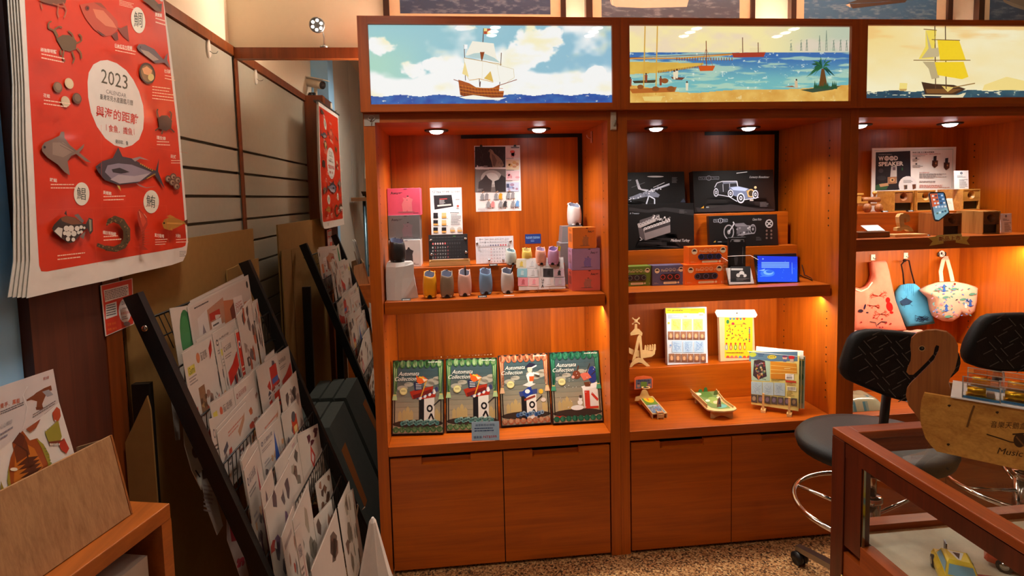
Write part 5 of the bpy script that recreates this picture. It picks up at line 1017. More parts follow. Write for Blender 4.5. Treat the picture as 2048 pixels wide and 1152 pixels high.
def a_back(L, b):
    A = L.art(b); A.rect(.02, .02, .98, .2, (110, 150, 120)); A.rect(.9, .2, .98, .9, (150, 180, 140)); A.ell(.94, .4, .03, .06, (80, 130, 80)); A.ell(.94, .6, .03, .06, (200, 190, 90)); A.line([(.02, .05), (.98, .08)], .02, (230, 220, 120))
kit('bagged green craft kit, middle of the easel stack with white header', .018, .010, .006, (206, 210, 150), a_back, True)
kit('bagged pale craft kit, rearmost of the easel stack', -.0+.036, .022, .002, (190, 200, 180), a_back, False)
t = thing('bamboo_easel', 'little bamboo easel holding the bagged kits', 'easel', (a+c)/2)
for (px, py, ty) in ((1138, 938, 795), (1337, 972, 826)):
    q = at(*g2(px, py), Z=ZB); q = q-back*((q-a).dot(back)+.022); b = MB('bamboo'); r_ = back
    b.slab([q-u*.010-r_*.004, q+u*.010-r_*.004, q+u*.010-r_*.004+Vector((0, 0, .012)), q-u*.010-r_*.004+Vector((0, 0, .012))], r_*.05); zt_ = at(*g2(px, ty), Y=q.y).z; b.slab([q-u*.0045+Vector((0, 0, .0125)), q+u*.0045+Vector((0, 0, .0125)), q+u*.004+Vector((0, 0, zt_-q.z)), q-u*.004+Vector((0, 0, zt_-q.z))], r_*.007); b.build('peg_foot', t)

# basketball and golf table toys
def basis(pa, pb):
    u = (pb-pa); u.z = 0; L = u.length; u.normalize(); return u, Vector((u.y, -u.x, 0)), L
n0, f0 = at(*g2(345, 985), Z=ZB), at(*g2(215, 830), Z=ZB+.012); f0.z = ZB; f0.y = min(f0.y, RY2-.012)
u, s_, Lg = basis(n0, f0); w_ = .034
t = thing('basketball_toy', 'wooden tabletop basketball shooting toy with printed backboard', 'toy', (n0+f0)/2)
def T(a_, b_, z): return n0+u*a_+s_*b_+Vector((0, 0, z))
b = MB('ply', WD)
for b0 in (-w_, w_-.003): b.slab([T(0, b0, .0), T(0, b0, .022), T(Lg, b0, .034), T(Lg, b0, .004), T(Lg-.02, b0, .0005), T(Lg-.04, b0, .014), T(.03, b0, .010), T(.02, b0, 0)], s_*.003)
b.slab([T(0, -w_+.003, .018), T(0, w_-.003, .018), T(Lg, w_-.003, .030), T(Lg, -w_+.003, .030)], (0, 0, .003)); A = quadart(b, T(Lg, w_-.003, .0332), T(Lg, -w_+.003, .0332), T(0, -w_+.003, .0212), T(0, w_-.003, .0212))
A.rect(.04, .05, .96, .5, (104, 150, 60)); A.ell(.45, .18, .36, .20, (246, 206, 30)); A.poly([(.42, .02), (.62, .02), (.58, .26), (.48, .26)], (236, 120, 40)); A.rect(.04, .5, .96, .96, (110, 140, 176)); A.rect(.08, .52, .92, .60, (190, 206, 216)); [A.ell(rng.uniform(.1, .9), rng.uniform(.55, .92), .06, .03, rng.choice([(206, 150, 120), (90, 120, 80), (170, 180, 190), (150, 90, 90)]), up=False) for k in range(18)]; A.l += 1
b.build('court_deck', t)
b = MB('ply', WD); 
for b0 in (-.014, .011): b.slab([T(-.012, b0, 0), T(-.012, b0, .030), T(.012, b0, .034), T(.012, b0, .0245), T(-.002, b0, .0235), T(-.002, b0, 0)], s_*.003)
b.slab([T(-.011, -.011, .006), T(-.011, .011, .006), T(-.011, .011, .022), T(-.011, -.011, .022)], u*.003); b.slab([T(-.008, -.011, .026), T(-.008, .011, .026), T(.004, .011, .027), T(.004, -.011, .027)], (0, 0, .003), col=(206, 150, 110)); b.build('launcher', t)
mid = at(*g2(225, 850), Y=f0.y-.01); Yh = f0.y-.02
def F(px, py, Y=None): return at(*g2(px, py), Y=Y if Y else Yh)
b = MB('ply', (226, 192, 132)); b.slab([F(152, 852), F(160, 822), F(190, 815), F(206, 775), F(218, 768), F(236, 768), F(248, 776), F(262, 812), F(296, 830), F(300, 850)], (0, .004, 0)); q = F(236, 752); b.lathe([(.020, 0), (.021, .003), (.016, .003), (.015, 0)], q, 24, capb=False, capt=False, sy=.8); b.build('hoop_post', t)
b = MB('print', (232, 110, 60)); b.slab([F(150, 765, Yh+.012), F(150, 680, Yh+.012), F(165, 668, Yh+.012), F(222, 660, Yh+.012), F(280, 668, Yh+.012), F(292, 680, Yh+.012), F(290, 755, Yh+.012)], (0, .004, 0)); A = pxart(b, g2, (0, Yh+.012, 0), (0, -1, 0)); A.poly([(160, 690), (280, 680), (282, 752), (160, 758)], (98, 104, 128)); A.text(174, 704, 16, 'Slamdunk', (30, 30, 70), wd=96, bold=.03); A.rect(198, 705, 245, 745, (108, 140, 60)); A.ell(180, 735, 12, 14, (176, 130, 110)); A.ell(264, 728, 12, 14, (170, 120, 110)); A.ell(180, 720, 9, 6, (60, 50, 70)); A.ell(262, 714, 9, 6, (60, 50, 70)); b.build('backboard', t)

def G(px, py, z): q = at(*g2(px, py), Z=z); q.y = min(q.y, RY2-.013); return q
n0, f0 = at(*g2(825, 985), Z=ZB), at(*g2(660, 870), Z=ZB); u, s_, Lg = basis(n0, f0); Lg *= 1.12
t = thing('golf_toy', 'kidney shaped wooden tabletop golf toy with red flag', 'toy', (n0+f0)/2)
# outline of the deck read off the photo at deck height
dk = [(690, 905), (640, 850), (590, 805), (560, 765), (552, 735), (570, 720), (620, 712), (690, 715), (745, 735), (775, 760), (800, 800), (830, 840), (870, 870), (925, 900), (935, 915), (910, 928), (840, 935), (760, 932), (710, 920)]
zd = ZB+.038
P = [at(*g2(*q), Z=zd) for q in dk]
for p_ in P: p_.y = min(p_.y, RY2-.013); c0 = sum(P, Vector())/len(P)
b = MB('ply', WD); b.slab([p+Vector((0, 0, -.004)) for p in P], (0, 0, .006)); A = Art(b, lambda x, y: G(x, y, zd+.0023), Vector((0, 0, 1)))
A.poly([(575, 745), (600, 730), (690, 730), (740, 750), (765, 785), (810, 850), (870, 890), (890, 908), (800, 915), (740, 905), (700, 880), (650, 830), (600, 790)], (110, 140, 84)); A.poly([(572, 742), (596, 728), (690, 728), (735, 745), (700, 765), (620, 775), (590, 770)], (150, 186, 200)); A.ell(690, 800, 60, 26, (86, 128, 60), .25); A.ell(760, 850, 50, 26, (140, 170, 90), .3); A.ell(780, 862, 26, 12, (236, 190, 150)); A.ell(640, 800, 24, 10, (236, 226, 200)); A.ell(820, 892, 40, 14, (96, 170, 170)); A.ell(712, 850, 18, 9, (240, 230, 206)); A.ell(800, 826, 22, 8, (226, 220, 200)); A.text(590, 742, 12, 'GOLF', (60, 80, 110), wd=120, slope=-.03); b.build('golf_deck', t)
b = MB('ply', (214, 176, 120)); R_ = [G(*q, zd+.003) for q in ((560, 770), (610, 815), (660, 860), (705, 905))]
for q0, q1 in zip(R_[:-1], R_[1:]): b.slab([q0, q1, q1+Vector((0, 0, .016)), q0+Vector((0, 0, .016))], Vector((.003, 0, 0)))
b.build('rim_rail', t); b = MB('ply', (214, 176, 120)); R_ = [G(*q, zd+.003) for q in ((775, 775), (805, 815), (840, 860), (905, 905))]
for q0, q1 in zip(R_[:-1], R_[1:]): b.slab([q0, q1, q1+Vector((0, 0, .010)), q0+Vector((0, 0, .010))], Vector((.003, 0, 0)))
b.build('rim_rail', t)
b = MB('ply', (206, 166, 110)); q0, q1 = at(*g2(735, 985), Z=ZB), at(*g2(905, 985), Z=ZB); n_ = 12
arc = [q0, q0+Vector((0, 0, zd-ZB-.005)), q1+Vector((0, 0, zd-ZB-.005)), q1]+[q1+(q0-q1)*(.15+.7*i/10)+Vector((0, 0, .012*math.sin(math.pi*i/10))) for i in range(11)]
b.slab(arc, Vector((0, .004, 0))); b.build('leg', t); b = MB('ply', (206, 166, 110)); q = G(620, 865, ZB); q.y -= .01; b.box(q.x-.004, q.x+.004, q.y, q.y+.012, ZB, zd-.005); b.build('leg', t); b = MB('ply', (206, 166, 110)); q = G(730, 838, ZB); q.y -= .01; b.box(q.x-.004, q.x+.004, q.y, q.y+.01, ZB, zd-.005); b.build('leg', t)
for (px, py, h, c, nm) in ((690, 775, .022, (60, 110, 60), 'tree_piece'), (775, 805, .022, (90, 110, 60), 'tree_piece'), (800, 900, .046, (176, 130, 110), 'golfer_piece'), (640, 770, .014, (70, 120, 70), 'tree_piece')):
    q = G(px, py, zd+.0025); b = MB('print', c); b.slab([q+Vector((-.010, 0, 0)), q+Vector((.010, 0, 0)), q+Vector((.008, 0, h*.6)), q+Vector((.002, 0, h)), q+Vector((-.006, 0, h*.8)), q+Vector((-.009, 0, h*.4))], (0, .002, 0)); 
    if nm == 'golfer_piece': b.slab([q+Vector((-.004, -.0003, h*.3)), q+Vector((.005, -.0003, h*.3)), q+Vector((.003, -.0003, h*.9))], (0, .0026, 0), col=(84, 84, 130))
    b.build(nm, t)
q = at(*g2(722, 770), Z=zd+.0025); b = MB('ply', WD); b.tube([q, q+Vector((0, 0, .022))], .001, 6); b.slab([q+Vector((0, 0, .012)), q+Vector((.012, 0, .012)), q+Vector((0, 0, .024)), q+Vector((-.006, 0, .02))], (0, .001, 0), col=(196, 50, 40)); b.build('flag', t)
# ================================================================ third cabinet: wooden speakers and bags
x0, x1 = BAYS[2][1], BAYS[2][2]; ZS3 = SHELF[2][1]+.0005
def px3(x, y, Y): return at(*g3(x, y), Y=Y)
Y3 = .24; S3 = px3(300, 846, Y3).z
riser('wooden step under the toy train and the upper speaker row', x0+.004, px3(1290, 830, Y3).x, Y3, ZS3, S3-.0005)
def speaker(lab, xl, xr, yt, yb, Yf, Z, dep, mside, mfront, grp='wooden phone speakers'):
    xa, xb = px3(xl, yb, Yf).x, px3(xr, yb, Yf).x; z0, z1 = Z, px3((xl+xr)/2, yt, Yf).z; w_ = xb-xa; h = z1-z0
    t = thing('phone_speaker', lab, 'speaker', ((xa+xb)/2, Yf+dep/2, z0), grp)
    b = MB(mside); y1 = Yf+dep; b.box(xa, xa+.004, Yf, y1, z0, z1); b.box(xb-.004, xb, Yf, y1, z0, z1); b.box(xa+.004, xb-.004, Yf, y1, z1-.006, z1); b.box(xa+.004, xb-.004, Yf, y1, z0, z0+.004); b.box(xa+.004, xb-.004, y1-.004, y1, z0+.004, z1-.006); b.build('case', t)
    b = MB(mfront); zs = z0+h*.46; X0, X1 = xa+.004, xb-.004; yf = Yf+.002; cx, cz = (X0+X1)/2, (zs+z1-.006)/2+.001; r = min((z1-.006-zs)*.40, (X1-X0)*.36); n = 24
    outer = []; inner = []
    for k in range(n):
        a = 2*math.pi*k/n; c, s = math.cos(a), math.sin(a); m_ = min(((X1-cx)/abs(c)) if abs(c) > 1e-6 else 9, ((z1-.006-cz if s > 0 else cz-zs)/abs(s)) if abs(s) > 1e-6 else 9); outer.append(Vector((cx+c*m_, yf, cz+s*m_))); inner.append(Vector((cx+c*r, yf, cz+s*r)))
    b._add(outer+inner, [(k, (k+1) % n, n+(k+1) % n, n+k) for k in range(n)])
    b.lathe([(r, 0), (r*.55, -.012), (r*.3, -.02)], (cx, yf, cz), n, (0, -1, 0), capb=False, capt=False); b.build('horn', t)
    b = MB('plastic', (26, 16, 10)); b.lathe([(r*.3, -.02), (r*.02, -.022)], (cx, yf, cz), n, (0, -1, 0), capb=False); b.build('horn_throat', t); b = MB('plastic', (26, 16, 10)); b.box(X0+.001, X1-.001, yf+.012, yf+.014, z0+.004, zs-.002); b.build('dark_slot', t)
    MB(mfront).box(X0, X1, yf, yf+.01, zs-.004, zs).build('divider', t)
    return xa, xb, z1
speaker('oak phone speaker beside the toy train, leftmost of the upper row', 443, 604, 664, 834, .30, S3, .11, 'oak', 'walnut')
speaker('oak phone speaker behind the phone, middle of the upper row', 630, 782, 660, 830, .285, S3, .09, 'oak', 'oak')
q3 = speaker('pale oak phone speaker with a paper card on top, right of the upper row', 1008, 1150, 650, 815, .275, S3, .15, 'oak', 'oak')
def bigsp(lab, xl, xr, yt, yb, dep, ms, mf):
    Yf = px3(xl, yb, .1); return speaker(lab, xl, xr, yt, yb, .095, ZS3, dep, ms, mf)
bigsp('large walnut phone speaker under the phone on the shelf', 846, 998, 850, 1018, .135, 'walnut', 'walnut_x')
bigsp('large two-tone phone speaker at the right on the shelf', 1172, 1314, 832, 1020, .135, 'oak_v', 'walnut_x')
# phone
Yp = .092; t = thing('smartphone', 'smartphone with app icons leaning on the walnut speaker', 'phone', px3(840, 915, Yp)); n = Vector((-.25, -1, .28)).normalized(); o = px3(815, 800, Yp-.012)
def ph(x, y): return onpl(*g3(x, y), o, n)
b = MB('plastic', (70, 66, 70)); pts = [ph(*q) for q in ((732, 690), (745, 676), (850, 674), (864, 686), (900, 835), (900, 850), (815, 915), (790, 915), (775, 895))]; b.slab(pts, -n*.007); b.build('casing', t)
b = MB('glow'); A = pxart(b, g3, o, n, 'glow')
A.poly([(740, 690), (850, 682), (893, 840), (812, 905), (784, 900)], (120, 150, 170)); A.poly([(740, 690), (800, 686), (820, 780), (760, 800)], (206, 96, 60)); A.poly([(800, 686), (850, 682), (870, 770), (820, 790)], (70, 110, 150)); A.poly([(772, 850), (880, 800), (893, 840), (812, 905), (784, 900)], (130, 170, 180))
for j in range(4):
    for k in range(4): A.ell(764+k*25+j*9, 708+j*30-k*1.5, 9, 8, rng.choice([(190, 206, 226), (226, 120, 80), (90, 130, 190), (236, 226, 220), (60, 70, 90)]), up=False)
A.l += 1
for k in range(4): A.ell(800+k*22, 850-k*6, 9, 8, [(90, 110, 100), (220, 226, 226), (50, 90, 120), (60, 80, 90)][k])
b.build('screen', t)
# board and cards
def a_ws(L, b):
    A = L.pxart(b, g3); A.line([(284, 335), (930, 322), (920, 640)], 3, (150, 190, 180)); A.poly([(294, 348), (578, 336), (584, 655), (290, 662)], (30, 28, 36)); A.text(318, 372, 8, 'Amplified speaker', (200, 196, 196), wd=110, slope=-.02)
    A.text(316, 418, 36, 'W', (236, 230, 226), wd=44, bold=.04, slope=-.02); A.text(446, 414, 36, 'D', (236, 230, 226), wd=30, bold=.04); A.text(316, 464, 36, 'SPEAKER', (236, 230, 226), wd=206, bold=.04, slope=-.03)
    for cx in (384, 424): A.ell(cx, 398, 20, 20, (236, 230, 226)); [A.line([(cx-16, 390+k*7), (cx+16, 390+k*7)], 2.4, (30, 28, 36), False) for k in range(3)]; A.l += 1
    A.poly([(420, 465), (466, 460), (466, 600), (392, 606), (390, 552), (412, 550)], (206, 200, 196)); A.poly([(390, 552), (466, 548), (462, 604), (394, 610)], (170, 120, 84)); A.ell(428, 576, 20, 18, (216, 170, 120)); A.ell(430, 576, 8, 8, (60, 40, 30)); A.rect(432, 470, 456, 496, (120, 100, 110)); A.ell(335, 500, 20, 18, (70, 66, 72)); A.ell(340, 560, 40, 20, (50, 50, 56)); A.poly([(292, 620), (350, 600), (395, 625), (380, 655), (292, 660)], (46, 90, 60)); A.poly([(320, 610), (390, 600), (400, 622), (330, 634)], (196, 150, 110)); A.ell(510, 486, 5, 14, (50, 110, 70))
    A.ell(556, 620, 76, 76, (226, 222, 222)); A.rect(478, 656, 640, 700, (238, 232, 228)); A.rows(520, 578, 600, 604, 3, (70, 66, 66)); A.poly([(522, 618), (552, 616), (552, 650), (526, 655)], (120, 90, 70)); A.poly([(592, 612), (622, 610), (622, 645), (596, 655)], (100, 60, 40)); A.rect(536, 622, 546, 650, (40, 40, 44))
    A.text(594, 356, 12, '無線工藝 手工實木揚聲器', (50, 46, 46), wd=178, slope=-.02, bold=.01); A.text(594, 370, 9, '天然木材獨特紋路，聲音溫潤自然', (196, 60, 50), wd=230, slope=-.02); A.rows(594, 376, 720, 386, 2, (80, 76, 76)); A.rect(618, 390, 632, 402, (60, 60, 60)); A.rows(594, 404, 660, 430, 3, (120, 116, 116)); A.rect(618, 438, 632, 450, (60, 60, 60)); A.rows(594, 454, 690, 478, 3, (130, 126, 126)); A.text(650, 520, 9, '商品規格說明', (196, 60, 50), wd=80); A.rows(650, 524, 895, 566, 5, (130, 124, 124)); A.rows(650, 584, 880, 602, 2, (150, 140, 140)); A.rows(650, 616, 905, 645, 3, (206, 130, 120))
    for x, y in ((755, 415), (850, 432)): A.poly([(x, y), (x+48, y), (x+46, y+44), (x+22, y+62), (x, y+40)], (96, 56, 44)); A.poly([(x, y), (x+24, y+14), (x+22, y+62), (x, y+40)], (66, 36, 30)); A.poly([(x+12, y-34), (x+36, y-38), (x+34, y+6), (x+10, y+8)], (40, 40, 50)); A.ell(x+30, y+24, 7, 8, (180, 130, 90))
sheet('poster_board', 'white poster board about the wooden speakers, standing at the back of the right cabinet', 'poster', Flat(268, 314, 944, 690, .42, g3, S3), .005, (240, 234, 228), a_ws)
def a_cd(L, b): A = L.art(b); A.ell(.5, .14, .09, .07, (70, 76, 96)); A.ell(.5, .14, .05, .04, (150, 156, 170)); A.rows(.2, .28, .85, .40, 2, (90, 90, 100)); A.rows(.35, .48, .95, .97, 8, (110, 110, 116))
L = Leaf(None, None, None, g3(920, 500), .06, g3(1030, 498), bl3=Vector((px3(942, 642, .30).x, .30, q3[2]+.0005)), br3=Vector((px3(1060, 640, .30).x, .30, q3[2]+.0005))); sheet('info_card', 'white printed card standing on top of the pale oak speaker', 'card', L, .0015, (242, 238, 236), a_cd)
L = Leaf(None, None, None, g3(1316, 852), .06, g3(1408, 852), bl3=Vector((px3(1322, 1010, .14).x, .14, ZS3)), br3=Vector((px3(1414, 1004, .14).x, .14, ZS3))); sheet('info_card', 'white printed card beside the two-tone speaker on the shelf', 'card', L, .0015, (236, 238, 244), a_cd)
L = Leaf(None, None, None, g3(872, 728), .2, None, bl3=Vector((px3(880, 820, .262).x, .262, S3)), br3=Vector((px3(940, 818, .262).x, .262, S3))); sheet('info_card', 'small blank white card leaning at the foot of the pale oak speaker', 'card', L, .0012, (244, 236, 220), lambda L, b: L.art(b).rows(.2, .2, .8, .5, 3, (206, 196, 180)))
# toy train
t = thing('toy_train', 'small wooden toy train at the left end of the speaker step', 'toy', px3(240, 836, .30)); Yt = .29
def bx(b, xa, xb, ya, yb, dy0=0, dy1=.035): A_, B_ = px3(xa, yb, Yt), px3(xb, ya, Yt); b.box(A_.x, B_.x, Yt+dy0, Yt+dy1, max(A_.z, S3+.0005), B_.z)
b = MB('walnut'); bx(b, 150, 350, 768, 790, .004, .031); b.build('chassis', t)
b = MB('oak'); bx(b, 140, 182, 700, 768, .004, .031); bx(b, 136, 198, 684, 700, .002, .033); b.build('cab', t); b = MB('oak'); bx(b, 182, 240, 750, 768, .006, .029); b.build('step_block', t)
q0, q1 = px3(184, 738, Yt+.018), px3(320, 738, Yt+.018); MB('walnut').cyl(q0, q1, .0125, 18).build('boiler', t)
q = px3(286, 712, Yt+.018); MB('oak').lathe([(.005, 0), (.005, .008), (.0095, .012), (.011, .018), (.008, .024), (.002, .026)], q, 16).build('funnel', t)
for x in (222, 318):
    q = px3(x, 806, Yt+.0); r = max(.008, q.z-S3-.0005); MB('walnut').cyl((q.x, Yt-.004, q.z), (q.x, Yt+.003, q.z), r, 18).build('wheel', t)
# glowing slate on a dark tray; bent wood figure on a plate
Yg = .10; a, c = px3(150, 1045, Yg), px3(412, 1040, Yg); tag(MB('walnut_x').box(max(a.x, x0+.003), c.x, Yg, Yg+.07, ZS3, ZS3+.026).build('wooden_tray', bevel=.002), 'dark walnut tray carrying the bright white slate', 'tray')
L = Leaf(None, None, None, None, 1.1, bl3=Vector((px3(228, 1015, Yg+.008).x, Yg+.008, ZS3+.0275)), br3=Vector((px3(372, 995, Yg+.008).x, Yg+.008, ZS3+.0275))); L.h = .05
b = MB('gloss', (250, 248, 246)); L.body(b, .003, .0005); tag(b.build('memo_sheet'), 'bright white sheet lying on the dark walnut tray', 'sheet')
Yw = .11; a, c = px3(424, 1022, Yw), px3(690, 1015, Yw); t = thing('phone_holder', 'pale bent wood phone holder on a wooden plate', 'phone holder', ((a.x+c.x)/2, Yw, ZS3)); MB('bamboo').box(a.x, c.x, Yw-.02, Yw+.05, ZS3, ZS3+.010).build('base', t)
b = MB('bamboo'); pts = [(470, 995), (470, 970), (500, 962), (490, 930), (486, 880), (500, 856), (530, 850), (565, 858), (580, 885), (572, 915), (548, 925), (545, 895), (528, 890), (530, 945), (560, 950), (590, 970), (606, 998), (575, 1000), (555, 985), (520, 985), (500, 998)]
b.slab([Vector((px3(*q, Yw).x, Yw, max(px3(*q, Yw).z, ZS3+.0105))) for q in pts], (0, .022, 0)); b.build('bent_figure', t)
for lab, px, Z in (('black price tag at the foot of the leftmost oak speaker', (368, 840), S3), ('black price tag between the two left oak speakers', (576, 836), S3), ('black price tag before the walnut tray', (372, 1046), ZS3), ('black price tag before the phone holder plate', (702, 1036), ZS3)):
    pricetag(lab, px, Z, g3, .014, dy=-.006 if Z == S3 else -.012)
# gold ribbon on the shelf edge
Yr = .0385; t = thing('ribbon_sign', 'gold ribbon sign with red lettering on the shelf edge', 'sign', px3(900, 1090, Yr))
b = MB('print', (255, 220, 120)); 
def rp(pts, dy, col): b.slab([Vector((q.x, Yr-dy, q.z)) for q in (px3(*p, Yr) for p in pts)], (0, .0012, 0), col=col)
rp([(722, 1048), (800, 1036), (850, 1075), (850, 1098), (735, 1118), (762, 1080)], .0012, (250, 206, 96)); rp([(950, 1090), (955, 1065), (1000, 1040), (1066, 1042), (1040, 1075), (1066, 1110)], .0012, (250, 206, 96)); rp([(794, 1030), (996, 1018), (1004, 1068), (806, 1082)], .0026, (255, 224, 130))
A = pxart(b, g3, (0, Yr-.0026, 0), (0, -1, 0)); A.text(812, 1080, 38, '新品上市', (180, 50, 24), wd=180, slope=-.05, bold=.012); b.build('ribbon', t)

# hanging bags
YH = BK-.001
def p4(x, y, Y=YH): return at(*g4(x, y), Y=Y)
def pouch(b, pts, Yf, d=.035, col=None):         # a soft bag: outline pushed out towards the middle
    P = [p4(*q, Yf+d*.5) for q in pts]; c = sum(P, Vector())/len(P); n = len(P); loops = []
    for k, (s, dy) in enumerate(((1, 0), (.94, -.35), (.8, -.5), (.5, -.56))): loops.append([Vector((c.x+(p.x-c.x)*s, Yf+d*.5+d*dy, c.z+(p.z-c.z)*s)) for p in P])
    back = [Vector((p.x, Yf+d*.95, p.z)) for p in loops[1]]
    vs = [v for l in loops+[back] for v in l]
    b._add(vs, [(i*n+j, i*n+(j+1) % n, (i+1)*n+(j+1) % n, (i+1)*n+j) for i in range(3) for j in range(n)]+[(4*n+j, 4*n+(j+1) % n, (j+1) % n, j) for j in range(n)]+[tuple(range(3*n, 4*n)), tuple(range(5*n-1, 4*n-1, -1))], col=col, smooth=True)
    return Art(b, lambda x, y: (lambda q: Vector((q.x, Yf+d*.5-d*.56, q.z)))(p4(x, y, Yf-.06*d)), Vector((0, -1, 0)), 'fabric')
def hook3(x, y, lab): 
    q = p4(x, y, BK-.0012); t = thing('adhesive_hook', lab, 'hook', q, 'hooks behind the bags'); MB('plastic', (240, 226, 206)).box(q.x-.011, q.x+.011, BK-.005, BK-.0008, q.z-.014, q.z+.016).build('pad', t); MB('metal', (150, 146, 140)).tube([q+Vector((0, -.005, 0)), q+Vector((0, -.014, -.008)), q+Vector((0, -.020, -.004)), q+Vector((0, -.021, .004))], .0016, 6).build('hook_tip', t)
hook3(198, 106, 'small white hook holding the pink bag'); hook3(397, 96, 'small white hook holding the blue drawstring bag')
b = MB('fabric', (240, 140, 112)); out = [(40, 300), (95, 288), (125, 296), (160, 280), (185, 250), (197, 210), (192, 128), (274, 124), (290, 180), (306, 260), (330, 370), (362, 455), (398, 552), (240, 556), (60, 552)]
A = pouch(b, out, YH-.06, .045); DR = (196, 60, 40)
def branch(A, x, y, s, col, seed):
    R = random.Random(seed)
    for k in range(9): a = -.2+R.uniform(-.9, .9)+(math.pi if k % 2 else 0); L = s*R.uniform(.5, 1); e = (x+L*math.cos(a), y+L*.6*math.sin(a)); A.line([(x, y), e], 3, col, False); [A.line([e, (e[0]+s*.3*math.cos(a+t_), e[1]+s*.25*math.sin(a+t_))], 2.4, col, False) for t_ in (-.8, .1, .9)]
    A.l += 1
branch(A, 235, 340, 50, DR, 1); branch(A, 205, 400, 34, DR, 2); branch(A, 245, 450, 46, DR, 3); A.ell(290, 365, 14, 18, (206, 30, 24)); A.ell(300, 405, 20, 30, (206, 30, 24), -.3); A.ell(312, 440, 12, 8, (206, 30, 24)); A.ell(125, 430, 16, 10, (60, 40, 50)); A.ell(150, 405, 6, 18, (60, 40, 60), .3); A.ell(165, 440, 8, 5, (60, 40, 50)); A.line([(180, 495), (215, 500), (222, 525)], 4, (90, 60, 60)); A.line([(225, 515), (250, 495), (285, 498)], 5, (60, 44, 50))
for k in range(7): A.ell(rng.uniform(110, 330), rng.uniform(470, 530), 6, 4, (176, 40, 40), up=False)
A.l += 1; A.line([(95, 300), (128, 312), (168, 292), (196, 256)], 8, (246, 206, 180)); tag(b.build('tote_bag'), 'pink cloth bag with red sea creatures hanging from a white hook', 'bag', 'cloth bags hanging in the right cabinet')
t = thing('drawstring_bag', 'sky blue drawstring bag hanging from a dark cord', 'bag', p4(450, 520, YH-.05), 'cloth bags hanging in the right cabinet'); b = MB('fabric', (86, 164, 206)); A = pouch(b, [(340, 360), (345, 315), (375, 272), (410, 264), (452, 264), (470, 280), (505, 320), (540, 410), (568, 508), (490, 518), (402, 526), (370, 460), (345, 410)], YH-.055, .045)
for k in range(6): A.line([(385+k*12, 270), (390+k*11, 310+(k % 3)*14)], 2, (60, 130, 176), False)
A.l += 1; A.poly([(362, 372), (400, 350), (440, 372), (420, 392), (384, 398)], (50, 70, 100)); A.line([(370, 350), (440, 400)], 2, (50, 70, 100)); A.line([(390, 410), (405, 340)], 2, (50, 70, 100))
for k in range(12): A.line([(450+rng.uniform(0, 95), 455+rng.uniform(0, 40)) for _ in range(3)], 2.4, (46, 66, 96), False)
b.build('pouch', t); q = [p4(*p, YH-.035) for p in ((388, 268), (382, 200), (372, 150), (395, 122), (418, 124), (432, 190), (452, 264))]; MB('fabric', (46, 30, 26)).tube(q, .0032, 8).build('cord', t); MB('fabric', (46, 30, 26)).ball(p4(392, 124, YH-.035), .008, n=10, m=6).build('knot', t)
t = thing('wall_hook', 'dog face shaped hook holding the patterned tote', 'hook', p4(618, 85, BK-.002)); q = p4(618, 84, BK-.008); MB('plastic', (236, 226, 214)).ball(q, .017, .006, .018, 18, 10).build('dog_face', t)
for s_ in (-1, 1): MB('plastic', (50, 28, 24)).ball(q+Vector((.018*s_, 0, -.002)), .007, .004, .012, 12, 8).build('ear', t)
MB('plastic', (50, 28, 24)).ball(q+Vector((-.006, -.005, .003)), .006, .002, .007, 12, 8).build('eye_patch', t); MB('plastic', (50, 28, 24)).ball(q+Vector((.007, -.0055, .003)), .002, n=8, m=6).build('eye', t); MB('plastic', (40, 22, 20)).ball(q+Vector((.001, -.006, -.005)), .003, n=8, m=6).build('nose', t)
t = thing('tote_bag', 'cream tote bag patterned with blue anchors and green fish', 'bag', p4(660, 490, YH-.12), 'cloth bags hanging in the right cabinet')
b = MB('fabric', (236, 182, 154)); A = pouch(b, [(492, 302), (540, 275), (600, 255), (700, 252), (770, 266), (822, 282), (816, 370), (804, 430), (780, 452), (745, 462), (718, 440), (700, 470), (660, 495), (620, 490), (578, 470), (562, 430), (548, 355), (520, 330)], YH-.125, .06)
for x, y in ((632, 290), (645, 410), (790, 380)): A.poly([(x, y-24), (x+14, y-6), (x+6, y-4), (x+10, y+20), (x-10, y+20), (x-6, y-4), (x-14, y-6)], (60, 100, 176)); A.line([(x-20, y+14), (x, y+24), (x+20, y+14)], 4, (60, 100, 176)); A.line([(x-14, y-8), (x+14, y-8)], 3, (60, 100, 176))
for x, y in ((640, 348), (655, 464), (745, 360), (800, 328), (690, 297), (590, 300)): A.ell(x, y, 20, 8, (100, 150, 130), -.15); A.poly([(x+18, y), (x+28, y-8), (x+28, y+8)], (100, 150, 130))
for k in range(60): A.ell(rng.uniform(545, 800), rng.uniform(275, 470), 8, 3.5, rng.choice([(110, 130, 190), (90, 150, 150), (190, 130, 150)]), rng.uniform(-1, 1), up=False)
A.l += 1; A.ell(694, 267, 7, 7, (130, 50, 40)); A.rect(755, 385, 768, 412, (244, 236, 226)); b.build('bag_body', t)
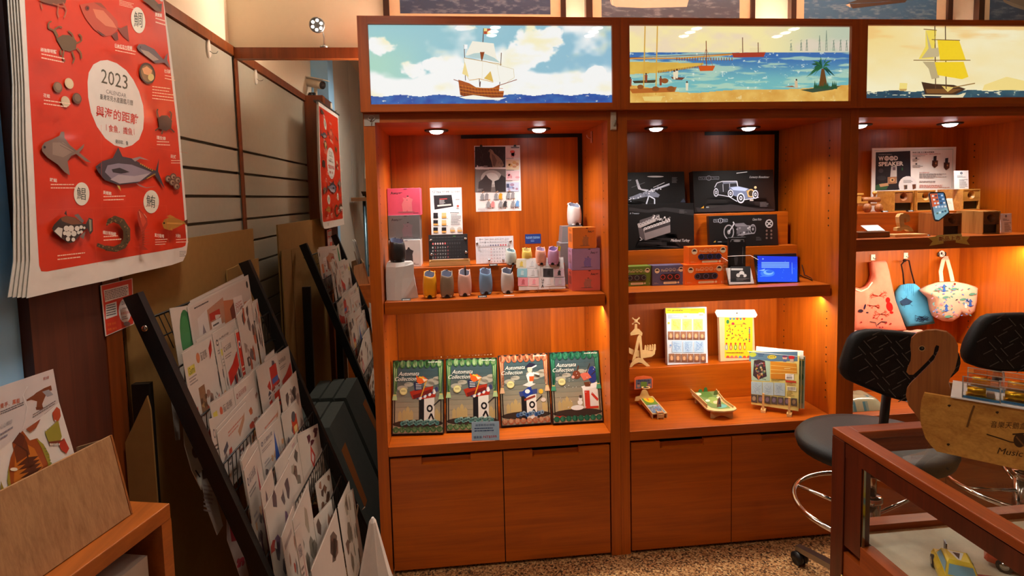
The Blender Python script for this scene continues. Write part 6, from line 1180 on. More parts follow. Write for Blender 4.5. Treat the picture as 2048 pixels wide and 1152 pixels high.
for (pts, wd_) in (([(618, 252), (612, 190), (628, 120), (648, 98)], .010), ([(684, 250), (672, 190), (652, 120), (644, 98)], .010)):
    b = MB('fabric', (236, 196, 166)); P = [p4(*q, YH-.10+.085*i/3) for i, q in enumerate(pts)]
    for p_, q_ in zip(P[:-1], P[1:]): b.slab([p_+Vector((-wd_, 0, 0)), p_+Vector((wd_, 0, 0)), q_+Vector((wd_, 0, 0)), q_+Vector((-wd_, 0, 0))], (0, .003, 0))
    A = Art(b, lambda x, y: p4(x, y, YH-.1-.0004+.085*max(0, min(1, (252-y)/154))), Vector((0, -1, 0)), 'fabric')
    for k in range(4): f = (k+.5)/4*(len(pts)-1); i = int(f); x = pts[i][0]+(pts[i+1][0]-pts[i][0])*(f-i); y = pts[i][1]+(pts[i+1][1]-pts[i][1])*(f-i); A.ell(x, y, 12, 5, ((80, 110, 180), (100, 150, 140))[k % 2], -.7)
    b.build('handle', t)
# folded stock in clear bags
R3 = .70; riser('low wooden step under the bagged cloth in the right cabinet', x0+.004, x1-.01, .27, ZB, R3); R3 += .0005
def pack(lab, xa, xb, ya, yb, z0, h, col, tint, patt=True):
    b = MB('bag', col); b.grid(lambda u, v: Vector((xa+(xb-xa)*u, ya+(yb-ya)*v, z0+h*(1-(2*u-1)**6)*(1-(2*v-1)**6)*(.86+.24*fbm(u*5, v*4, int(xa*50))))), 16, 10, colfn=lambda u, v: lin(mixc(col, tint, sstep(.5, .62, fbm(u*9, v*7, int(xa*31))))), smooth=True)
    b.slab([(xa, ya, z0), (xb, ya, z0), (xb, yb, z0), (xa, yb, z0)], (0, 0, .0008)); return tag(b.build('bagged_cloth'), lab, 'bag', 'bagged folded cloth')
pack('clear bagged pink cloth under the pink hanging bag', x0+.01, x0+.16, .28, .40, R3, .10, (226, 170, 150), (240, 220, 210))
pack('bagged pale pink cloth under the blue drawstring bag', x0+.17, x0+.33, .29, .41, R3, .115, (236, 190, 176), (206, 150, 140))
pack('bagged patterned cloth under the patterned tote', x0+.34, x0+.50, .28, .42, R3, .10, (236, 180, 150), (110, 130, 180))
pack('bagged patterned cloth at the right end, next to the tote', x0+.51, x0+.68, .28, .42, R3, .10, (232, 176, 150), (150, 110, 130))
pack('clear bag of blue green cloth on the base board, near the left post', x0+.012, x0+.20, .05, .20, ZB, .055, (176, 170, 140), (90, 130, 140))
pack('light blue cloth in a bag before the step, behind the stools', x0+.36, x0+.48, .10, .25, ZB, .17, (150, 190, 226), (190, 214, 236))

# ================================================================ stools
def stool(lab, c, seat_z, seat_r, back, Yb, ring_z, a0):
    t = thing('swivel_stool', lab, 'stool', (c[0], c[1], 0), 'black swivel stools'); cx, cy = c
    b = MB('leather', (12, 11, 11)); b.lathe([(.06, -.075), (seat_r*.75, -.07), (seat_r*.97, -.045), (seat_r, -.02), (seat_r*.95, -.004), (seat_r*.8, 0), (.02, -.006)], (cx, cy, seat_z), 40, sx=1.12); A = Art(b, lambda x, y: Vector((x, y, seat_z-.004)), Vector((0, 0, 1)), 'leather'); b.build('seat', t)
    P = [at(*q, Y=Yb) for q in back]; ce = sum(P, Vector())/len(P); b = MB('leather', (20, 18, 18)); n = len(P)
    def curve(p, d): return Vector((p.x, p.y+d+.25*(p.x-ce.x)**2, p.z))
    L_ = [[curve(ce+(p-ce)*s, d) for p in P] for s, d in ((.88, -.006), (.94, -.004), (.98, .003), (1, .014), (.985, .03), (.9, .036))]; vs = [v for l in L_ for v in l]
    b._add(vs, [(i*n+j, i*n+(j+1) % n, (i+1)*n+(j+1) % n, (i+1)*n+j) for i in range(5) for j in range(n)], smooth=True); b._add(L_[0], [tuple(range(n))]); b._add(L_[5], [tuple(range(n))])
    A = Art(b, lambda x, y: (lambda p: Vector((p.x, p.y-.0068+.25*(p.x-ce.x)**2, p.z)))(at(x, y, Y=Yb)), Vector((0, -1, 0)), 'leather')
    xs = [q[0] for q in back]; ysx = [q[1] for q in back]
    def inside(x, y):
        r = False; m = len(back)
        for i in range(m):
            (xa, ya), (xb, yb) = back[i], back[i-1]
            if (ya > y) != (yb > y) and x < (xb-xa)*(y-ya)/(yb-ya)+xa: r = not r
        return r
    k = 0
    for j in range(14):
        for i in range(16):
            x, y = min(xs)+i*31+(j % 2)*15+j*6, min(ysx)+4+j*12; dx, dy = (7, 8) if (i+j) % 2 else (9, -5)
            if inside(x-dx-5, y-dy-4) and inside(x+dx+5, y+dy+4) and inside(x, y): A.line([(x-dx, y-dy), (x+dx, y+dy)], 1.7, (92, 86, 82), False)
    b.build('backrest', t)
    MB('blackmetal', (24, 22, 22)).tube([Vector((cx, cy, seat_z-.078)), Vector((ce.x, Yb+.12, seat_z-.085)), Vector((ce.x, Yb+.075, seat_z-.02)), Vector((ce.x, Yb+.045, ce.z))], .014, 10).build('back_stem', t)
    b = MB('chrome', (206, 204, 200)); b.cyl((cx, cy, .10), (cx, cy, .42), .027, 20); b.lathe([(.028, .42), (.034, .425), (.034, .44), (.028, .445)], (cx, cy, 0), 20); b.cyl((cx, cy, .445), (cx, cy, seat_z-.08), .014, 16); b.build('gas_column', t)
    b = MB('chrome', (214, 210, 204)); R = .245; b.tube([(cx+R*math.cos(a), cy+R*math.sin(a), ring_z) for a in (2*math.pi*k/40 for k in range(40))], .0095, 10, closed=True)
    for k in range(3): a = a0+.5+k*2.094; b.tube([(cx+.027*math.cos(a), cy+.027*math.sin(a), ring_z-.03), (cx+R*math.cos(a), cy+R*math.sin(a), ring_z)], .007, 8)
    b.build('foot_ring', t)
    for k in range(5):
        a = a0+k*2*math.pi/5; d = Vector((math.cos(a), math.sin(a), 0)); s = Vector((-d.y, d.x, 0)); b = MB('metal', (150, 146, 142)); o = Vector((cx, cy, 0))
        b.slab([o+d*.02+s*.022+Vector((0, 0, .12)), o+d*.02-s*.022+Vector((0, 0, .12)), o+d*.31-s*.013+Vector((0, 0, .075)), o+d*.31+s*.013+Vector((0, 0, .075))], (0, 0, -.022)); l_ = b.build('base_leg', t)
        c_ = o+d*.30; b = MB('plastic', (18, 17, 18)); 
        for q in (-1, 1): b.cyl(c_+s*(q*.006)+Vector((0, 0, .027)), c_+s*(q*.02)+Vector((0, 0, .027)), .0265, 16)
        b.cyl(c_+Vector((0, 0, .03)), c_+Vector((0, 0, .06)), .006, 8); b.build('caster', l_)
bp = K(1680, 620, 4.114)
stool('black swivel stool with patterned backrest behind the swan head', (1.43, -.44), .655, .225, [bp(*q) for q in ((42, 500), (60, 420), (90, 320), (115, 255), (150, 210), (200, 184), (270, 170), (340, 168), (480, 178), (640, 196), (800, 220), (920, 260), (1000, 320), (1035, 400), (1040, 450), (1020, 510), (960, 560), (860, 620), (720, 690), (620, 740), (540, 760), (430, 730), (300, 680), (180, 630), (90, 590), (55, 550))], -.56, .40, 1.82)
bq = g4
stool('black swivel stool with patterned backrest at the right edge, behind the clear music boxes', (2.10, -.36), .66, .225, [bq(*q) for q in ((782, 690), (790, 650), (805, 610), (830, 560), (865, 505), (900, 472), (940, 455), (1040, 448), (1150, 446), (1280, 452), (1380, 480), (1430, 560), (1450, 680), (1430, 740), (1380, 790), (1260, 806), (1100, 804), (960, 800), (870, 784), (805, 760), (785, 725))], -.48, .40, .6)

# ================================================================ glass display case
CX0, CX1, CY0, CY1, CZ = 1.047, 2.45, -1.62, -.76, .85
t = thing('glass_display_case', 'red-brown wooden display counter with glass top and sides', 'display case', ((CX0+CX1)/2, (CY0+CY1)/2, 0)); w_ = .045
for nm, bx_, mt in (('top_rail', (CX0, CX0+w_, CY0, CY1, CZ-.022, CZ), 'mahogany_y'), ('top_rail', (CX1-w_, CX1, CY0, CY1, CZ-.022, CZ), 'mahogany_y'), ('top_rail', (CX0+w_, CX1-w_, CY1-w_, CY1, CZ-.022, CZ), 'mahogany_x'), ('top_rail', (CX0+w_, CX1-w_, CY0, CY0+w_, CZ-.022, CZ), 'mahogany_x')): MB(mt).box(*bx_).build(nm, t, bevel=.003)
for nm, bx_, mt in (('side_rail', (CX0+.003, CX0+.035, CY0+.05, CY1-.05, CZ-.066, CZ-.025), 'mahogany_shaded'), ('side_rail', (CX0+.05, CX1-.05, CY1-.035, CY1-.003, CZ-.066, CZ-.025), 'mahogany_x')): MB(mt).box(*bx_).build(nm, t)
b = MB('plastic', (18, 6, 4)); b.box(CX0+.008, CX0+.03, CY0+.05, CY1-.05, CZ-.025, CZ-.0222); b.build('groove', t)
for (x, y) in ((CX0, CY1-.05), (CX1-.05, CY1-.05), (CX0, CY0), (CX1-.05, CY0)): MB('mahogany_shaded').box(x, x+.05, y, y+.05, 0, CZ-.0225).build('post', t, bevel=.002)
ZF = .565
MB('mahogany_shaded').box(CX0+.004, CX0+.03, CY1-.112, CY1-.0505, ZF-.03, CZ-.0665).build('stile', t)
MB('chrome', (150, 150, 130)).box(CX0+.006, CX0+.012, CY1-.118, CY1-.1125, ZF+.001, CZ-.067).build('metal_edge', t)
for bx_, mt in (((CX0+.004, CX0+.04, CY0+.05, CY1-.113, ZF-.05, ZF+.004), 'mahogany_y'), ((CX0+.05, CX1-.05, CY1-.04, CY1-.004, ZF-.05, ZF+.012), 'mahogany_x')): MB(mt).box(*bx_).build('bottom_rail', t)
MB('mahogany_y').box(CX0+.004, CX0+.03, CY0+.05, CY1-.0505, .02, ZF-.0505).build('body_panel', t); MB('mahogany_x').box(CX0+.05, CX1-.05, CY1-.03, CY1-.004, .02, ZF-.0505).build('body_panel', t)
MB('plywood').box(CX0+.041, CX1-.01, CY0+.06, CY1-.041, ZF-.03, ZF-.006).build('case_floor', t)
b = MB('fabric', (206, 196, 176)); b.box(CX0+.042, CX1-.02, CY0+.07, CY1-.060, ZF-.0055, ZF); plab(b.build('linen_lining', t), 'off-white linen lining of the case floor')
MB('glass').quad((CX0+w_-.01, CY0+w_-.01, CZ-.006), (CX1-w_+.01, CY0+w_-.01, CZ-.006), (CX1-w_+.01, CY1-w_+.01, CZ-.006), (CX0+w_-.01, CY1-w_+.01, CZ-.006)).build('glass_top', t)
MB('glass').quad((CX0+.016, CY0+.05, ZF), (CX0+.016, CY1-.112, ZF), (CX0+.016, CY1-.112, CZ-.066), (CX0+.016, CY0+.05, CZ-.066)).build('side_glass', t)
MB('glass').quad((CX0+.05, CY1-.02, ZF+.012), (CX1-.05, CY1-.02, ZF+.012), (CX1-.05, CY1-.02, CZ-.066), (CX0+.05, CY1-.02, CZ-.066)).build('back_glass', t)
MB('metal', (176, 150, 90)).lathe([(.005, 0), (.004, .004), (.002, .006)], (CX0-.0003, CY1-.055, .447), 12, (-1, 0, 0)).build('lock_pin', t)
# tin cars inside
def car(lab, c, yaw, s, body, roof, glass, taxi):
    t = thing('tin_car', lab, 'toy car', (c[0], c[1], ZF), 'tin toy cars in the glass case'); cs, sn = math.cos(yaw), math.sin(yaw)
    M = Matrix.Translation(Vector((c[0], c[1], ZF+.0008))) @ Matrix.Rotation(yaw, 4, 'Z') @ Matrix.Scale(s, 4)
    b = MB('lacquer', body); b.M = M; sec = [(-.062, .010, .012, .020), (-.058, .009, .022, .025), (-.03, .008, .026, .027), (.0, .008, .027, .027), (.035, .008, .025, .027), (.056, .010, .020, .025), (.062, .012, .016, .018)]
    vs = []
    for x, z0, z1, w in sec: vs += [(x, -w, z0), (x, -w*1.02, (z0+z1)/2), (x, -w*.86, z1), (x, w*.86, z1), (x, w*1.02, (z0+z1)/2), (x, w, z0)]
    b._add(vs, [(i*6+j, i*6+(j+1) % 6, (i+1)*6+(j+1) % 6, (i+1)*6+j) for i in range(6) for j in range(6)]+[(0, 1, 2, 3, 4, 5), tuple(range(41, 35, -1))])
    A = Art(b, lambda x, y: Vector((x, y, .0272)), Vector((0, 0, 1)), 'lacquer'); A.EPS = .0002
    b.build('car_body', t)
    b = MB('lacquer', roof); b.M = M; v = []
    for z, x0_, x1_, w in ((.0262, -.040, .026, .0225), (.042, -.028, .012, .0175), (.045, -.022, .006, .014)): v += [(x0_, -w, z), (x1_, -w, z), (x1_, w, z), (x0_, w, z)]
    b._add(v, [(i*4+j, i*4+(j+1) % 4, (i+1)*4+(j+1) % 4, (i+1)*4+j) for i in range(2) for j in range(4)]+[(8, 9, 10, 11)])
    for sgn in (1, -1): xa, xb = (.0245, .0135) if sgn > 0 else (-.0385, -.0295); b.ngon([(xa, -.019, .0285), (xa, .019, .0285), (xb, .0155, .041), (xb, -.0155, .041)], col=glass)
    for sgn in (-1, 1): b.ngon([(-.034, sgn*.0222, .029), (.020, sgn*.0222, .029), (.010, sgn*.0186, .0405), (-.026, sgn*.0186, .0405)], col=glass)
    if taxi:
        b.ngon([(-.020, -.011, .0452), (.004, -.002, .0452), (.004, .002, .0452), (-.020, .011, .0452)], col=(236, 236, 236)); b.ngon([(-.016, -.005, .0454), (.002, 0, .0454), (-.016, .005, .0454)], col=(50, 30, 30))
        for k in range(9): b.ngon([(.0275, -.020+k*.0045, .0268), (.0275, -.0178+k*.0045, .0268), (.0305, -.0178+k*.0045, .0266), (.0305, -.020+k*.0045, .0266)], col=(30, 26, 26))
        A = Art(b, lambda x, y: M @ Vector((.058-.03*y, -.02+.04*x, .0268-.004*y)), Vector((0, 0, 1)), 'lacquer'); A.l = 6; A.text(.1, .8, .4, 'TAXI', (40, 30, 30), wd=.8)
    b.build('cabin', t)
    for x in (-.038, .038):
        for sgn in (-1, 1): w_b = MB('plastic', (30, 26, 26)); w_b.M = M; w_b.cyl((x, sgn*.0235, .0105), (x, sgn*.0285, .0105), .0105, 16); w_b.cyl((x, sgn*.0284, .0105), (x, sgn*.0292, .0105), .006, 12, col=(190, 186, 180), mat='chrome'); w_b.build('wheel', t)
    if taxi: kb = MB('metal', (90, 96, 110)); kb.M = M; kb.tube([(-.062, 0, .018), (-.074, 0, .018)], .0015, 6); kb.box(-.088, -.074, -.001, .001, .010, .026); kb.build('wind_key', t)
car('yellow tin taxi with blue windows on the linen of the glass case', (1.18, -1.03), -2.12, 1.45, (226, 196, 36), (232, 206, 60), (120, 176, 206), True)
car('orange red tin car at the back of the glass case', (1.40, -1.02), -.80, 1.6, (176, 66, 34), (196, 90, 50), (110, 60, 40), False)
p = at(1942, 1148, Z=ZF); b = MB('print', (176, 150, 140)); b.slab([p+Vector((-.035, -.004, .0008)), p+Vector((.035, -.03, .0008)), p+Vector((.037, -.022, .006)), p+Vector((-.033, .004, .006))], (0, .002, -.0003), col=(150, 40, 40)); tag(b.build('name_tag'), 'small red lettered tag beside the orange tin car', 'tag')

# ================================================================ swan planter with music boxes
sd = -ray(-300, 420); sd.z = 0; sd.normalize(); sn_ = Vector((-sd.y, sd.x, 0))
if sn_.y < 0: sn_ = -sn_
o0 = at(1874, 903, Z=CZ+.0008)
def sw(px, off=0): p = onpl(*px, o0, sn_); return p+sn_*off
bd = [g5(*q) for q in ((602, 388), (590, 420), (584, 470), (588, 520), (606, 575), (630, 608), (655, 628))]
t = thing('swan_planter', 'wooden swan shaped box holding music boxes on the glass counter', 'box', o0)
LEN = .40
def board(off):
    P = [sw(q, off) for q in bd]; zt_, zb_ = P[0].z, o0.z; P[-1].z = zb_; up0, lo0 = P[0], P[-1]
    for p in P[:-1]: p.z = max(p.z, zb_+.002)
    far = lo0+sd*LEN; P += [Vector((far.x, far.y, zb_)), Vector(((far+sd*.05).x, (far+sd*.05).y, zb_+.05)), Vector(((far+sd*.06).x, (far+sd*.06).y, zt_))]
    return P, zt_
P, zsw = board(0)
b = MB('oak'); b.slab(P, sn_*.010); A = Art(b, lambda x, y: onpl(*g5(x, y), o0, sn_), -sn_, 'plastic'); E1 = (66, 40, 18)
A.text(880, 532, 28, '音樂天鵝盒', E1, wd=150, slope=.06, shear=.2); A.line([(862, 560), (920, 578), (960, 592), (1018, 600)], 5, E1); A.ell(1000, 585, 26, 30, E1); A.line([(970, 560), (1030, 556)], 6, E1); A.line([(985, 570), (1020, 610)], 6, (120, 80, 40)); A.text(905, 640, 26, 'Music', E1, wd=110, slope=.14, shear=.3)
for x, y in ((706, 440), (702, 602), (906, 468)): A.ell(x, y, 7, 4, (40, 28, 20)); A.poly([(x-6, y), (x+6, y-2), (x, y+8)], (60, 40, 20))
A.line([(810, 440), (795, 480), (780, 530)], 8, (112, 72, 30)); b.build('side_board', t)
P2, _ = board(.13); b = MB('oak'); b.slab(P2, sn_*.010); b.build('side_board', t)
e0 = o0+sn_*.0105+sd*.02; b = MB('oak'); b.slab([e0, e0+sd*(LEN-.02), e0+sd*(LEN-.02)+sn_*.119, e0+sn_*.119], (0, 0, .008)); b.build('floor_board', t)
nk = [(560, 470), (536, 440), (525, 400), (529, 370), (548, 345), (575, 320), (610, 285), (640, 255), (660, 215), (664, 192), (652, 188), (645, 200), (640, 225), (615, 255), (580, 290), (556, 312), (538, 312), (527, 300), (532, 282), (545, 255), (547, 225), (543, 190), (547, 160), (570, 140), (610, 128), (650, 126), (695, 135), (725, 160), (742, 195), (742, 240), (730, 290), (712, 320), (703, 345), (712, 375), (728, 405), (740, 470), (700, 560), (620, 560)]
NO = .055; on = o0+sn_*NO
def nkp(q): return onpl(*g5(*q), on, sn_)
b = MB('walnut'); b.slab([nkp(q) for q in nk], sn_*.018); A = Art(b, lambda x, y: nkp((x, y)), -sn_, 'plastic'); A.ell(592, 202, 14, 12, (176, 130, 84)); A.ell(592, 202, 11, 9, (22, 18, 16)); A.ell(594, 200, 3, 3, (110, 90, 70)); plab(b.build('swan_neck', t), 'darker wooden swan neck with painted eye')
ztray = zsw+.004; tc = lambda x, y, z=ztray: at(*g5(x, y), Z=z)
a = sw(g5(712, 408), -.004); a.z = zsw+.001; b = MB('paper', (232, 228, 226)); b.slab([a, a+sd*.34, a+sd*.34+sn_*.15, a+sn_*.15], (0, 0, .003)); tag(b.build('tray'), 'white tray under the music boxes on the swan box', 'tray')
def mbox(lab, q, n_):
    c = tc(*q, zsw+.0045); t = thing('music_box', lab, 'music box', c, 'clear music boxes in the swan'); s, d, h = .036, .026, .040
    def pt(a_, b_, z): return c+sd*(a_*s)+sn_*(b_*d)+Vector((0, 0, z))
    fs = [[(-1, -1, 0), (1, -1, 0), (1, -1, h), (-1, -1, h)], [(-1, 1, 0), (1, 1, 0), (1, 1, h), (-1, 1, h)], [(-1, -1, 0), (-1, 1, 0), (-1, 1, h), (-1, -1, h)], [(1, -1, 0), (1, 1, 0), (1, 1, h), (1, -1, h)], [(-1, -1, h), (1, -1, h), (1, 1, h), (-1, 1, h)]]
    b = MB('acrylic')
    for f in fs: b.quad(*[pt(*v) for v in f])
    for f in fs[4:]: b.quad(*[pt(v[0]*.9, v[1]*.88, h-.004) for v in f])
    b.build('clear_case', t)
    b = MB('acrylic', (235, 235, 235)); 
    for a_ in (-1, 1):
        for b_ in (-1, 1): b.tube([pt(a_*.97, b_*.96, .001), pt(a_*.97, b_*.96, h-.001)], .0012, 6, mat='gloss', col=(176, 170, 162))
    b.tube([pt(x, y, h) for x, y in ((-1, -1), (1, -1), (1, 1), (-1, 1))], .0011, 6, closed=True, mat='gloss', col=(176, 168, 158)); b.build('edge', t)
    MB('metal', (216, 170, 40)).cyl(pt(-.72, -.30, .0175), pt(.25, -.30, .0175), .0105, 18).build('brass_drum', t); b = MB('metal', (226, 190, 90)); b.box(0, .001, 0, .001, 0, .001) if False else b.slab([pt(-.8, -.6, .0045), pt(.75, -.6, .0045), pt(.75, .6, .0045), pt(-.8, .6, .0045)], (0, 0, .002)); b.build('bed_plate', t)
    b = MB('metal', (206, 196, 180)); b.slab([pt(.28, -.5, .007), pt(.7, -.5, .007), pt(.7, .1, .007), pt(.28, .1, .007)], (0, 0, .011)); b.build('governor', t); b = MB('print', (60, 130, 176)); b.slab([pt(-.95, -.93, .001), pt(.95, -.93, .001), pt(.95, -.90, .0065), pt(-.95, -.90, .0065)], sn_*.001); A = quadart(b, pt(-.95, -.905, .0065), pt(.95, -.905, .0065), pt(.95, -.935, .001), pt(-.95, -.935, .001)); A.rows(.1, .25, .9, .8, 2, (30, 70, 120)); b.build('blue_label', t)
mbox('clear music box with brass drum, front left on the swan tray', (838, 408), 0); mbox('clear music box with brass drum, front right at the picture edge', (998, 430), 0); mbox('clear music box behind the front left one on the swan tray', (856, 366), 0); mbox('clear music box behind the front right one at the picture edge', (1006, 386), 0)
# ================================================================ calendar on the pillar
XC = -.812
t = thing('wall_calendar', 'big red 2023 sea creature calendar hanging on the pillar', 'calendar', Vector((-.845, -.73, 1.37)))
cl1 = K(0, 0, 1.921)
edge = [cl1(*q) for q in ((75, 0), (88, 200), (95, 330), (100, 550), (112, 800), (117, 1000), (103, 1146), (250, 1112), (400, 1080), (520, 1050), (600, 1032), (660, 1018), (703, 1003), (716, 975), (722, 930), (715, 800), (690, 500), (668, 300), (650, 150), (628, 0))]
P = [at(*q, X=XC) for q in edge]; tl, tr = P[0].copy(), P[-1].copy(); tl.z = tr.z = 2.125; tl.y, tr.y = -1.01, -.44
P = [tl]+P+[tr]; n = len(P)
for k in range(4, 0, -1):
    b = MB('paper', (214, 206, 196)); Q = []
    for i, p in enumerate(P):
        low = max(0, min(1, (1.75-p.z)/.4)); Q.append(Vector((XC-.0030*k, p.y-(.0060*k*(.55+.6*low) if p.y < -.75 else .001*k), p.z+.0035*k*(.5 if low > .9 else 0))))
    b.slab(Q, (-.0012, 0, 0)); b.build('under_page', t)
b = MB('paper', (226, 216, 206)); b.slab(P, (-.0012, 0, 0)); A = pxart(b, ID, (XC, 0, 0), (1, 0, 0))
RED = (214, 50, 16)
redp = [cl1(*q) for q in ((95, 0), (112, 330), (128, 600), (140, 850), (150, 1020), (158, 1042), (180, 1043), (400, 1003), (700, 950), (712, 944), (716, 925), (706, 800), (682, 500), (664, 350), (636, 100), (626, 0))]
q0 = at(*redp[0], X=XC); q1 = at(*redp[-1], X=XC); up_ = [Vector((XC+.0002, -.99, 2.10)), *[at(*q, X=XC)+Vector((.0002, 0, 0)) for q in redp], Vector((XC+.0002, -.455, 2.10))]
b.ngon(up_, col=RED, mat='print'); A.l = 5
def fish(A, c, pts, col, crop): A.poly([crop(*q) for q in pts], col)
def T_(x, y, h, s, col, wd, crop=cB, sl=.17, **k): X_, Y_ = crop(x, y); f = 1/(crop(1, 0)[0]-crop(0, 0)[0]); A.text(X_, Y_, h/f, s, col, wd=wd/f, slope=sl, **k)
def R_(x0, y0, x1, y1, n_, col, crop, sl=.12, **k): a_, c_ = crop(x0, y0), crop(x1, y1); A.rows(a_[0], a_[1], c_[0], c_[1], n_, col, slope=sl, **k)
def E_(x, y, rx, ry, col, crop, rot=0): X_, Y_ = crop(x, y); f = crop(1, 0)[0]-crop(0, 0)[0]; A.ell(X_, Y_, rx*f, ry*f, col, rot, 28)
def Pl(pts, col, crop): A.poly([crop(*q) for q in pts], col)
def Ln(pts, w_, col, crop): f = crop(1, 0)[0]-crop(0, 0)[0]; A.line([crop(*q) for q in pts], w_*f, col)
CRM = (236, 226, 210); LT = (244, 206, 180)
# oval and its lettering
Pl([(490, 700), (500, 620), (540, 550), (600, 518), (660, 512), (740, 540), (820, 600), (880, 680), (930, 780), (965, 900), (972, 1000), (965, 1100), (930, 1190), (870, 1240), (800, 1262), (720, 1240), (640, 1180), (570, 1080), (520, 960), (495, 830)], (226, 216, 206), cB)
T_(606, 706, 120, '2023', (84, 80, 64), 226, sl=.27); T_(648, 796, 34, 'CALENDAR', (110, 106, 100), 172, sl=.23); T_(596, 846, 46, '臺灣常見水產圖鑑月曆', (74, 70, 64), 282, sl=.20); T_(562, 990, 92, '與海的距離', (204, 52, 40), 362, sl=.22, bold=.012); T_(668, 1124, 64, '食魚．識魚', (204, 60, 46), 205, sl=.16, bold=.006); Ln([(648, 1062), (650, 1115)], 3, (204, 60, 46), cB); Ln([(884, 1100), (887, 1150)], 3, (204, 60, 46), cB)
T_(632, 138, 32, '癸卯年．兔', (74, 70, 64), 96, cL5, sl=.14)
for x, y, s, cr in ((920, 172, '鯛', cB), (380, 512, '鯧', cL5), (897, 570, '鮪', cL5)):
    E_(x, y, 60 if cr is cB else 58, 112 if cr is cB else 86, (232, 224, 206), cr, -.12 if cr is cB else 0); hh = 130 if cr is cB else 92; T_(x-36, y+hh*.42, hh, s, (52, 60, 50), 72 if cr is cB else 66, cr, sl=.14)
# creatures
Pl([(420, 40), (470, 30), (540, 20), (600, 40), (680, 110), (740, 180), (750, 240), (700, 300), (620, 310), (540, 250), (470, 160), (440, 100)], (190, 70, 48), cB); Pl([(530, 75), (620, 90), (700, 180), (735, 240), (640, 220), (560, 150)], (214, 116, 86), cB); Pl([(740, 235), (770, 240), (826, 215), (842, 355), (790, 310), (760, 270)], (130, 50, 38), cB); Pl([(540, 20), (600, 25), (650, 80), (600, 60)], (150, 60, 40), cB); Pl([(560, 250), (640, 305), (600, 300)], (90, 40, 40), cB); Pl([(690, 300), (740, 270), (748, 340), (720, 345)], (110, 44, 36), cB); E_(482, 70, 18, 22, (120, 20, 20), cB); E_(484, 70, 8, 10, (30, 20, 20), cB)
Pl([(215, 330), (270, 298), (330, 300), (390, 350), (385, 420), (330, 440), (270, 425)], (104, 76, 48), cB)
for pts in ([(225, 320), (195, 260), (150, 240), (150, 195), (175, 180)], [(230, 310), (200, 250), (240, 225), (265, 235)], [(370, 340), (350, 290), (318, 262)], [(385, 370), (430, 350), (430, 310), (408, 290)], [(280, 430), (270, 490), (290, 525)], [(350, 440), (370, 500), (355, 540)], [(250, 420), (255, 470)], [(390, 410), (425, 450), (430, 500)]): Ln(pts, 13, (124, 84, 46), cB)
Pl([(60, 0), (190, -20), (300, -10), (290, 30), (180, 40), (100, 20)], (120, 66, 46), cB)
for pts in ([(80, 20), (95, 80)], [(230, 30), (225, 110), (235, 150)], [(270, 20), (300, 90), (280, 150)], [(180, 30), (240, 50), (290, 60)]): Ln(pts, 10, (170, 90, 60), cB)
for x, y, c in ((225, 745, (124, 88, 62)), (322, 712, (214, 190, 150)), (290, 866, (206, 186, 152)), (388, 840, (96, 64, 46))): E_(x, y, 38 if c[0] < 200 else 36, 48, c, cB, -.4); E_(x+4, y-6, 26, 34, mixc(c, (236, 220, 190), .22), cB, -.4)
Pl([(900, 400), (920, 376), (970, 380), (1050, 420), (1100, 480), (1130, 508), (1165, 450), (1160, 510), (1190, 585), (1135, 535), (1060, 540), (980, 480), (915, 430)], (92, 84, 92), cB); Pl([(930, 420), (1000, 440), (1090, 510), (1040, 520), (970, 470)], (170, 150, 136), cB); E_(930, 402, 6, 7, (30, 24, 24), cB)
E_(990, 625, 66, 92, (44, 38, 34), cB, -.3); E_(990, 628, 52, 76, (120, 96, 60), cB, -.3); Pl([(945, 585), (985, 565), (1030, 600), (1020, 650), (960, 630)], (226, 160, 110), cB); E_(1020, 660, 26, 30, (206, 190, 120), cB)
Pl([(1080, 1010), (1110, 985), (1160, 985), (1200, 1030), (1195, 1090), (1150, 1120), (1090, 1100)], (58, 40, 36), cB)
for pts in ([(1085, 1010), (1070, 950), (1078, 930)], [(1190, 1020), (1195, 970), (1180, 950)], [(1090, 1090), (1055, 1115)], [(1180, 1090), (1220, 1130)], [(1120, 1110), (1110, 1145)]): Ln(pts, 12, (80, 50, 40), cB)
Pl([(945, 0), (1040, -10), (1110, 60), (1108, 100), (1060, 95), (1010, 50)], (96, 70, 50), cB); Pl([(1060, 40), (1112, 30), (1108, 95)], (70, 50, 44), cB)
Pl([(70, 160), (90, 130), (150, 105), (200, 80), (215, 50), (238, 50), (240, 95), (280, 150), (330, 190), (388, 140), (380, 170), (350, 205), (440, 280), (400, 272), (325, 215), (290, 230), (262, 270), (280, 375), (240, 350), (190, 295), (110, 240), (72, 195)], (128, 104, 92), cL5); Pl([(150, 130), (230, 130), (310, 195), (230, 240), (150, 220)], (150, 126, 112), cL5); Ln([(210, 130), (320, 195)], 3, (100, 80, 72), cL5); Ln([(205, 150), (300, 200)], 3, (100, 80, 72), cL5); E_(90, 165, 9, 10, (40, 34, 34), cL5)
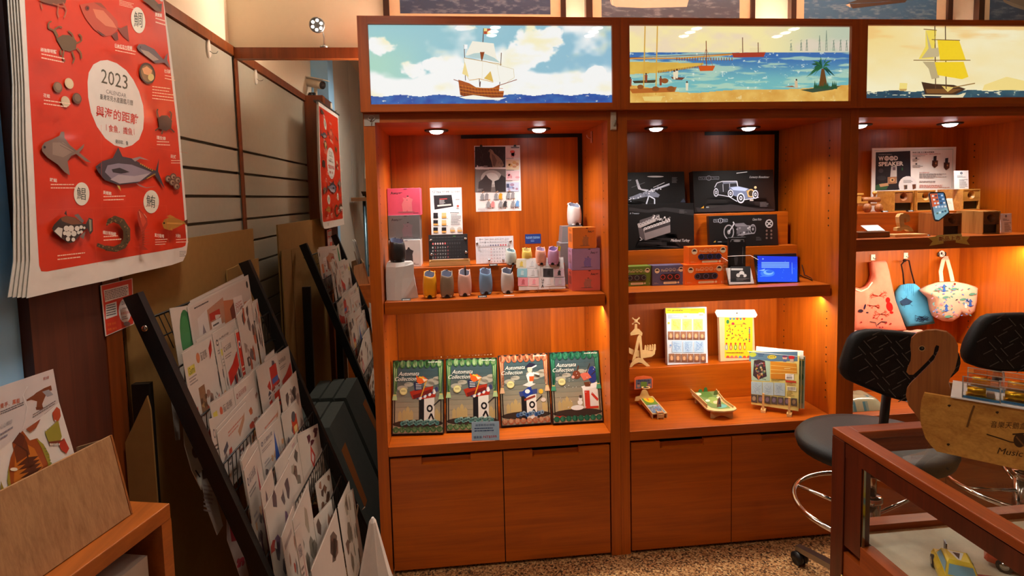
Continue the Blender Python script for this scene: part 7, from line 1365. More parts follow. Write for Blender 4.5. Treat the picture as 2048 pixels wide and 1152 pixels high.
Pl([(470, 310), (520, 270), (600, 245), (640, 165), (672, 235), (750, 250), (800, 282), (870, 320), (920, 340), (945, 245), (938, 345), (990, 475), (950, 425), (905, 362), (850, 400), (780, 430), (640, 445), (540, 410), (490, 350)], (66, 58, 66), cL5); Pl([(560, 300), (640, 285), (740, 295), (890, 352), (820, 395), (700, 425), (590, 400), (540, 350)], (140, 126, 140), cL5); Pl([(640, 370), (760, 380), (880, 358), (800, 420), (650, 436), (580, 405)], (176, 160, 166), cL5); Pl([(590, 330), (650, 318), (726, 350), (660, 362), (600, 352)], (44, 40, 46), cL5); Pl([(740, 250), (800, 235), (870, 262), (800, 250), (765, 272)], (150, 130, 128), cL5); Pl([(770, 430), (800, 455), (850, 470), (930, 455), (850, 465), (790, 440)], (150, 130, 128), cL5); Pl([(630, 448), (650, 455), (660, 492), (640, 470)], (196, 170, 80), cL5); E_(497, 316, 8, 9, (20, 18, 20), cL5)
for k in range(7): Pl([(800+k*14, 290+k*8), (808+k*14, 282+k*8), (812+k*14, 296+k*8)], (206, 160, 60), cL5); Pl([(850+k*9, 396-k*5), (858+k*9, 402-k*5), (860+k*9, 390-k*5)], (206, 160, 60), cL5)
for x, y in ((1010, 400), (1040, 425), (1080, 410), (1072, 455), (1045, 385)): E_(x, y, 24, 26, (104, 70, 56), cL5); E_(x, y, 15, 17, (170, 140, 116), cL5); E_(x+4, y+4, 8, 9, (90, 50, 40), cL5)
Pl([(134, 770), (150, 740), (200, 690), (240, 675), (310, 690), (370, 735), (400, 740), (395, 770), (360, 800), (300, 870), (260, 880), (200, 840), (150, 800)], (52, 40, 32), cL5); Pl([(200, 692), (240, 676), (310, 692), (360, 735), (280, 740), (210, 715)], (120, 70, 36), cL5); Pl([(150, 790), (180, 760), (215, 770), (205, 840)], (214, 204, 190), cL5); Pl([(225, 660), (240, 634), (246, 676)], (40, 30, 28), cL5); Pl([(300, 670), (330, 660), (375, 715), (360, 730)], (110, 96, 90), cL5); Pl([(385, 740), (410, 690), (438, 700), (440, 790), (420, 815), (400, 775)], (48, 40, 34), cL5); Pl([(410, 700), (428, 706), (430, 785), (416, 795)], (150, 146, 120), cL5); Pl([(340, 830), (370, 800), (385, 790), (370, 850)], (120, 100, 90), cL5)
for x, y, r in ((240, 770, 20), (275, 770, 22), (320, 770, 18), (350, 760, 13), (255, 810, 20), (295, 808, 20), (330, 800, 12), (250, 848, 16), (290, 852, 14), (350, 795, 11), (372, 765, 9), (225, 805, 14)): E_(x, y, r, r*1.05, (226, 218, 204), cL5)
sn = [(545, 735), (560, 715), (600, 700), (650, 720), (690, 780), (690, 850), (660, 900), (600, 925), (530, 915), (465, 890)]; wd_ = [18, 34, 44, 46, 46, 44, 40, 34, 24, 8]
for (p, q), w_ in zip(zip(sn[:-1], sn[1:]), wd_): Ln([p, q], w_*1.15, (84, 66, 40), cL5)
for (x, y), w_ in zip(sn, wd_): E_(x, y, w_*.56, w_*.56, (84, 66, 40), cL5)
for k in range(40): f = k/39*(len(sn)-1.01); i = int(f); x = sn[i][0]+(sn[i+1][0]-sn[i][0])*(f-i); y = sn[i][1]+(sn[i+1][1]-sn[i][1])*(f-i); E_(x+rng.uniform(-14, 14), y+rng.uniform(-14, 14), 5, 5, rng.choice([(150, 120, 76), (48, 38, 28)]), cL5)
Pl([(760, 700), (758, 650), (774, 625), (800, 655), (830, 690), (835, 740), (812, 790), (806, 900), (840, 930), (790, 930), (796, 870), (790, 800), (770, 740)], (176, 50, 30), cL5); Pl([(775, 640), (800, 665), (826, 720), (800, 760), (780, 700)], (206, 70, 44), cL5); Ln([(770, 640), (785, 690)], 4, (230, 180, 150), cL5); Ln([(806, 660), (828, 690)], 4, (230, 180, 150), cL5)
for k in range(6): Ln([(800, 780+k*22), (845, 775+k*22)], 3, (190, 80, 50), cL5); Ln([(800, 780+k*22), (770, 800+k*22)], 3, (190, 80, 50), cL5); Ln([(792, 800+k*18), (814, 802+k*18)], 3, (130, 40, 26), cL5)
Pl([(940, 735), (955, 705), (1000, 685), (1050, 695), (1100, 715), (1130, 705), (1132, 750), (1105, 735), (1060, 760), (1000, 785), (955, 770)], (176, 120, 44), cL5); Pl([(975, 680), (1000, 668), (1045, 690), (1000, 690)], (196, 130, 50), cL5); Pl([(1000, 780), (1010, 760), (1020, 785)], (196, 130, 50), cL5); Pl([(1105, 715), (1132, 702), (1134, 752)], (96, 50, 30), cL5); E_(955, 730, 7, 8, (60, 30, 20), cL5); Ln([(975, 730), (1095, 735)], 12, (206, 150, 70), cL5)
# captions
for x, y, s, w_, cr in ((20, 440, '頑強黎明蟹', 140, cB), (668, 405, '日本紅目大眼鯛', 150, cB), (1018, 140, '黃鰭鯛', 60, cB), (1098, 622, '杜氏鰤', 52, cB), (44, 830, '花蛤', 58, cB), (86, 420, '鐮鯧', 54, cL5), (490, 515, '黃鰭鮪', 64, cL5), (896, 106, '環紋蟳', 70, cL5), (1002, 246, '長牡蠣', 40, cL5), (488, 812, '蠕紋裸胸鯙', 100, cL5), (880, 832, '東方龍蝦', 72, cL5), (1040, 836, '大黃魚', 38, cL5)): T_(x, y, 34 if cr is cB else 28, s, CRM, w_, cr, sl=.15, bold=.012)
for x0_, y0_, x1_, y1_, n_, cr, s in ((24, 455, 230, 520, 2, cB, .2), (668, 400, 850, 450, 2, cB, .2), (1020, 150, 1130, 215, 2, cB, .3), (1100, 640, 1200, 690, 2, cB, .2), (44, 850, 300, 910, 2, cB, .14), (990, 735, 1195, 860, 5, cB, .12), (90, 440, 300, 490, 2, cL5, 0), (490, 530, 665, 580, 2, cL5, -.03), (896, 120, 1005, 165, 2, cL5, .04), (1004, 262, 1090, 298, 2, cL5, .0), (140, 970, 375, 1025, 2, cL5, -.11), (490, 828, 640, 880, 2, cL5, -.06), (882, 852, 975, 905, 3, cL5, -.05), (1040, 850, 1140, 890, 2, cL5, -.05), (700, 0, 830, 50, 4, cB, .25)): R_(x0_, y0_, x1_, y1_, n_, LT, cr, s, fill=.3, wmin=.7)
R_(1066, 940, 1140, 985, 4, (120, 116, 110), cL5, -.05)
for pts in ([(70, 630), (970, 600), (1148, 592)], [(470, 0), (476, 640)], [(405, 640), (440, 1040)], [(965, 600), (985, 900)], [(840, 165), (1130, 210)], [(0, 560), (470, 180), ]): Ln(pts[:2], 1.5, (226, 90, 60), cL5) if pts[0] != (0, 560) else None
b.build('front_page', t)
MB('blackmetal', (60, 50, 46)).box(XC-.03, XC+.003, -1.04, -.44, 2.1255, 2.135).build('hanging_bar', t)
# small order card under it
XS = -.8435; q = [at(*K(0, 540, 6.4)(*p), X=XS) for p in ((1285, 200), (1695, 105), (1718, 690), (1352, 850))]
b = MB('print', (236, 220, 214)); b.slab(q, (-.0012, 0, 0)); s6 = K(0, 540, 6.4); A = pxart(b, s6, (XS, 0, 0), (1, 0, 0)); A.poly([(1300, 205), (1685, 115), (1706, 685), (1362, 835)], (216, 62, 40)); A.poly([(1325, 260), (1640, 180), (1650, 320), (1345, 415)], (232, 222, 216)); A.poly([(1350, 445), (1490, 402), (1500, 580), (1352, 632)], (232, 222, 216)); A.rows(1340, 275, 1640, 400, 6, (90, 80, 84), slope=-.25, wmin=.9); A.rows(1360, 455, 1485, 610, 5, (90, 80, 84), slope=-.25, wmin=.85); A.ell(1598, 520, 82, 156, (232, 222, 216)); A.text(1555, 450, 50, '2023', (110, 104, 110), wd=84, slope=-.2); A.text(1540, 580, 34, '與海的距離', (206, 60, 50), wd=124, slope=-.25); A.rows(1560, 490, 1640, 505, 1, (120, 110, 110), slope=-.2); A.rows(1560, 600, 1640, 650, 2, (120, 110, 110), slope=-.2); A.text(1370, 720, 34, '定價 350元', (250, 140, 60), wd=110, slope=-.25); A.text(1375, 785, 34, '特價 280元', (250, 140, 60), wd=115, slope=-.25); A.ell(1620, 690, 44, 30, (150, 120, 120))
tag(b.build('order_card'), 'small red printed card pinned to the pillar under the calendar', 'card')

# ================================================================ cardboard against the wall
CB = (150, 112, 62)
def cboard(lab, pts, vec, name='cardboard_sheet', seams=()):
    b = MB('card', CB); b.slab(pts, vec)
    for (p, q) in seams: b.tube([p, q], .0012, 4, col=(88, 62, 32), smooth=False)
    return tag(b.build(name), lab, 'cardboard', 'cardboard leaning at the left wall')
x = -.862; y1 = at(506, 457, X=x).y; zt_ = at(506, 457, X=x).z; cboard('large plain cardboard sheet behind the rack, against the slatted wall', [(x, -.655, .001), (x, y1, .001), (x, y1, zt_), (x, -.655, zt_)], (-.007, 0, 0))
x = -.848; a, c = at(455, 540, X=x), at(517, 516, X=x); c.y = min(c.y, .40); cboard('folded cardboard with a vertical seam between rack and mirror', [(x, a.y, .001), (x, c.y, .001), (x, c.y, c.z), (x, a.y+.09, c.z-.004), (x, a.y+.088, a.z+.004), (x, a.y, a.z)], (-.006, 0, 0), 'folded_cardboard', [((x+.0005, a.y+.17, .01), (x+.0005, a.y+.17, c.z-.01))])
yc = -.718; cboard('olive cardboard piece leaning beside the wooden stand', [(-.838, yc-.012, .001), (-.770, yc-.012, .001), (-.772, yc-.012, 1.0), (-.778, yc-.012, 1.037), (-.838, yc-.012, .92)], (0, -.006, 0))

# ================================================================ wire rack of bagged paper kits
XB = lambda z: -.80+.36*(1.26-z)
t = thing('wire_rack', 'black sloping wire rack packed with bagged paper kits before the left wall', 'rack', Vector((-.60, -.33, 0)))
YN, YF_ = -.70, .045; BLK = (20, 18, 17)
for Y in (YN, YF_):
    b = MB('blackmetal', BLK); b.slab([(XB(1.285)-.022, Y-.013, 1.285), (XB(1.285)+.014, Y-.013, 1.297), (XB(.03)+.016, Y-.013, .03), (XB(.03)-.022, Y-.013, .03)], (0, .026, 0)); b.build('side_bar', t)
    b = MB('blackmetal', BLK); b.slab([(-.828, Y-.010, 1.06), (-.786, Y-.010, 1.06), (-.79, Y-.010, 0), (-.835, Y-.010, 0)], (0, .020, 0)); b.build('rear_leg', t)
MB('chrome', (210, 204, 190)).ball((XB(1.215), YN-.0135, 1.205), .0085, .004, .0085, 14, 8).build('bolt', t)
b = MB('blackmetal', BLK); b.tube([(XB(1.215)-.03, YN+.013, 1.215), (XB(1.215)-.03, YF_-.013, 1.215)], .0035, 6); b.tube([(XB(1.16)-.03, YN+.013, 1.16), (XB(1.16)-.03, YF_-.013, 1.16)], .002, 6)
for k in range(26): y = YN+.03+k*(YF_-YN-.06)/25; b.tube([(XB(1.215)-.03, y, 1.215), (XB(1.12)-.03, y, 1.12)], .0015, 4, smooth=False)
b.build('back_grid', t)
TZ = [1.09-.135*k for k in range(8)]
for z in TZ:
    b = MB('blackmetal', BLK); xg = XB(z)+.012; b.tube([(XB(z)+.004, YN+.0135, z), (xg, YN+.02, z), (xg, YF_-.02, z), (XB(z)+.004, YF_-.0135, z)], .0030, 6); zb = z-.11; b.tube([(XB(zb)-.01, YN+.0135, zb), (xg, YN+.02, zb), (xg, YF_-.02, zb), (XB(zb)-.01, YF_-.0135, zb)], .0022, 6)
    for k in range(27): y = YN+.022+k*(YF_-YN-.044)/26; b.tube([(xg+.0018, y, z), (xg+.0018, y, zb), (XB(zb)-.035, y, zb-.002)], .0014, 4, smooth=False)
    b.build('wire_basket', t)
p, q = at(716, 1010, Y=.0), at(697, 1152, Y=.0); MB('metal', (200, 190, 176)).tube([p+Vector((-.004, 0, .004)), p, p+(q-p)*.98], .0028, 8).build('wire_arm', t); e = at(727, 1018, Y=-.02); MB('metal', (200, 190, 176)).tube([e+Vector((-.006, 0, -.003)), e+Vector((.006, 0, .008))], .0022, 8).build('wire_arm', t)

ORD = ['first', 'second', 'third', 'fourth', 'fifth', 'sixth', 'seventh', 'eighth']
PK = [  # tier, crop, top-left, top-right, look
 (0, cA, (55, 455), (290, 420), 'green'), (0, cA, (290, 395), (935, 70), 'plain'), (0, cA, (265, 440), (990, 78), 'bigkit'),
 (1, cA, (372, 838), (712, 648), 'plain'), (1, cA, (186, 1008), (556, 790), 'toothed'), (1, cA, (562, 760), (836, 596), 'van'), (1, cA, (636, 858), (748, 800), 'logo'), (1, cA, (668, 850), (822, 745), 'redblock'), (1, cA, (830, 720), (926, 668), 'redstrip'), (1, cA, (1040, 395), (1092, 368), 'blotch'), (1, cA, (856, 545), (1012, 350), 'blotch'),
 (2, cB2, (560, 410), (830, 160), 'plain'), (2, cB2, (312, 582), (556, 412), 'logo'), (2, cB2, (560, 408), (745, 250), 'redship'), (2, cB2, (250, 770), (488, 655), 'slip'), (2, cB2, (380, 828), (772, 395), 'animal'), (2, cB2, (388, 878), (690, 545), 'paper'), (2, cB2, (885, 100), (985, 10), 'plain'), (2, cB2, (800, 212), (1012, 48), 'redtrain'), (2, cB2, (1012, 60), (1190, -70), 'redblock'),
 (3, cB2, (628, 1150), (735, 990), 'plain'), (3, cB2, (740, 1030), (820, 935), 'redtrain'), (3, cB2, (786, 782), (1032, 505), 'paper'), (3, cB2, (820, 935), (1026, 720), 'bluerocket'), (3, cB2, (1046, 425), (1216, 235), 'blotch'), (3, cB2, (1060, 690), (1220, 530), 'robot'),
 (4, cC, (66, 372), (236, 115), 'plain'), (4, cC, (130, 395), (300, 130), 'redrocket'), (4, cC, (432, 282), (610, 25), 'rolled'), (4, cC, (540, 232), (650, 30), 'grey'), (4, cC, (610, 50), (772, -35), 'dotty'), (4, cC, (740, 320), (872, 30), 'grey'), (4, cC, (792, 330), (908, 112), 'grey'),
 (5, cC, (205, 652), (408, 310), 'orange'), (5, cC, (352, 622), (542, 262), 'redfig'), (5, cC, (752, 440), (868, 320), 'brown'),
 (6, cC, (400, 1010), (578, 600), 'plain'), (6, cC, (572, 710), (694, 428), 'grey'), (6, cC, (740, 720), (880, 560), 'brown'),
 (7, cC, (440, 1110), (560, 900), 'redrocket'), (7, cC, (720, 1110), (918, 632), 'grey'), (7, cC, (930, 612), (1020, 415), 'fan'), (7, cC, (1000, 520), (1104, 330), 'fan')]
WHT = (200, 188, 176)
def kit_art(A, look, R):
    DKc, RD, OR = (74, 64, 62), (176, 50, 36), (206, 110, 50)
    def blobs(x0_, y0_, x1_, y1_, n_, cols, s=.08):
        for k in range(n_): x, y = R.uniform(x0_, x1_), R.uniform(y0_, y1_); m = R.randint(5, 8); A.poly([(x+s*R.uniform(.4, 1.2)*math.cos(2*math.pi*j/m), y+s*.8*R.uniform(.4, 1.2)*math.sin(2*math.pi*j/m)) for j in range(m)], R.choice(cols), False)
        A.l += 1
    def head(c1=DKc): A.ell(.12, .12, .045, .035, c1); A.ell(.12, .12, .025, .02, WHT); A.text(.2, .15, .07, R.choice(['童玩紙藝', '立體紙模', '紙模童趣']), c1, wd=.42); A.rows(.08, .20, .6, .26, 2, (130, 120, 116))
    if look in ('plain', 'paper', 'logo', 'van', 'animal', 'slip', 'redship', 'bluerocket', 'redrocket', 'toothed', 'rolled', 'redblock'): blobs(.08, .45, .92, .97, 13, [(150, 110, 92), (120, 108, 106), (176, 66, 46), (96, 86, 84), (200, 150, 110)], .085)
    if look == 'green': A.ell(.62, .36, .36, .30, (40, 110, 62), -.6); A.ell(.55, .34, .28, .2, (60, 130, 76), -.6); A.line([(.2, .70), (.8, .66)], .05, (170, 84, 50)); A.line([(.2, .66), (.8, .61)], .03, (90, 80, 84)); A.rect(.4, .76, .6, .81, (110, 60, 50)); A.rows(.3, .84, .6, .97, 3, (150, 140, 136))
    elif look == 'bigkit':
        A.rect(.02, .02, .98, .98, (196, 178, 166)); A.rows(.08, .05, .3, .09, 1, DKc); A.poly([(.06, .95), (.10, .2), (.24, .14), (.22, .9)], (206, 196, 188)); A.poly([(.14, .85), (.12, .5), (.16, .3), (.2, .5), (.18, .8)], (130, 116, 120)); A.poly([(.24, .16), (.5, .1), (.5, .55), (.24, .62)], (176, 126, 100)); A.rect(.26, .22, .42, .32, RD); A.rect(.27, .34, .42, .58, (216, 208, 200)); A.rows(.29, .38, .38, .54, 3, DKc); A.poly([(.5, .15), (.66, .2), (.62, .5), (.46, .6)], (190, 110, 70)); A.poly([(.58, .3), (.66, .24), (.66, .48), (.59, .5)], (120, 50, 36)); A.poly([(.66, .18), (.82, .2), (.82, .42), (.66, .46)], (220, 206, 196)); A.text(.68, .4, .14, '好好玩', (176, 60, 46), wd=.12); A.rect(.84, .32, .93, .52, OR); A.rect(.84, .54, .93, .84, (110, 106, 112)); A.poly([(.30, .78), (.6, .62), (.8, .7), (.5, .95)], (150, 140, 140)); A.ell(.95, .1, .02, .05, DKc); blobs(.3, .3, .8, .9, 14, [(150, 110, 96), (196, 180, 170), (120, 106, 110), RD], .05)
    elif look == 'toothed':
        A.rect(.08, .16, .3, .25, (206, 190, 80)); A.text(.10, .24, .07, 'Gami', (60, 80, 40), wd=.18); A.rows(.08, .27, .34, .36, 3, (130, 120, 116)); A.ell(.44, .13, .06, .055, (196, 120, 80)); A.text(.52, .18, .09, '童遊縣', DKc, wd=.22); A.poly([(.82, .10), (.95, .02), (.93, .14), (.82, .22)], RD); A.rect(.3, .42, .5, .72, (140, 100, 70)); blobs(.3, .45, .5, .7, 6, [(100, 70, 50), (176, 140, 90)], .05); A.poly([(.1, .62), (.2, .58), (.18, .78), (.12, .8)], (180, 70, 50)); A.poly([(.25, .98), (.95, .62), (.8, .98)], (186, 56, 40))
        for k in range(11): A.line([(.3+k*.058, .94-k*.031), (.27+k*.058, .90-k*.031)], .012, DKc, False)
        A.l += 1
    elif look == 'van': head(); A.rect(.3, .2, .5, .36, (70, 66, 72)); A.ell(.36, .37, .03, .03, (40, 36, 36)); A.ell(.46, .37, .03, .03, (40, 36, 36)); A.poly([(.3, .95), (.4, .6), (.6, .6), (.7, .95)], (60, 76, 130)); A.rect(.72, .2, .95, .26, (206, 120, 110))
    elif look == 'logo': A.rect(.06, .10, .22, .18, (206, 190, 80)); A.ell(.38, .14, .06, .05, (190, 90, 60)); A.text(.46, .18, .09, '童遊縣', DKc, wd=.4); A.rows(.06, .22, .5, .34, 3, (140, 130, 126)); blobs(.2, .5, .9, .9, 8, [(150, 96, 80), DKc, (206, 160, 120)], .09)
    elif look == 'redblock': head(); A.poly([(.1, .42), (.5, .36), (.95, .24), (.95, .44), (.5, .54), (.1, .6)], (190, 46, 34)); blobs(.1, .5, .95, .95, 12, [(90, 84, 92), RD, (150, 140, 140), (60, 56, 62)], .09)
    elif look == 'redstrip':
        for k in range(2): A.rect(.06+k*.48, .04, .46+k*.48, .97, (200, 50, 30)); A.ell(.26+k*.48, .2, .13, .05, (236, 220, 206)); A.ell(.26+k*.48, .2, .08, .03, (40, 50, 90)); [A.line([(.12+k*.48, .5+j*.06), (.40+k*.48, .5+j*.06)], .02, (230, 200, 170), False) for j in range(7)]; A.l += 1
    elif look == 'blotch': blobs(.08, .06, .92, .95, 16, [(110, 96, 92), (84, 72, 70), (150, 130, 120), (176, 90, 60)], .12); blobs(.1, .1, .9, .9, 8, [WHT], .05)
    elif look == 'redship': head((150, 70, 60)); A.poly([(.2, .7), (.95, .4), (.95, .6), (.4, .85)], RD); A.line([(.6, .3), (.6, .6)], .03, OR); blobs(.2, .5, .9, .9, 6, [RD, (206, 190, 180)], .08)
    elif look == 'slip': A.ell(.16, .2, .06, .06, (90, 90, 100)); A.ell(.16, .2, .04, .04, WHT); A.text(.3, .26, .12, '紙模童趣館', (186, 90, 80), wd=.56); A.rows(.08, .34, .4, .44, 2, DKc)
    elif look == 'animal': blobs(.55, .15, .95, .9, 9, [(176, 90, 50), DKc, (206, 150, 90)], .09); A.rows(.05, .1, .5, .3, 3, (140, 130, 126)); A.rect(.05, .36, .5, .6, (206, 196, 186))
    elif look == 'paper': A.rows(.3, .15, .9, .26, 2, (190, 120, 100)); A.poly([(.1, .34), (.24, .26), (.26, .36), (.12, .44)], (84, 80, 90)); A.poly([(.6, .3), (.9, .12), (.86, .24), (.64, .42)], (176, 130, 100)); A.rows(.1, .5, .8, .9, 5, (200, 190, 182))
    elif look == 'redtrain': blobs(.08, .08, .92, .95, 10, [(190, 56, 40), (80, 76, 86), (150, 60, 44)], .11); A.rect(.55, .1, .9, .4, (186, 50, 40)); A.rect(.6, .28, .9, .36, (70, 90, 150)); A.rect(.6, .5, .88, .72, (226, 60, 36)); A.line([(.05, .5), (.95, .42)], .02, WHT)
    elif look in ('bluerocket', 'redrocket'): c = (50, 86, 160) if look[0] == 'b' else (170, 36, 44); head((70, 70, 90)); A.poly([(.72, .1), (.80, .5), (.95, .98), (.55, .98), (.62, .5)], c); A.poly([(.86, .2), (.96, .9), (.84, .5)], (170, 160, 160)); A.poly([(.3, .55), (.42, .98), (.16, .98)], (80, 50, 80)); A.rows(.1, .4, .5, .5, 2, (150, 140, 140))
    elif look == 'robot': blobs(.1, .3, .9, .95, 8, [(120, 110, 110), (190, 100, 60), (90, 84, 90)], .1); A.poly([(.5, .25), (.85, .2), (.85, .8), (.55, .85)], (196, 70, 40)); A.ell(.66, .22, .13, .10, (84, 80, 84)); A.rect(.6, .4, .8, .6, (226, 190, 120))
    elif look == 'rolled': A.rows(.7, .05, .9, .3, 3, (190, 150, 150)); A.line([(.05, .4), (.95, .12)], .015, (180, 170, 164))
    elif look == 'dotty': blobs(.3, .05, .6, .3, 2, [(90, 40, 50)], .13); blobs(.7, .02, .95, .2, 2, [(90, 40, 50)], .12); A.poly([(.5, .25), (.66, .5), (.52, .7), (.42, .5)], (190, 70, 60)); A.poly([(.52, .38), (.6, .5), (.52, .6), (.47, .5)], (206, 190, 190)); blobs(.1, .7, .9, .98, 5, [(110, 100, 90)], .12)
    elif look in ('grey', 'fan'): blobs(.1, .12, .9, .95, 9, [(120, 112, 100), (90, 84, 78), (156, 146, 130), (110, 90, 80)], .14)
    elif look == 'orange': blobs(.1, .15, .9, .95, 9, [(186, 100, 60), (120, 76, 100), (96, 90, 96), (206, 160, 120)], .12); A.ell(.4, .45, .12, .05, (120, 90, 120))
    elif look == 'redfig': blobs(.05, .05, .95, .95, 16, [(176, 60, 50), (110, 80, 110), (200, 110, 60), (90, 80, 84)], .1); blobs(.1, .1, .9, .9, 7, [WHT], .05)
    elif look == 'brown': blobs(.05, .08, .95, .95, 14, [(120, 84, 66), (90, 70, 62), (150, 110, 90)], .13)
    else: A.rows(.1, .08, .7, .16, 1, (150, 140, 134)); blobs(.1, .2, .9, .45, 6, [(150, 110, 92), (120, 108, 106), (176, 66, 46)], .07)
LOOK = dict(green='white packet with a big green shape', bigkit='large clear kit packet with orange parts', plain='plain white packet', toothed='white packet with a red toothed wedge', van='white packet with a small dark van', logo='white packet with a printed logo', redblock='packet with a bold red band', redstrip='packet with two red strips', blotch='packet with grey brown blotches', redship='packet with a red ship', slip='small white slip packet', animal='packet with brown animals', paper='pale packet with faint print', redtrain='packet with red train pieces', bluerocket='packet with a blue rocket', robot='packet with an orange robot', redrocket='packet with a dark red rocket', rolled='rolled white sheet packet', grey='packet with grey pieces', dotty='packet with a red diamond and dark blobs', orange='packet with orange and violet pieces', redfig='packet with small red figures', brown='packet with dark brown pieces', fan='packet fanned out sideways')
cnt = {}; lay = {}; mid = [(k, at(*c_((p_[0]+q_[0])/2, (p_[1]+q_[1])/2), X=XB(TZ[k]+.05)).y) for k, c_, p_, q_, l_ in PK]
rank = [1+sum(1 for j_, (k2, y2) in enumerate(mid) if k2 == k and (y2, j_) < (y, i_)) for i_, (k, y) in enumerate(mid)]
ORD += ['ninth', 'tenth']
for pi, (k, crp, tl, tr, look) in enumerate(PK):
    z = TZ[k]; zb = z-(.098 if k < 7 else .085); lay[k] = lay.get(k, 0)+1; cnt[k] = cnt.get(k, 0)+1
    sl = .10; n = Vector((1, 0, sl)).normalized(); off = -.005+.0015*lay[k]
    o = Vector((XB(z)+off, 0, zb))
    a, c = onpl(*crp(*tl), o, n), onpl(*crp(*tr), o, n)
    a.y = max(a.y, YN+.03); c.y = min(max(c.y, a.y+.05), YF_-.03); a.y = min(a.y, c.y-.05)
    if k == 7: c.y = min(c.y, YF_-.06); a.y = min(a.y, c.y-.05)
    dn = Vector((sl, 0, -1))
    h1, h2 = max(.07, a.z-zb), max(.07, c.z-zb); a2, c2 = a+dn*h1, c+dn*h2
    R = random.Random(k*100+cnt[k]); tilt = R.uniform(-.006, .006); a2.y += tilt; c2.y += tilt
    a2.y = max(a2.y, YN+.022); c2.y = min(c2.y, YF_-.022)
    b = MB('gloss', WHT); b.slab([a, c, c2, a2], -n*.0012); A = quadart(b, a, c, c2, a2, 'gloss'); A.EPS = .00002; kit_art(A, look, R)
    if look not in ('green', 'slip'): b.quad(*[p-n*.0013 for p in (a+Vector((0, .006, .006)), c+Vector((0, .004, .007)), c2, a2)], col=(190, 180, 170))
    tag(b.build('kit_packet'), '%s, %s along the %s tier of the rack' % (LOOK[look], ORD[rank[pi]-1], ORD[k]), 'paper kit', 'bagged paper kits in the black rack')
# loose sheets seen behind the near bar
cD = K(330, 740, 2.795)
for i, (pts, c, lab) in enumerate((([(30, 100), (70, 120), (85, 390), (62, 392)], (120, 108, 100), 'narrow grey sheet hanging behind the near bar of the rack'), ([(100, 250), (135, 290), (205, 500), (205, 670), (150, 560), (110, 420)], (196, 186, 172), 'curved white sheet with brown ovals behind the near rack bar'), ([(200, 520), (240, 525), (325, 870), (293, 922), (232, 760), (205, 620)], (186, 174, 164), 'long printed sheet hanging lowest behind the near rack bar'), ([(345, 800), (390, 830), (470, 1150), (420, 1150), (350, 950)], (176, 150, 140), 'red spotted sheet behind the near rack bar at the bottom'))):
    o = Vector((XB(.9)-.075-.012*i, 0, .9)); n = Vector((1, 0, .36)).normalized(); P = [onpl(*cD(*q), o, n) for q in pts]; b = MB('gloss', c); b.slab(P, -n*.002); A = pxart(b, cD, o, n)
    if i == 1: [A.ell(x, y, 17, 32, (96, 70, 58), -.2) for x, y in ((140, 360), (168, 462))]; A.line([(170, 560), (196, 600)], 8, DK)
    if i == 2: A.poly([(205, 560), (245, 550), (250, 600), (212, 612)], (110, 84, 76)); A.rows(215, 640, 275, 800, 7, (150, 130, 124), slope=.2)
    if i == 3: A.poly([(355, 830), (385, 850), (420, 950), (372, 960)], (150, 36, 44)); [A.ell(rng.uniform(400, 440), rng.uniform(1040, 1110), 7, 16, (170, 50, 60), .3, up=False) for _ in range(7)]
    tag(b.build('loose_sheet'), lab, 'paper sheet', 'loose sheets behind the rack')

# ================================================================ grey boxes between rack and mirror
for i, (dx, y0, ztop) in enumerate(((0, .13, .575), (-.064, .15, .578), (-.128, .17, .58))):
    xr = -.545+dx; y1 = .432; wd_ = .056; H = ztop-.004; s = .36
    b = MB('card', (78, 82, 78)); pts = [(xr-wd_, 0, ztop), (xr, 0, ztop), (xr+s*H, 0, .004), (xr-wd_+s*H, 0, .004)]
    b.slab([Vector((p[0], y0, p[2])) for p in pts], (0, y1-y0, 0)); b.box(xr-.002+.02, xr+.02, y0+.02, y0+.03, ztop-.1, ztop-.09) if False else None
    if i == 0: b.quad((xr+.04+.0006, y0+.02, ztop-.11), (xr+.04+.0006, y0+.10, ztop-.11), (xr+.13+.0006, y0+.06, ztop-.36), (xr+.13+.0006, y0+.0, ztop-.36), col=(150, 90, 44))  # brown patch paints a reflection on the side of the first box
    tag(b.build('file_box'), ('grey slanted file box nearest the cabinets, between rack and mirror', 'grey slanted file box, middle one between rack and mirror', 'grey slanted file box next to the rack, before the mirror')[i], 'box', 'grey slanted boxes')

# ================================================================ small wooden stand with a tray of kits
ZT = .9; p1, p2 = at(340, 1006, Z=ZT), at(143, 1151, Z=ZT); e = (p2-p1).normalized(); lf = Vector((e.y, -e.x, 0)); lf = lf if lf.x < 0 else -lf
LT_, WT_ = .46, .225
t = thing('wooden_stand', 'small orange-brown wooden stand with open front at the lower left', 'stand', Vector((p1.x, p1.y, 0)))
def S(a_, b_, z): return Vector((p1.x, p1.y, 0))+e*a_+lf*b_+Vector((0, 0, z))
def sbox(b, a0, a1, b0, b1, z0, z1): b.slab([S(a0, b0, z0), S(a1, b0, z0), S(a1, b1, z0), S(a0, b1, z0)], (0, 0, z1-z0))
b = MB('pine_orange'); sbox(b, 0, LT_, 0, WT_, ZT-.032, ZT); b.build('top', t, bevel=.002)
for a0 in (0, LT_-.026):
    b = MB('pine_orange'); sbox(b, a0, a0+.026, 0, WT_, 0, ZT-.0325); b.build('side_panel', t)
b = MB('pine_orange'); sbox(b, .0265, LT_-.0265, .01, WT_, .54, .56); b.build('lower_shelf', t)
b = MB('paper', (206, 196, 188)); sbox(b, .045, .36, .02, .19, .5605, .815); tag(b.build('carton'), 'white box on the lower shelf of the wooden stand', 'box')
pr = at(262, 1030, Z=ZT+.0005); u = -e; TL_ = .34
t = thing('plywood_tray', 'plain plywood tray holding paper kits on the wooden stand', 'tray', pr)
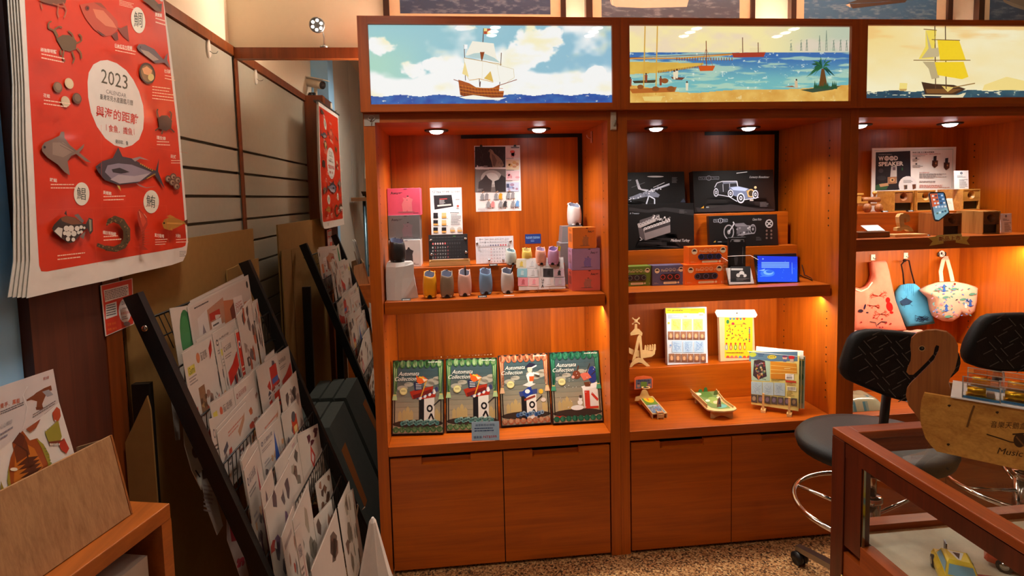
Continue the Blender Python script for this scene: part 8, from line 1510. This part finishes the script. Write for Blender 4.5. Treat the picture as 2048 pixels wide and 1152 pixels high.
L = Leaf(None, None, None, None, .20, bl3=pr+e*TL_, br3=pr); q = onpl(222, 872, L.a, L.n); L.h = (q-L.a).dot(L.up)
back = Vector((-u.y, u.x, 0)); back = back if back.x < 0 else -back
L = Leaf(None, None, None, None, .20, bl3=pr+e*TL_, br3=pr)
if L.up.dot(back) < 0: L.up = (Vector((0, 0, 1))*math.cos(.2)+back*math.sin(.2)); L.n = L.u.cross(L.up); L.n = L.n if L.n.dot(CAM-L.a) > 0 else -L.n
q = onpl(222, 872, L.a, L.n); L.h = (q-L.a).dot(L.up)
b = MB('plywood'); L.body(b, .006, .0008); b.build('front_board', t)
dp = .10
for x in (.0, .985):
    b = MB('plywood'); c0 = L.p(x, 1, .0065); c0.z = ZT+.0005; tp = L.p(x, .02, .0065); b.slab([c0, c0+back*dp, Vector((c0.x, c0.y, tp.z-.02))+back*dp, tp], L.u*.005); b.build('side_board', t)
b = MB('plywood'); c0 = L.p(.02, 1, .0066); c1 = L.p(.98, 1, .0066); c0.z = c1.z = ZT+.0006; b.slab([c0, c1, c1+back*(dp-.001), c0+back*(dp-.001)], (0, 0, .005)); b.build('bottom_board', t)
b = MB('plywood', (120, 84, 56)); b.slab([L.p(1.002, 1), L.p(1.002, .0), L.p(1.002, 0)-L.n*.006, L.p(1.002, 1)-L.n*.006], L.u*.004, mat='walnut'); b.build('end_cap', t)
def kitcard(lab, d, lx0, lx1, tr, artf, c=(222, 214, 206)):
    o = L.p(0, 1)-L.n*d; K_ = Leaf(None, None, None, None, .2, bl3=L.p(lx0, .96, d), br3=L.p(lx1, .96, d)); K_.up, K_.n = L.up, L.n; K_.a.z = K_.b.z = max(K_.a.z, ZT+.0075)
    q = onpl(*tr, K_.a, K_.n); K_.h = (q-K_.a).dot(K_.up); b = MB('gloss', c); b.slab([K_.p(0, 1), K_.p(1, 1), K_.p(1, 0), K_.p(0, 0)], -K_.n*.005); artf(K_, b); return tag(b.build('kit_packet'), lab, 'paper kit', 'kits in the plywood tray')
def a_rex(K_, b):
    A = K_.pxart(b, cL6, 'gloss'); A.EPS = .00006
    A.poly([(0, 180), (360, 60), (400, 285), (0, 610)], (206, 196, 194)); A.poly([(0, 620), (400, 285), (520, 690), (0, 1060)], (226, 220, 214))
    BR_ = (122, 64, 36); A.poly([(180, 280), (245, 222), (300, 190), (345, 172), (352, 205), (320, 215), (300, 262), (285, 300), (292, 330), (245, 338), (250, 280), (210, 270)], BR_); A.poly([(285, 215), (330, 200), (360, 235), (320, 250)], (150, 150, 156)); A.poly([(240, 320), (295, 320), (285, 338), (245, 338)], (104, 50, 30)); A.line([(180, 275), (250, 230)], 12, BR_)
    A.text(0, 330, 34, '隻手．萬能', (190, 90, 60), wd=135, slope=-.30, bold=.01); A.rows(0, 350, 160, 378, 2, (96, 90, 96), slope=-.42, wmin=.9); A.rows(220, 370, 390, 400, 2, (120, 110, 110), slope=-.62, wmin=.9); A.text(0, 470, 30, '心心相印', (150, 150, 160), wd=80, slope=-.5); A.rows(0, 500, 95, 560, 2, (130, 126, 140), slope=-.6); A.text(290, 138, 20, '第3號', (180, 80, 70), wd=40, slope=-.3)
    A.poly([(80, 560), (150, 480), (200, 545), (250, 530), (300, 590), (330, 700), (335, 790), (250, 860), (130, 965), (70, 880), (50, 760), (70, 660), (90, 610)], (150, 70, 24)); A.poly([(100, 650), (160, 560), (230, 600), (290, 720), (250, 800), (130, 920), (90, 820)], (190, 110, 34)); A.poly([(90, 600), (150, 500), (180, 560), (200, 640), (110, 700)], (96, 44, 24))
    for k in range(6): A.poly([(110+k*8, 720+k*28), (180+k*14, 660+k*26), (260+k*8, 650+k*24), (200+k*8, 700+k*28)], (70, 30, 18), False)
    A.l += 1; A.line([(95, 560), (180, 620), (190, 700)], 10, (60, 26, 20)); A.poly([(80, 560), (130, 490), (165, 520), (150, 590)], (84, 36, 26))
    A.poly([(240, 530), (290, 570), (330, 640), (345, 740), (330, 790), (320, 700), (280, 600)], (150, 140, 44)); A.poly([(55, 720), (70, 860), (110, 980), (80, 960), (45, 820)], (150, 140, 44))
    for k in range(8): A.ell(300+k*8, 600+k*20, 8, 6, (120, 130, 50), up=False)
    A.l += 1; A.poly([(350, 360), (380, 318), (402, 335), (408, 380), (390, 420), (360, 410)], (180, 70, 40)); A.poly([(300, 490), (390, 410), (415, 520), (400, 560), (325, 555)], (146, 140, 50)); A.poly([(390, 560), (430, 530), (465, 600), (445, 635), (410, 610)], (176, 50, 36)); A.poly([(325, 555), (400, 545), (440, 540), (380, 565), (332, 575)], (110, 50, 30)); A.poly([(170, 470), (270, 400), (240, 460), (200, 490)], (146, 70, 40)); A.poly([(20, 600), (80, 570), (40, 590)], (120, 56, 36))
    for k in range(6): A.poly([(330+k*12, 568), (336+k*12, 582), (342+k*12, 566)], (236, 230, 220), False); A.poly([(305+k*13, 480-k*12), (300+k*13, 466-k*12), (312+k*13, 470-k*12)], (236, 230, 220), False)
    A.l += 1; A.poly([(0, 820), (30, 900), (36, 1000), (0, 1050)], (150, 130, 40)); A.line([(150, 240), (180, 320), (150, 470)], 3, (236, 232, 230)); A.line([(180, 180), (150, 240)], 3, (236, 232, 230)); A.ell(88, 742, 26, 12, (240, 226, 206)); A.ell(190, 860, 4, 4, (240, 236, 226))
kitcard('glossy dinosaur paper kit packet at the front of the plywood tray', .012, .03, .70, (102, 742), a_rex)
kitcard('white edge of a packet just behind the dinosaur kit', .026, .03, .69, (96, 744), lambda K_, b: None, (206, 200, 196))
kitcard('narrow brown backed packet behind the dinosaur kit in the tray', .040, .3, .76, (130, 822), lambda K_, b: None, (150, 116, 90))

# white folded paper bag by the cabinet foot
Yb = -.55; ap = at(745, 1035, Y=Yb); t0 = Vector((ap.x, Yb, 0)); n_ = 10
b = MB('matte', (216, 202, 190)); loops = []
for z, rx, ry in ((.001, .105, .075), (.12, .10, .072), (.26, .078, .06), (.40, .045, .04), (ap.z-.012, .010, .012), (ap.z, .003, .005)):
    loops.append([Vector((ap.x+.010*(1-z/ap.z)+rx*math.cos(a)*(1+.10*math.sin(3*a+z*9)), Yb+ry*math.sin(a)*(1+.12*math.cos(2*a+z*7)), z)) for a in (2*math.pi*i/n_ for i in range(n_))])
b._add([v for l in loops for v in l], [(i*n_+j, i*n_+(j+1) % n_, (i+1)*n_+(j+1) % n_, (i+1)*n_+j) for i in range(5) for j in range(n_)]+[tuple(range(n_-1, -1, -1)), tuple(range(5*n_, 6*n_))]); tag(b.build('paper_bag'), 'pointed crumpled white paper bag on the floor at the cabinet corner', 'bag')

# ================================================================ what only the mirror shows: stand with a model ship
q = mir(720, 395, -.80); zt_ = q.z; c = Vector((-.765, -1.85, 0))
t = thing('display_stand', 'dark topped pole stand carrying a model sailing ship, seen in the mirror', 'stand', c); MB('walnut_x').box(c.x-.10, c.x+.12, c.y-.14, c.y+.22, zt_-.03, zt_).build('top', t); b = MB('metal', (110, 140, 160))
for dy in (-.10, .18): MB('metal', (110, 140, 160)).cyl((c.x, c.y+dy, 0), (c.x, c.y+dy, zt_-.0305), .014, 14).build('leg', t)
b.cyl((c.x, c.y-.10, .95), (c.x, c.y+.18, .95), .010, 12); b.build('cross_tube', t)
t = thing('model_ship', 'model ship with a tall white sail on the stand in the mirror', 'model ship', Vector((c.x, c.y, zt_)))
b = MB('lacquer', (40, 28, 22)); b.slab([(c.x-.02, c.y-.10, zt_+.035), (c.x-.02, c.y+.20, zt_+.05), (c.x-.02, c.y+.12, zt_+.012), (c.x-.02, c.y-.06, zt_+.012)], (.04, 0, 0)); b.box(c.x-.012, c.x+.012, c.y-.03, c.y+.06, zt_+.0005, zt_+.012); b.build('hull', t)
b = MB('fabric', (226, 206, 176)); b.slab([(c.x, c.y+.10, zt_+.16), (c.x, c.y-.09, zt_+.17), (c.x, c.y-.05, zt_+.42), (c.x, c.y-.01, zt_+.58), (c.x, c.y+.03, zt_+.40)], (.003, 0, 0)); b.build('sail', t); MB('lacquer', (70, 44, 28)).tube([(c.x-.004, c.y-.01, zt_+.045), (c.x-.004, c.y-.01, zt_+.60)], .004, 8).build('mast', t)
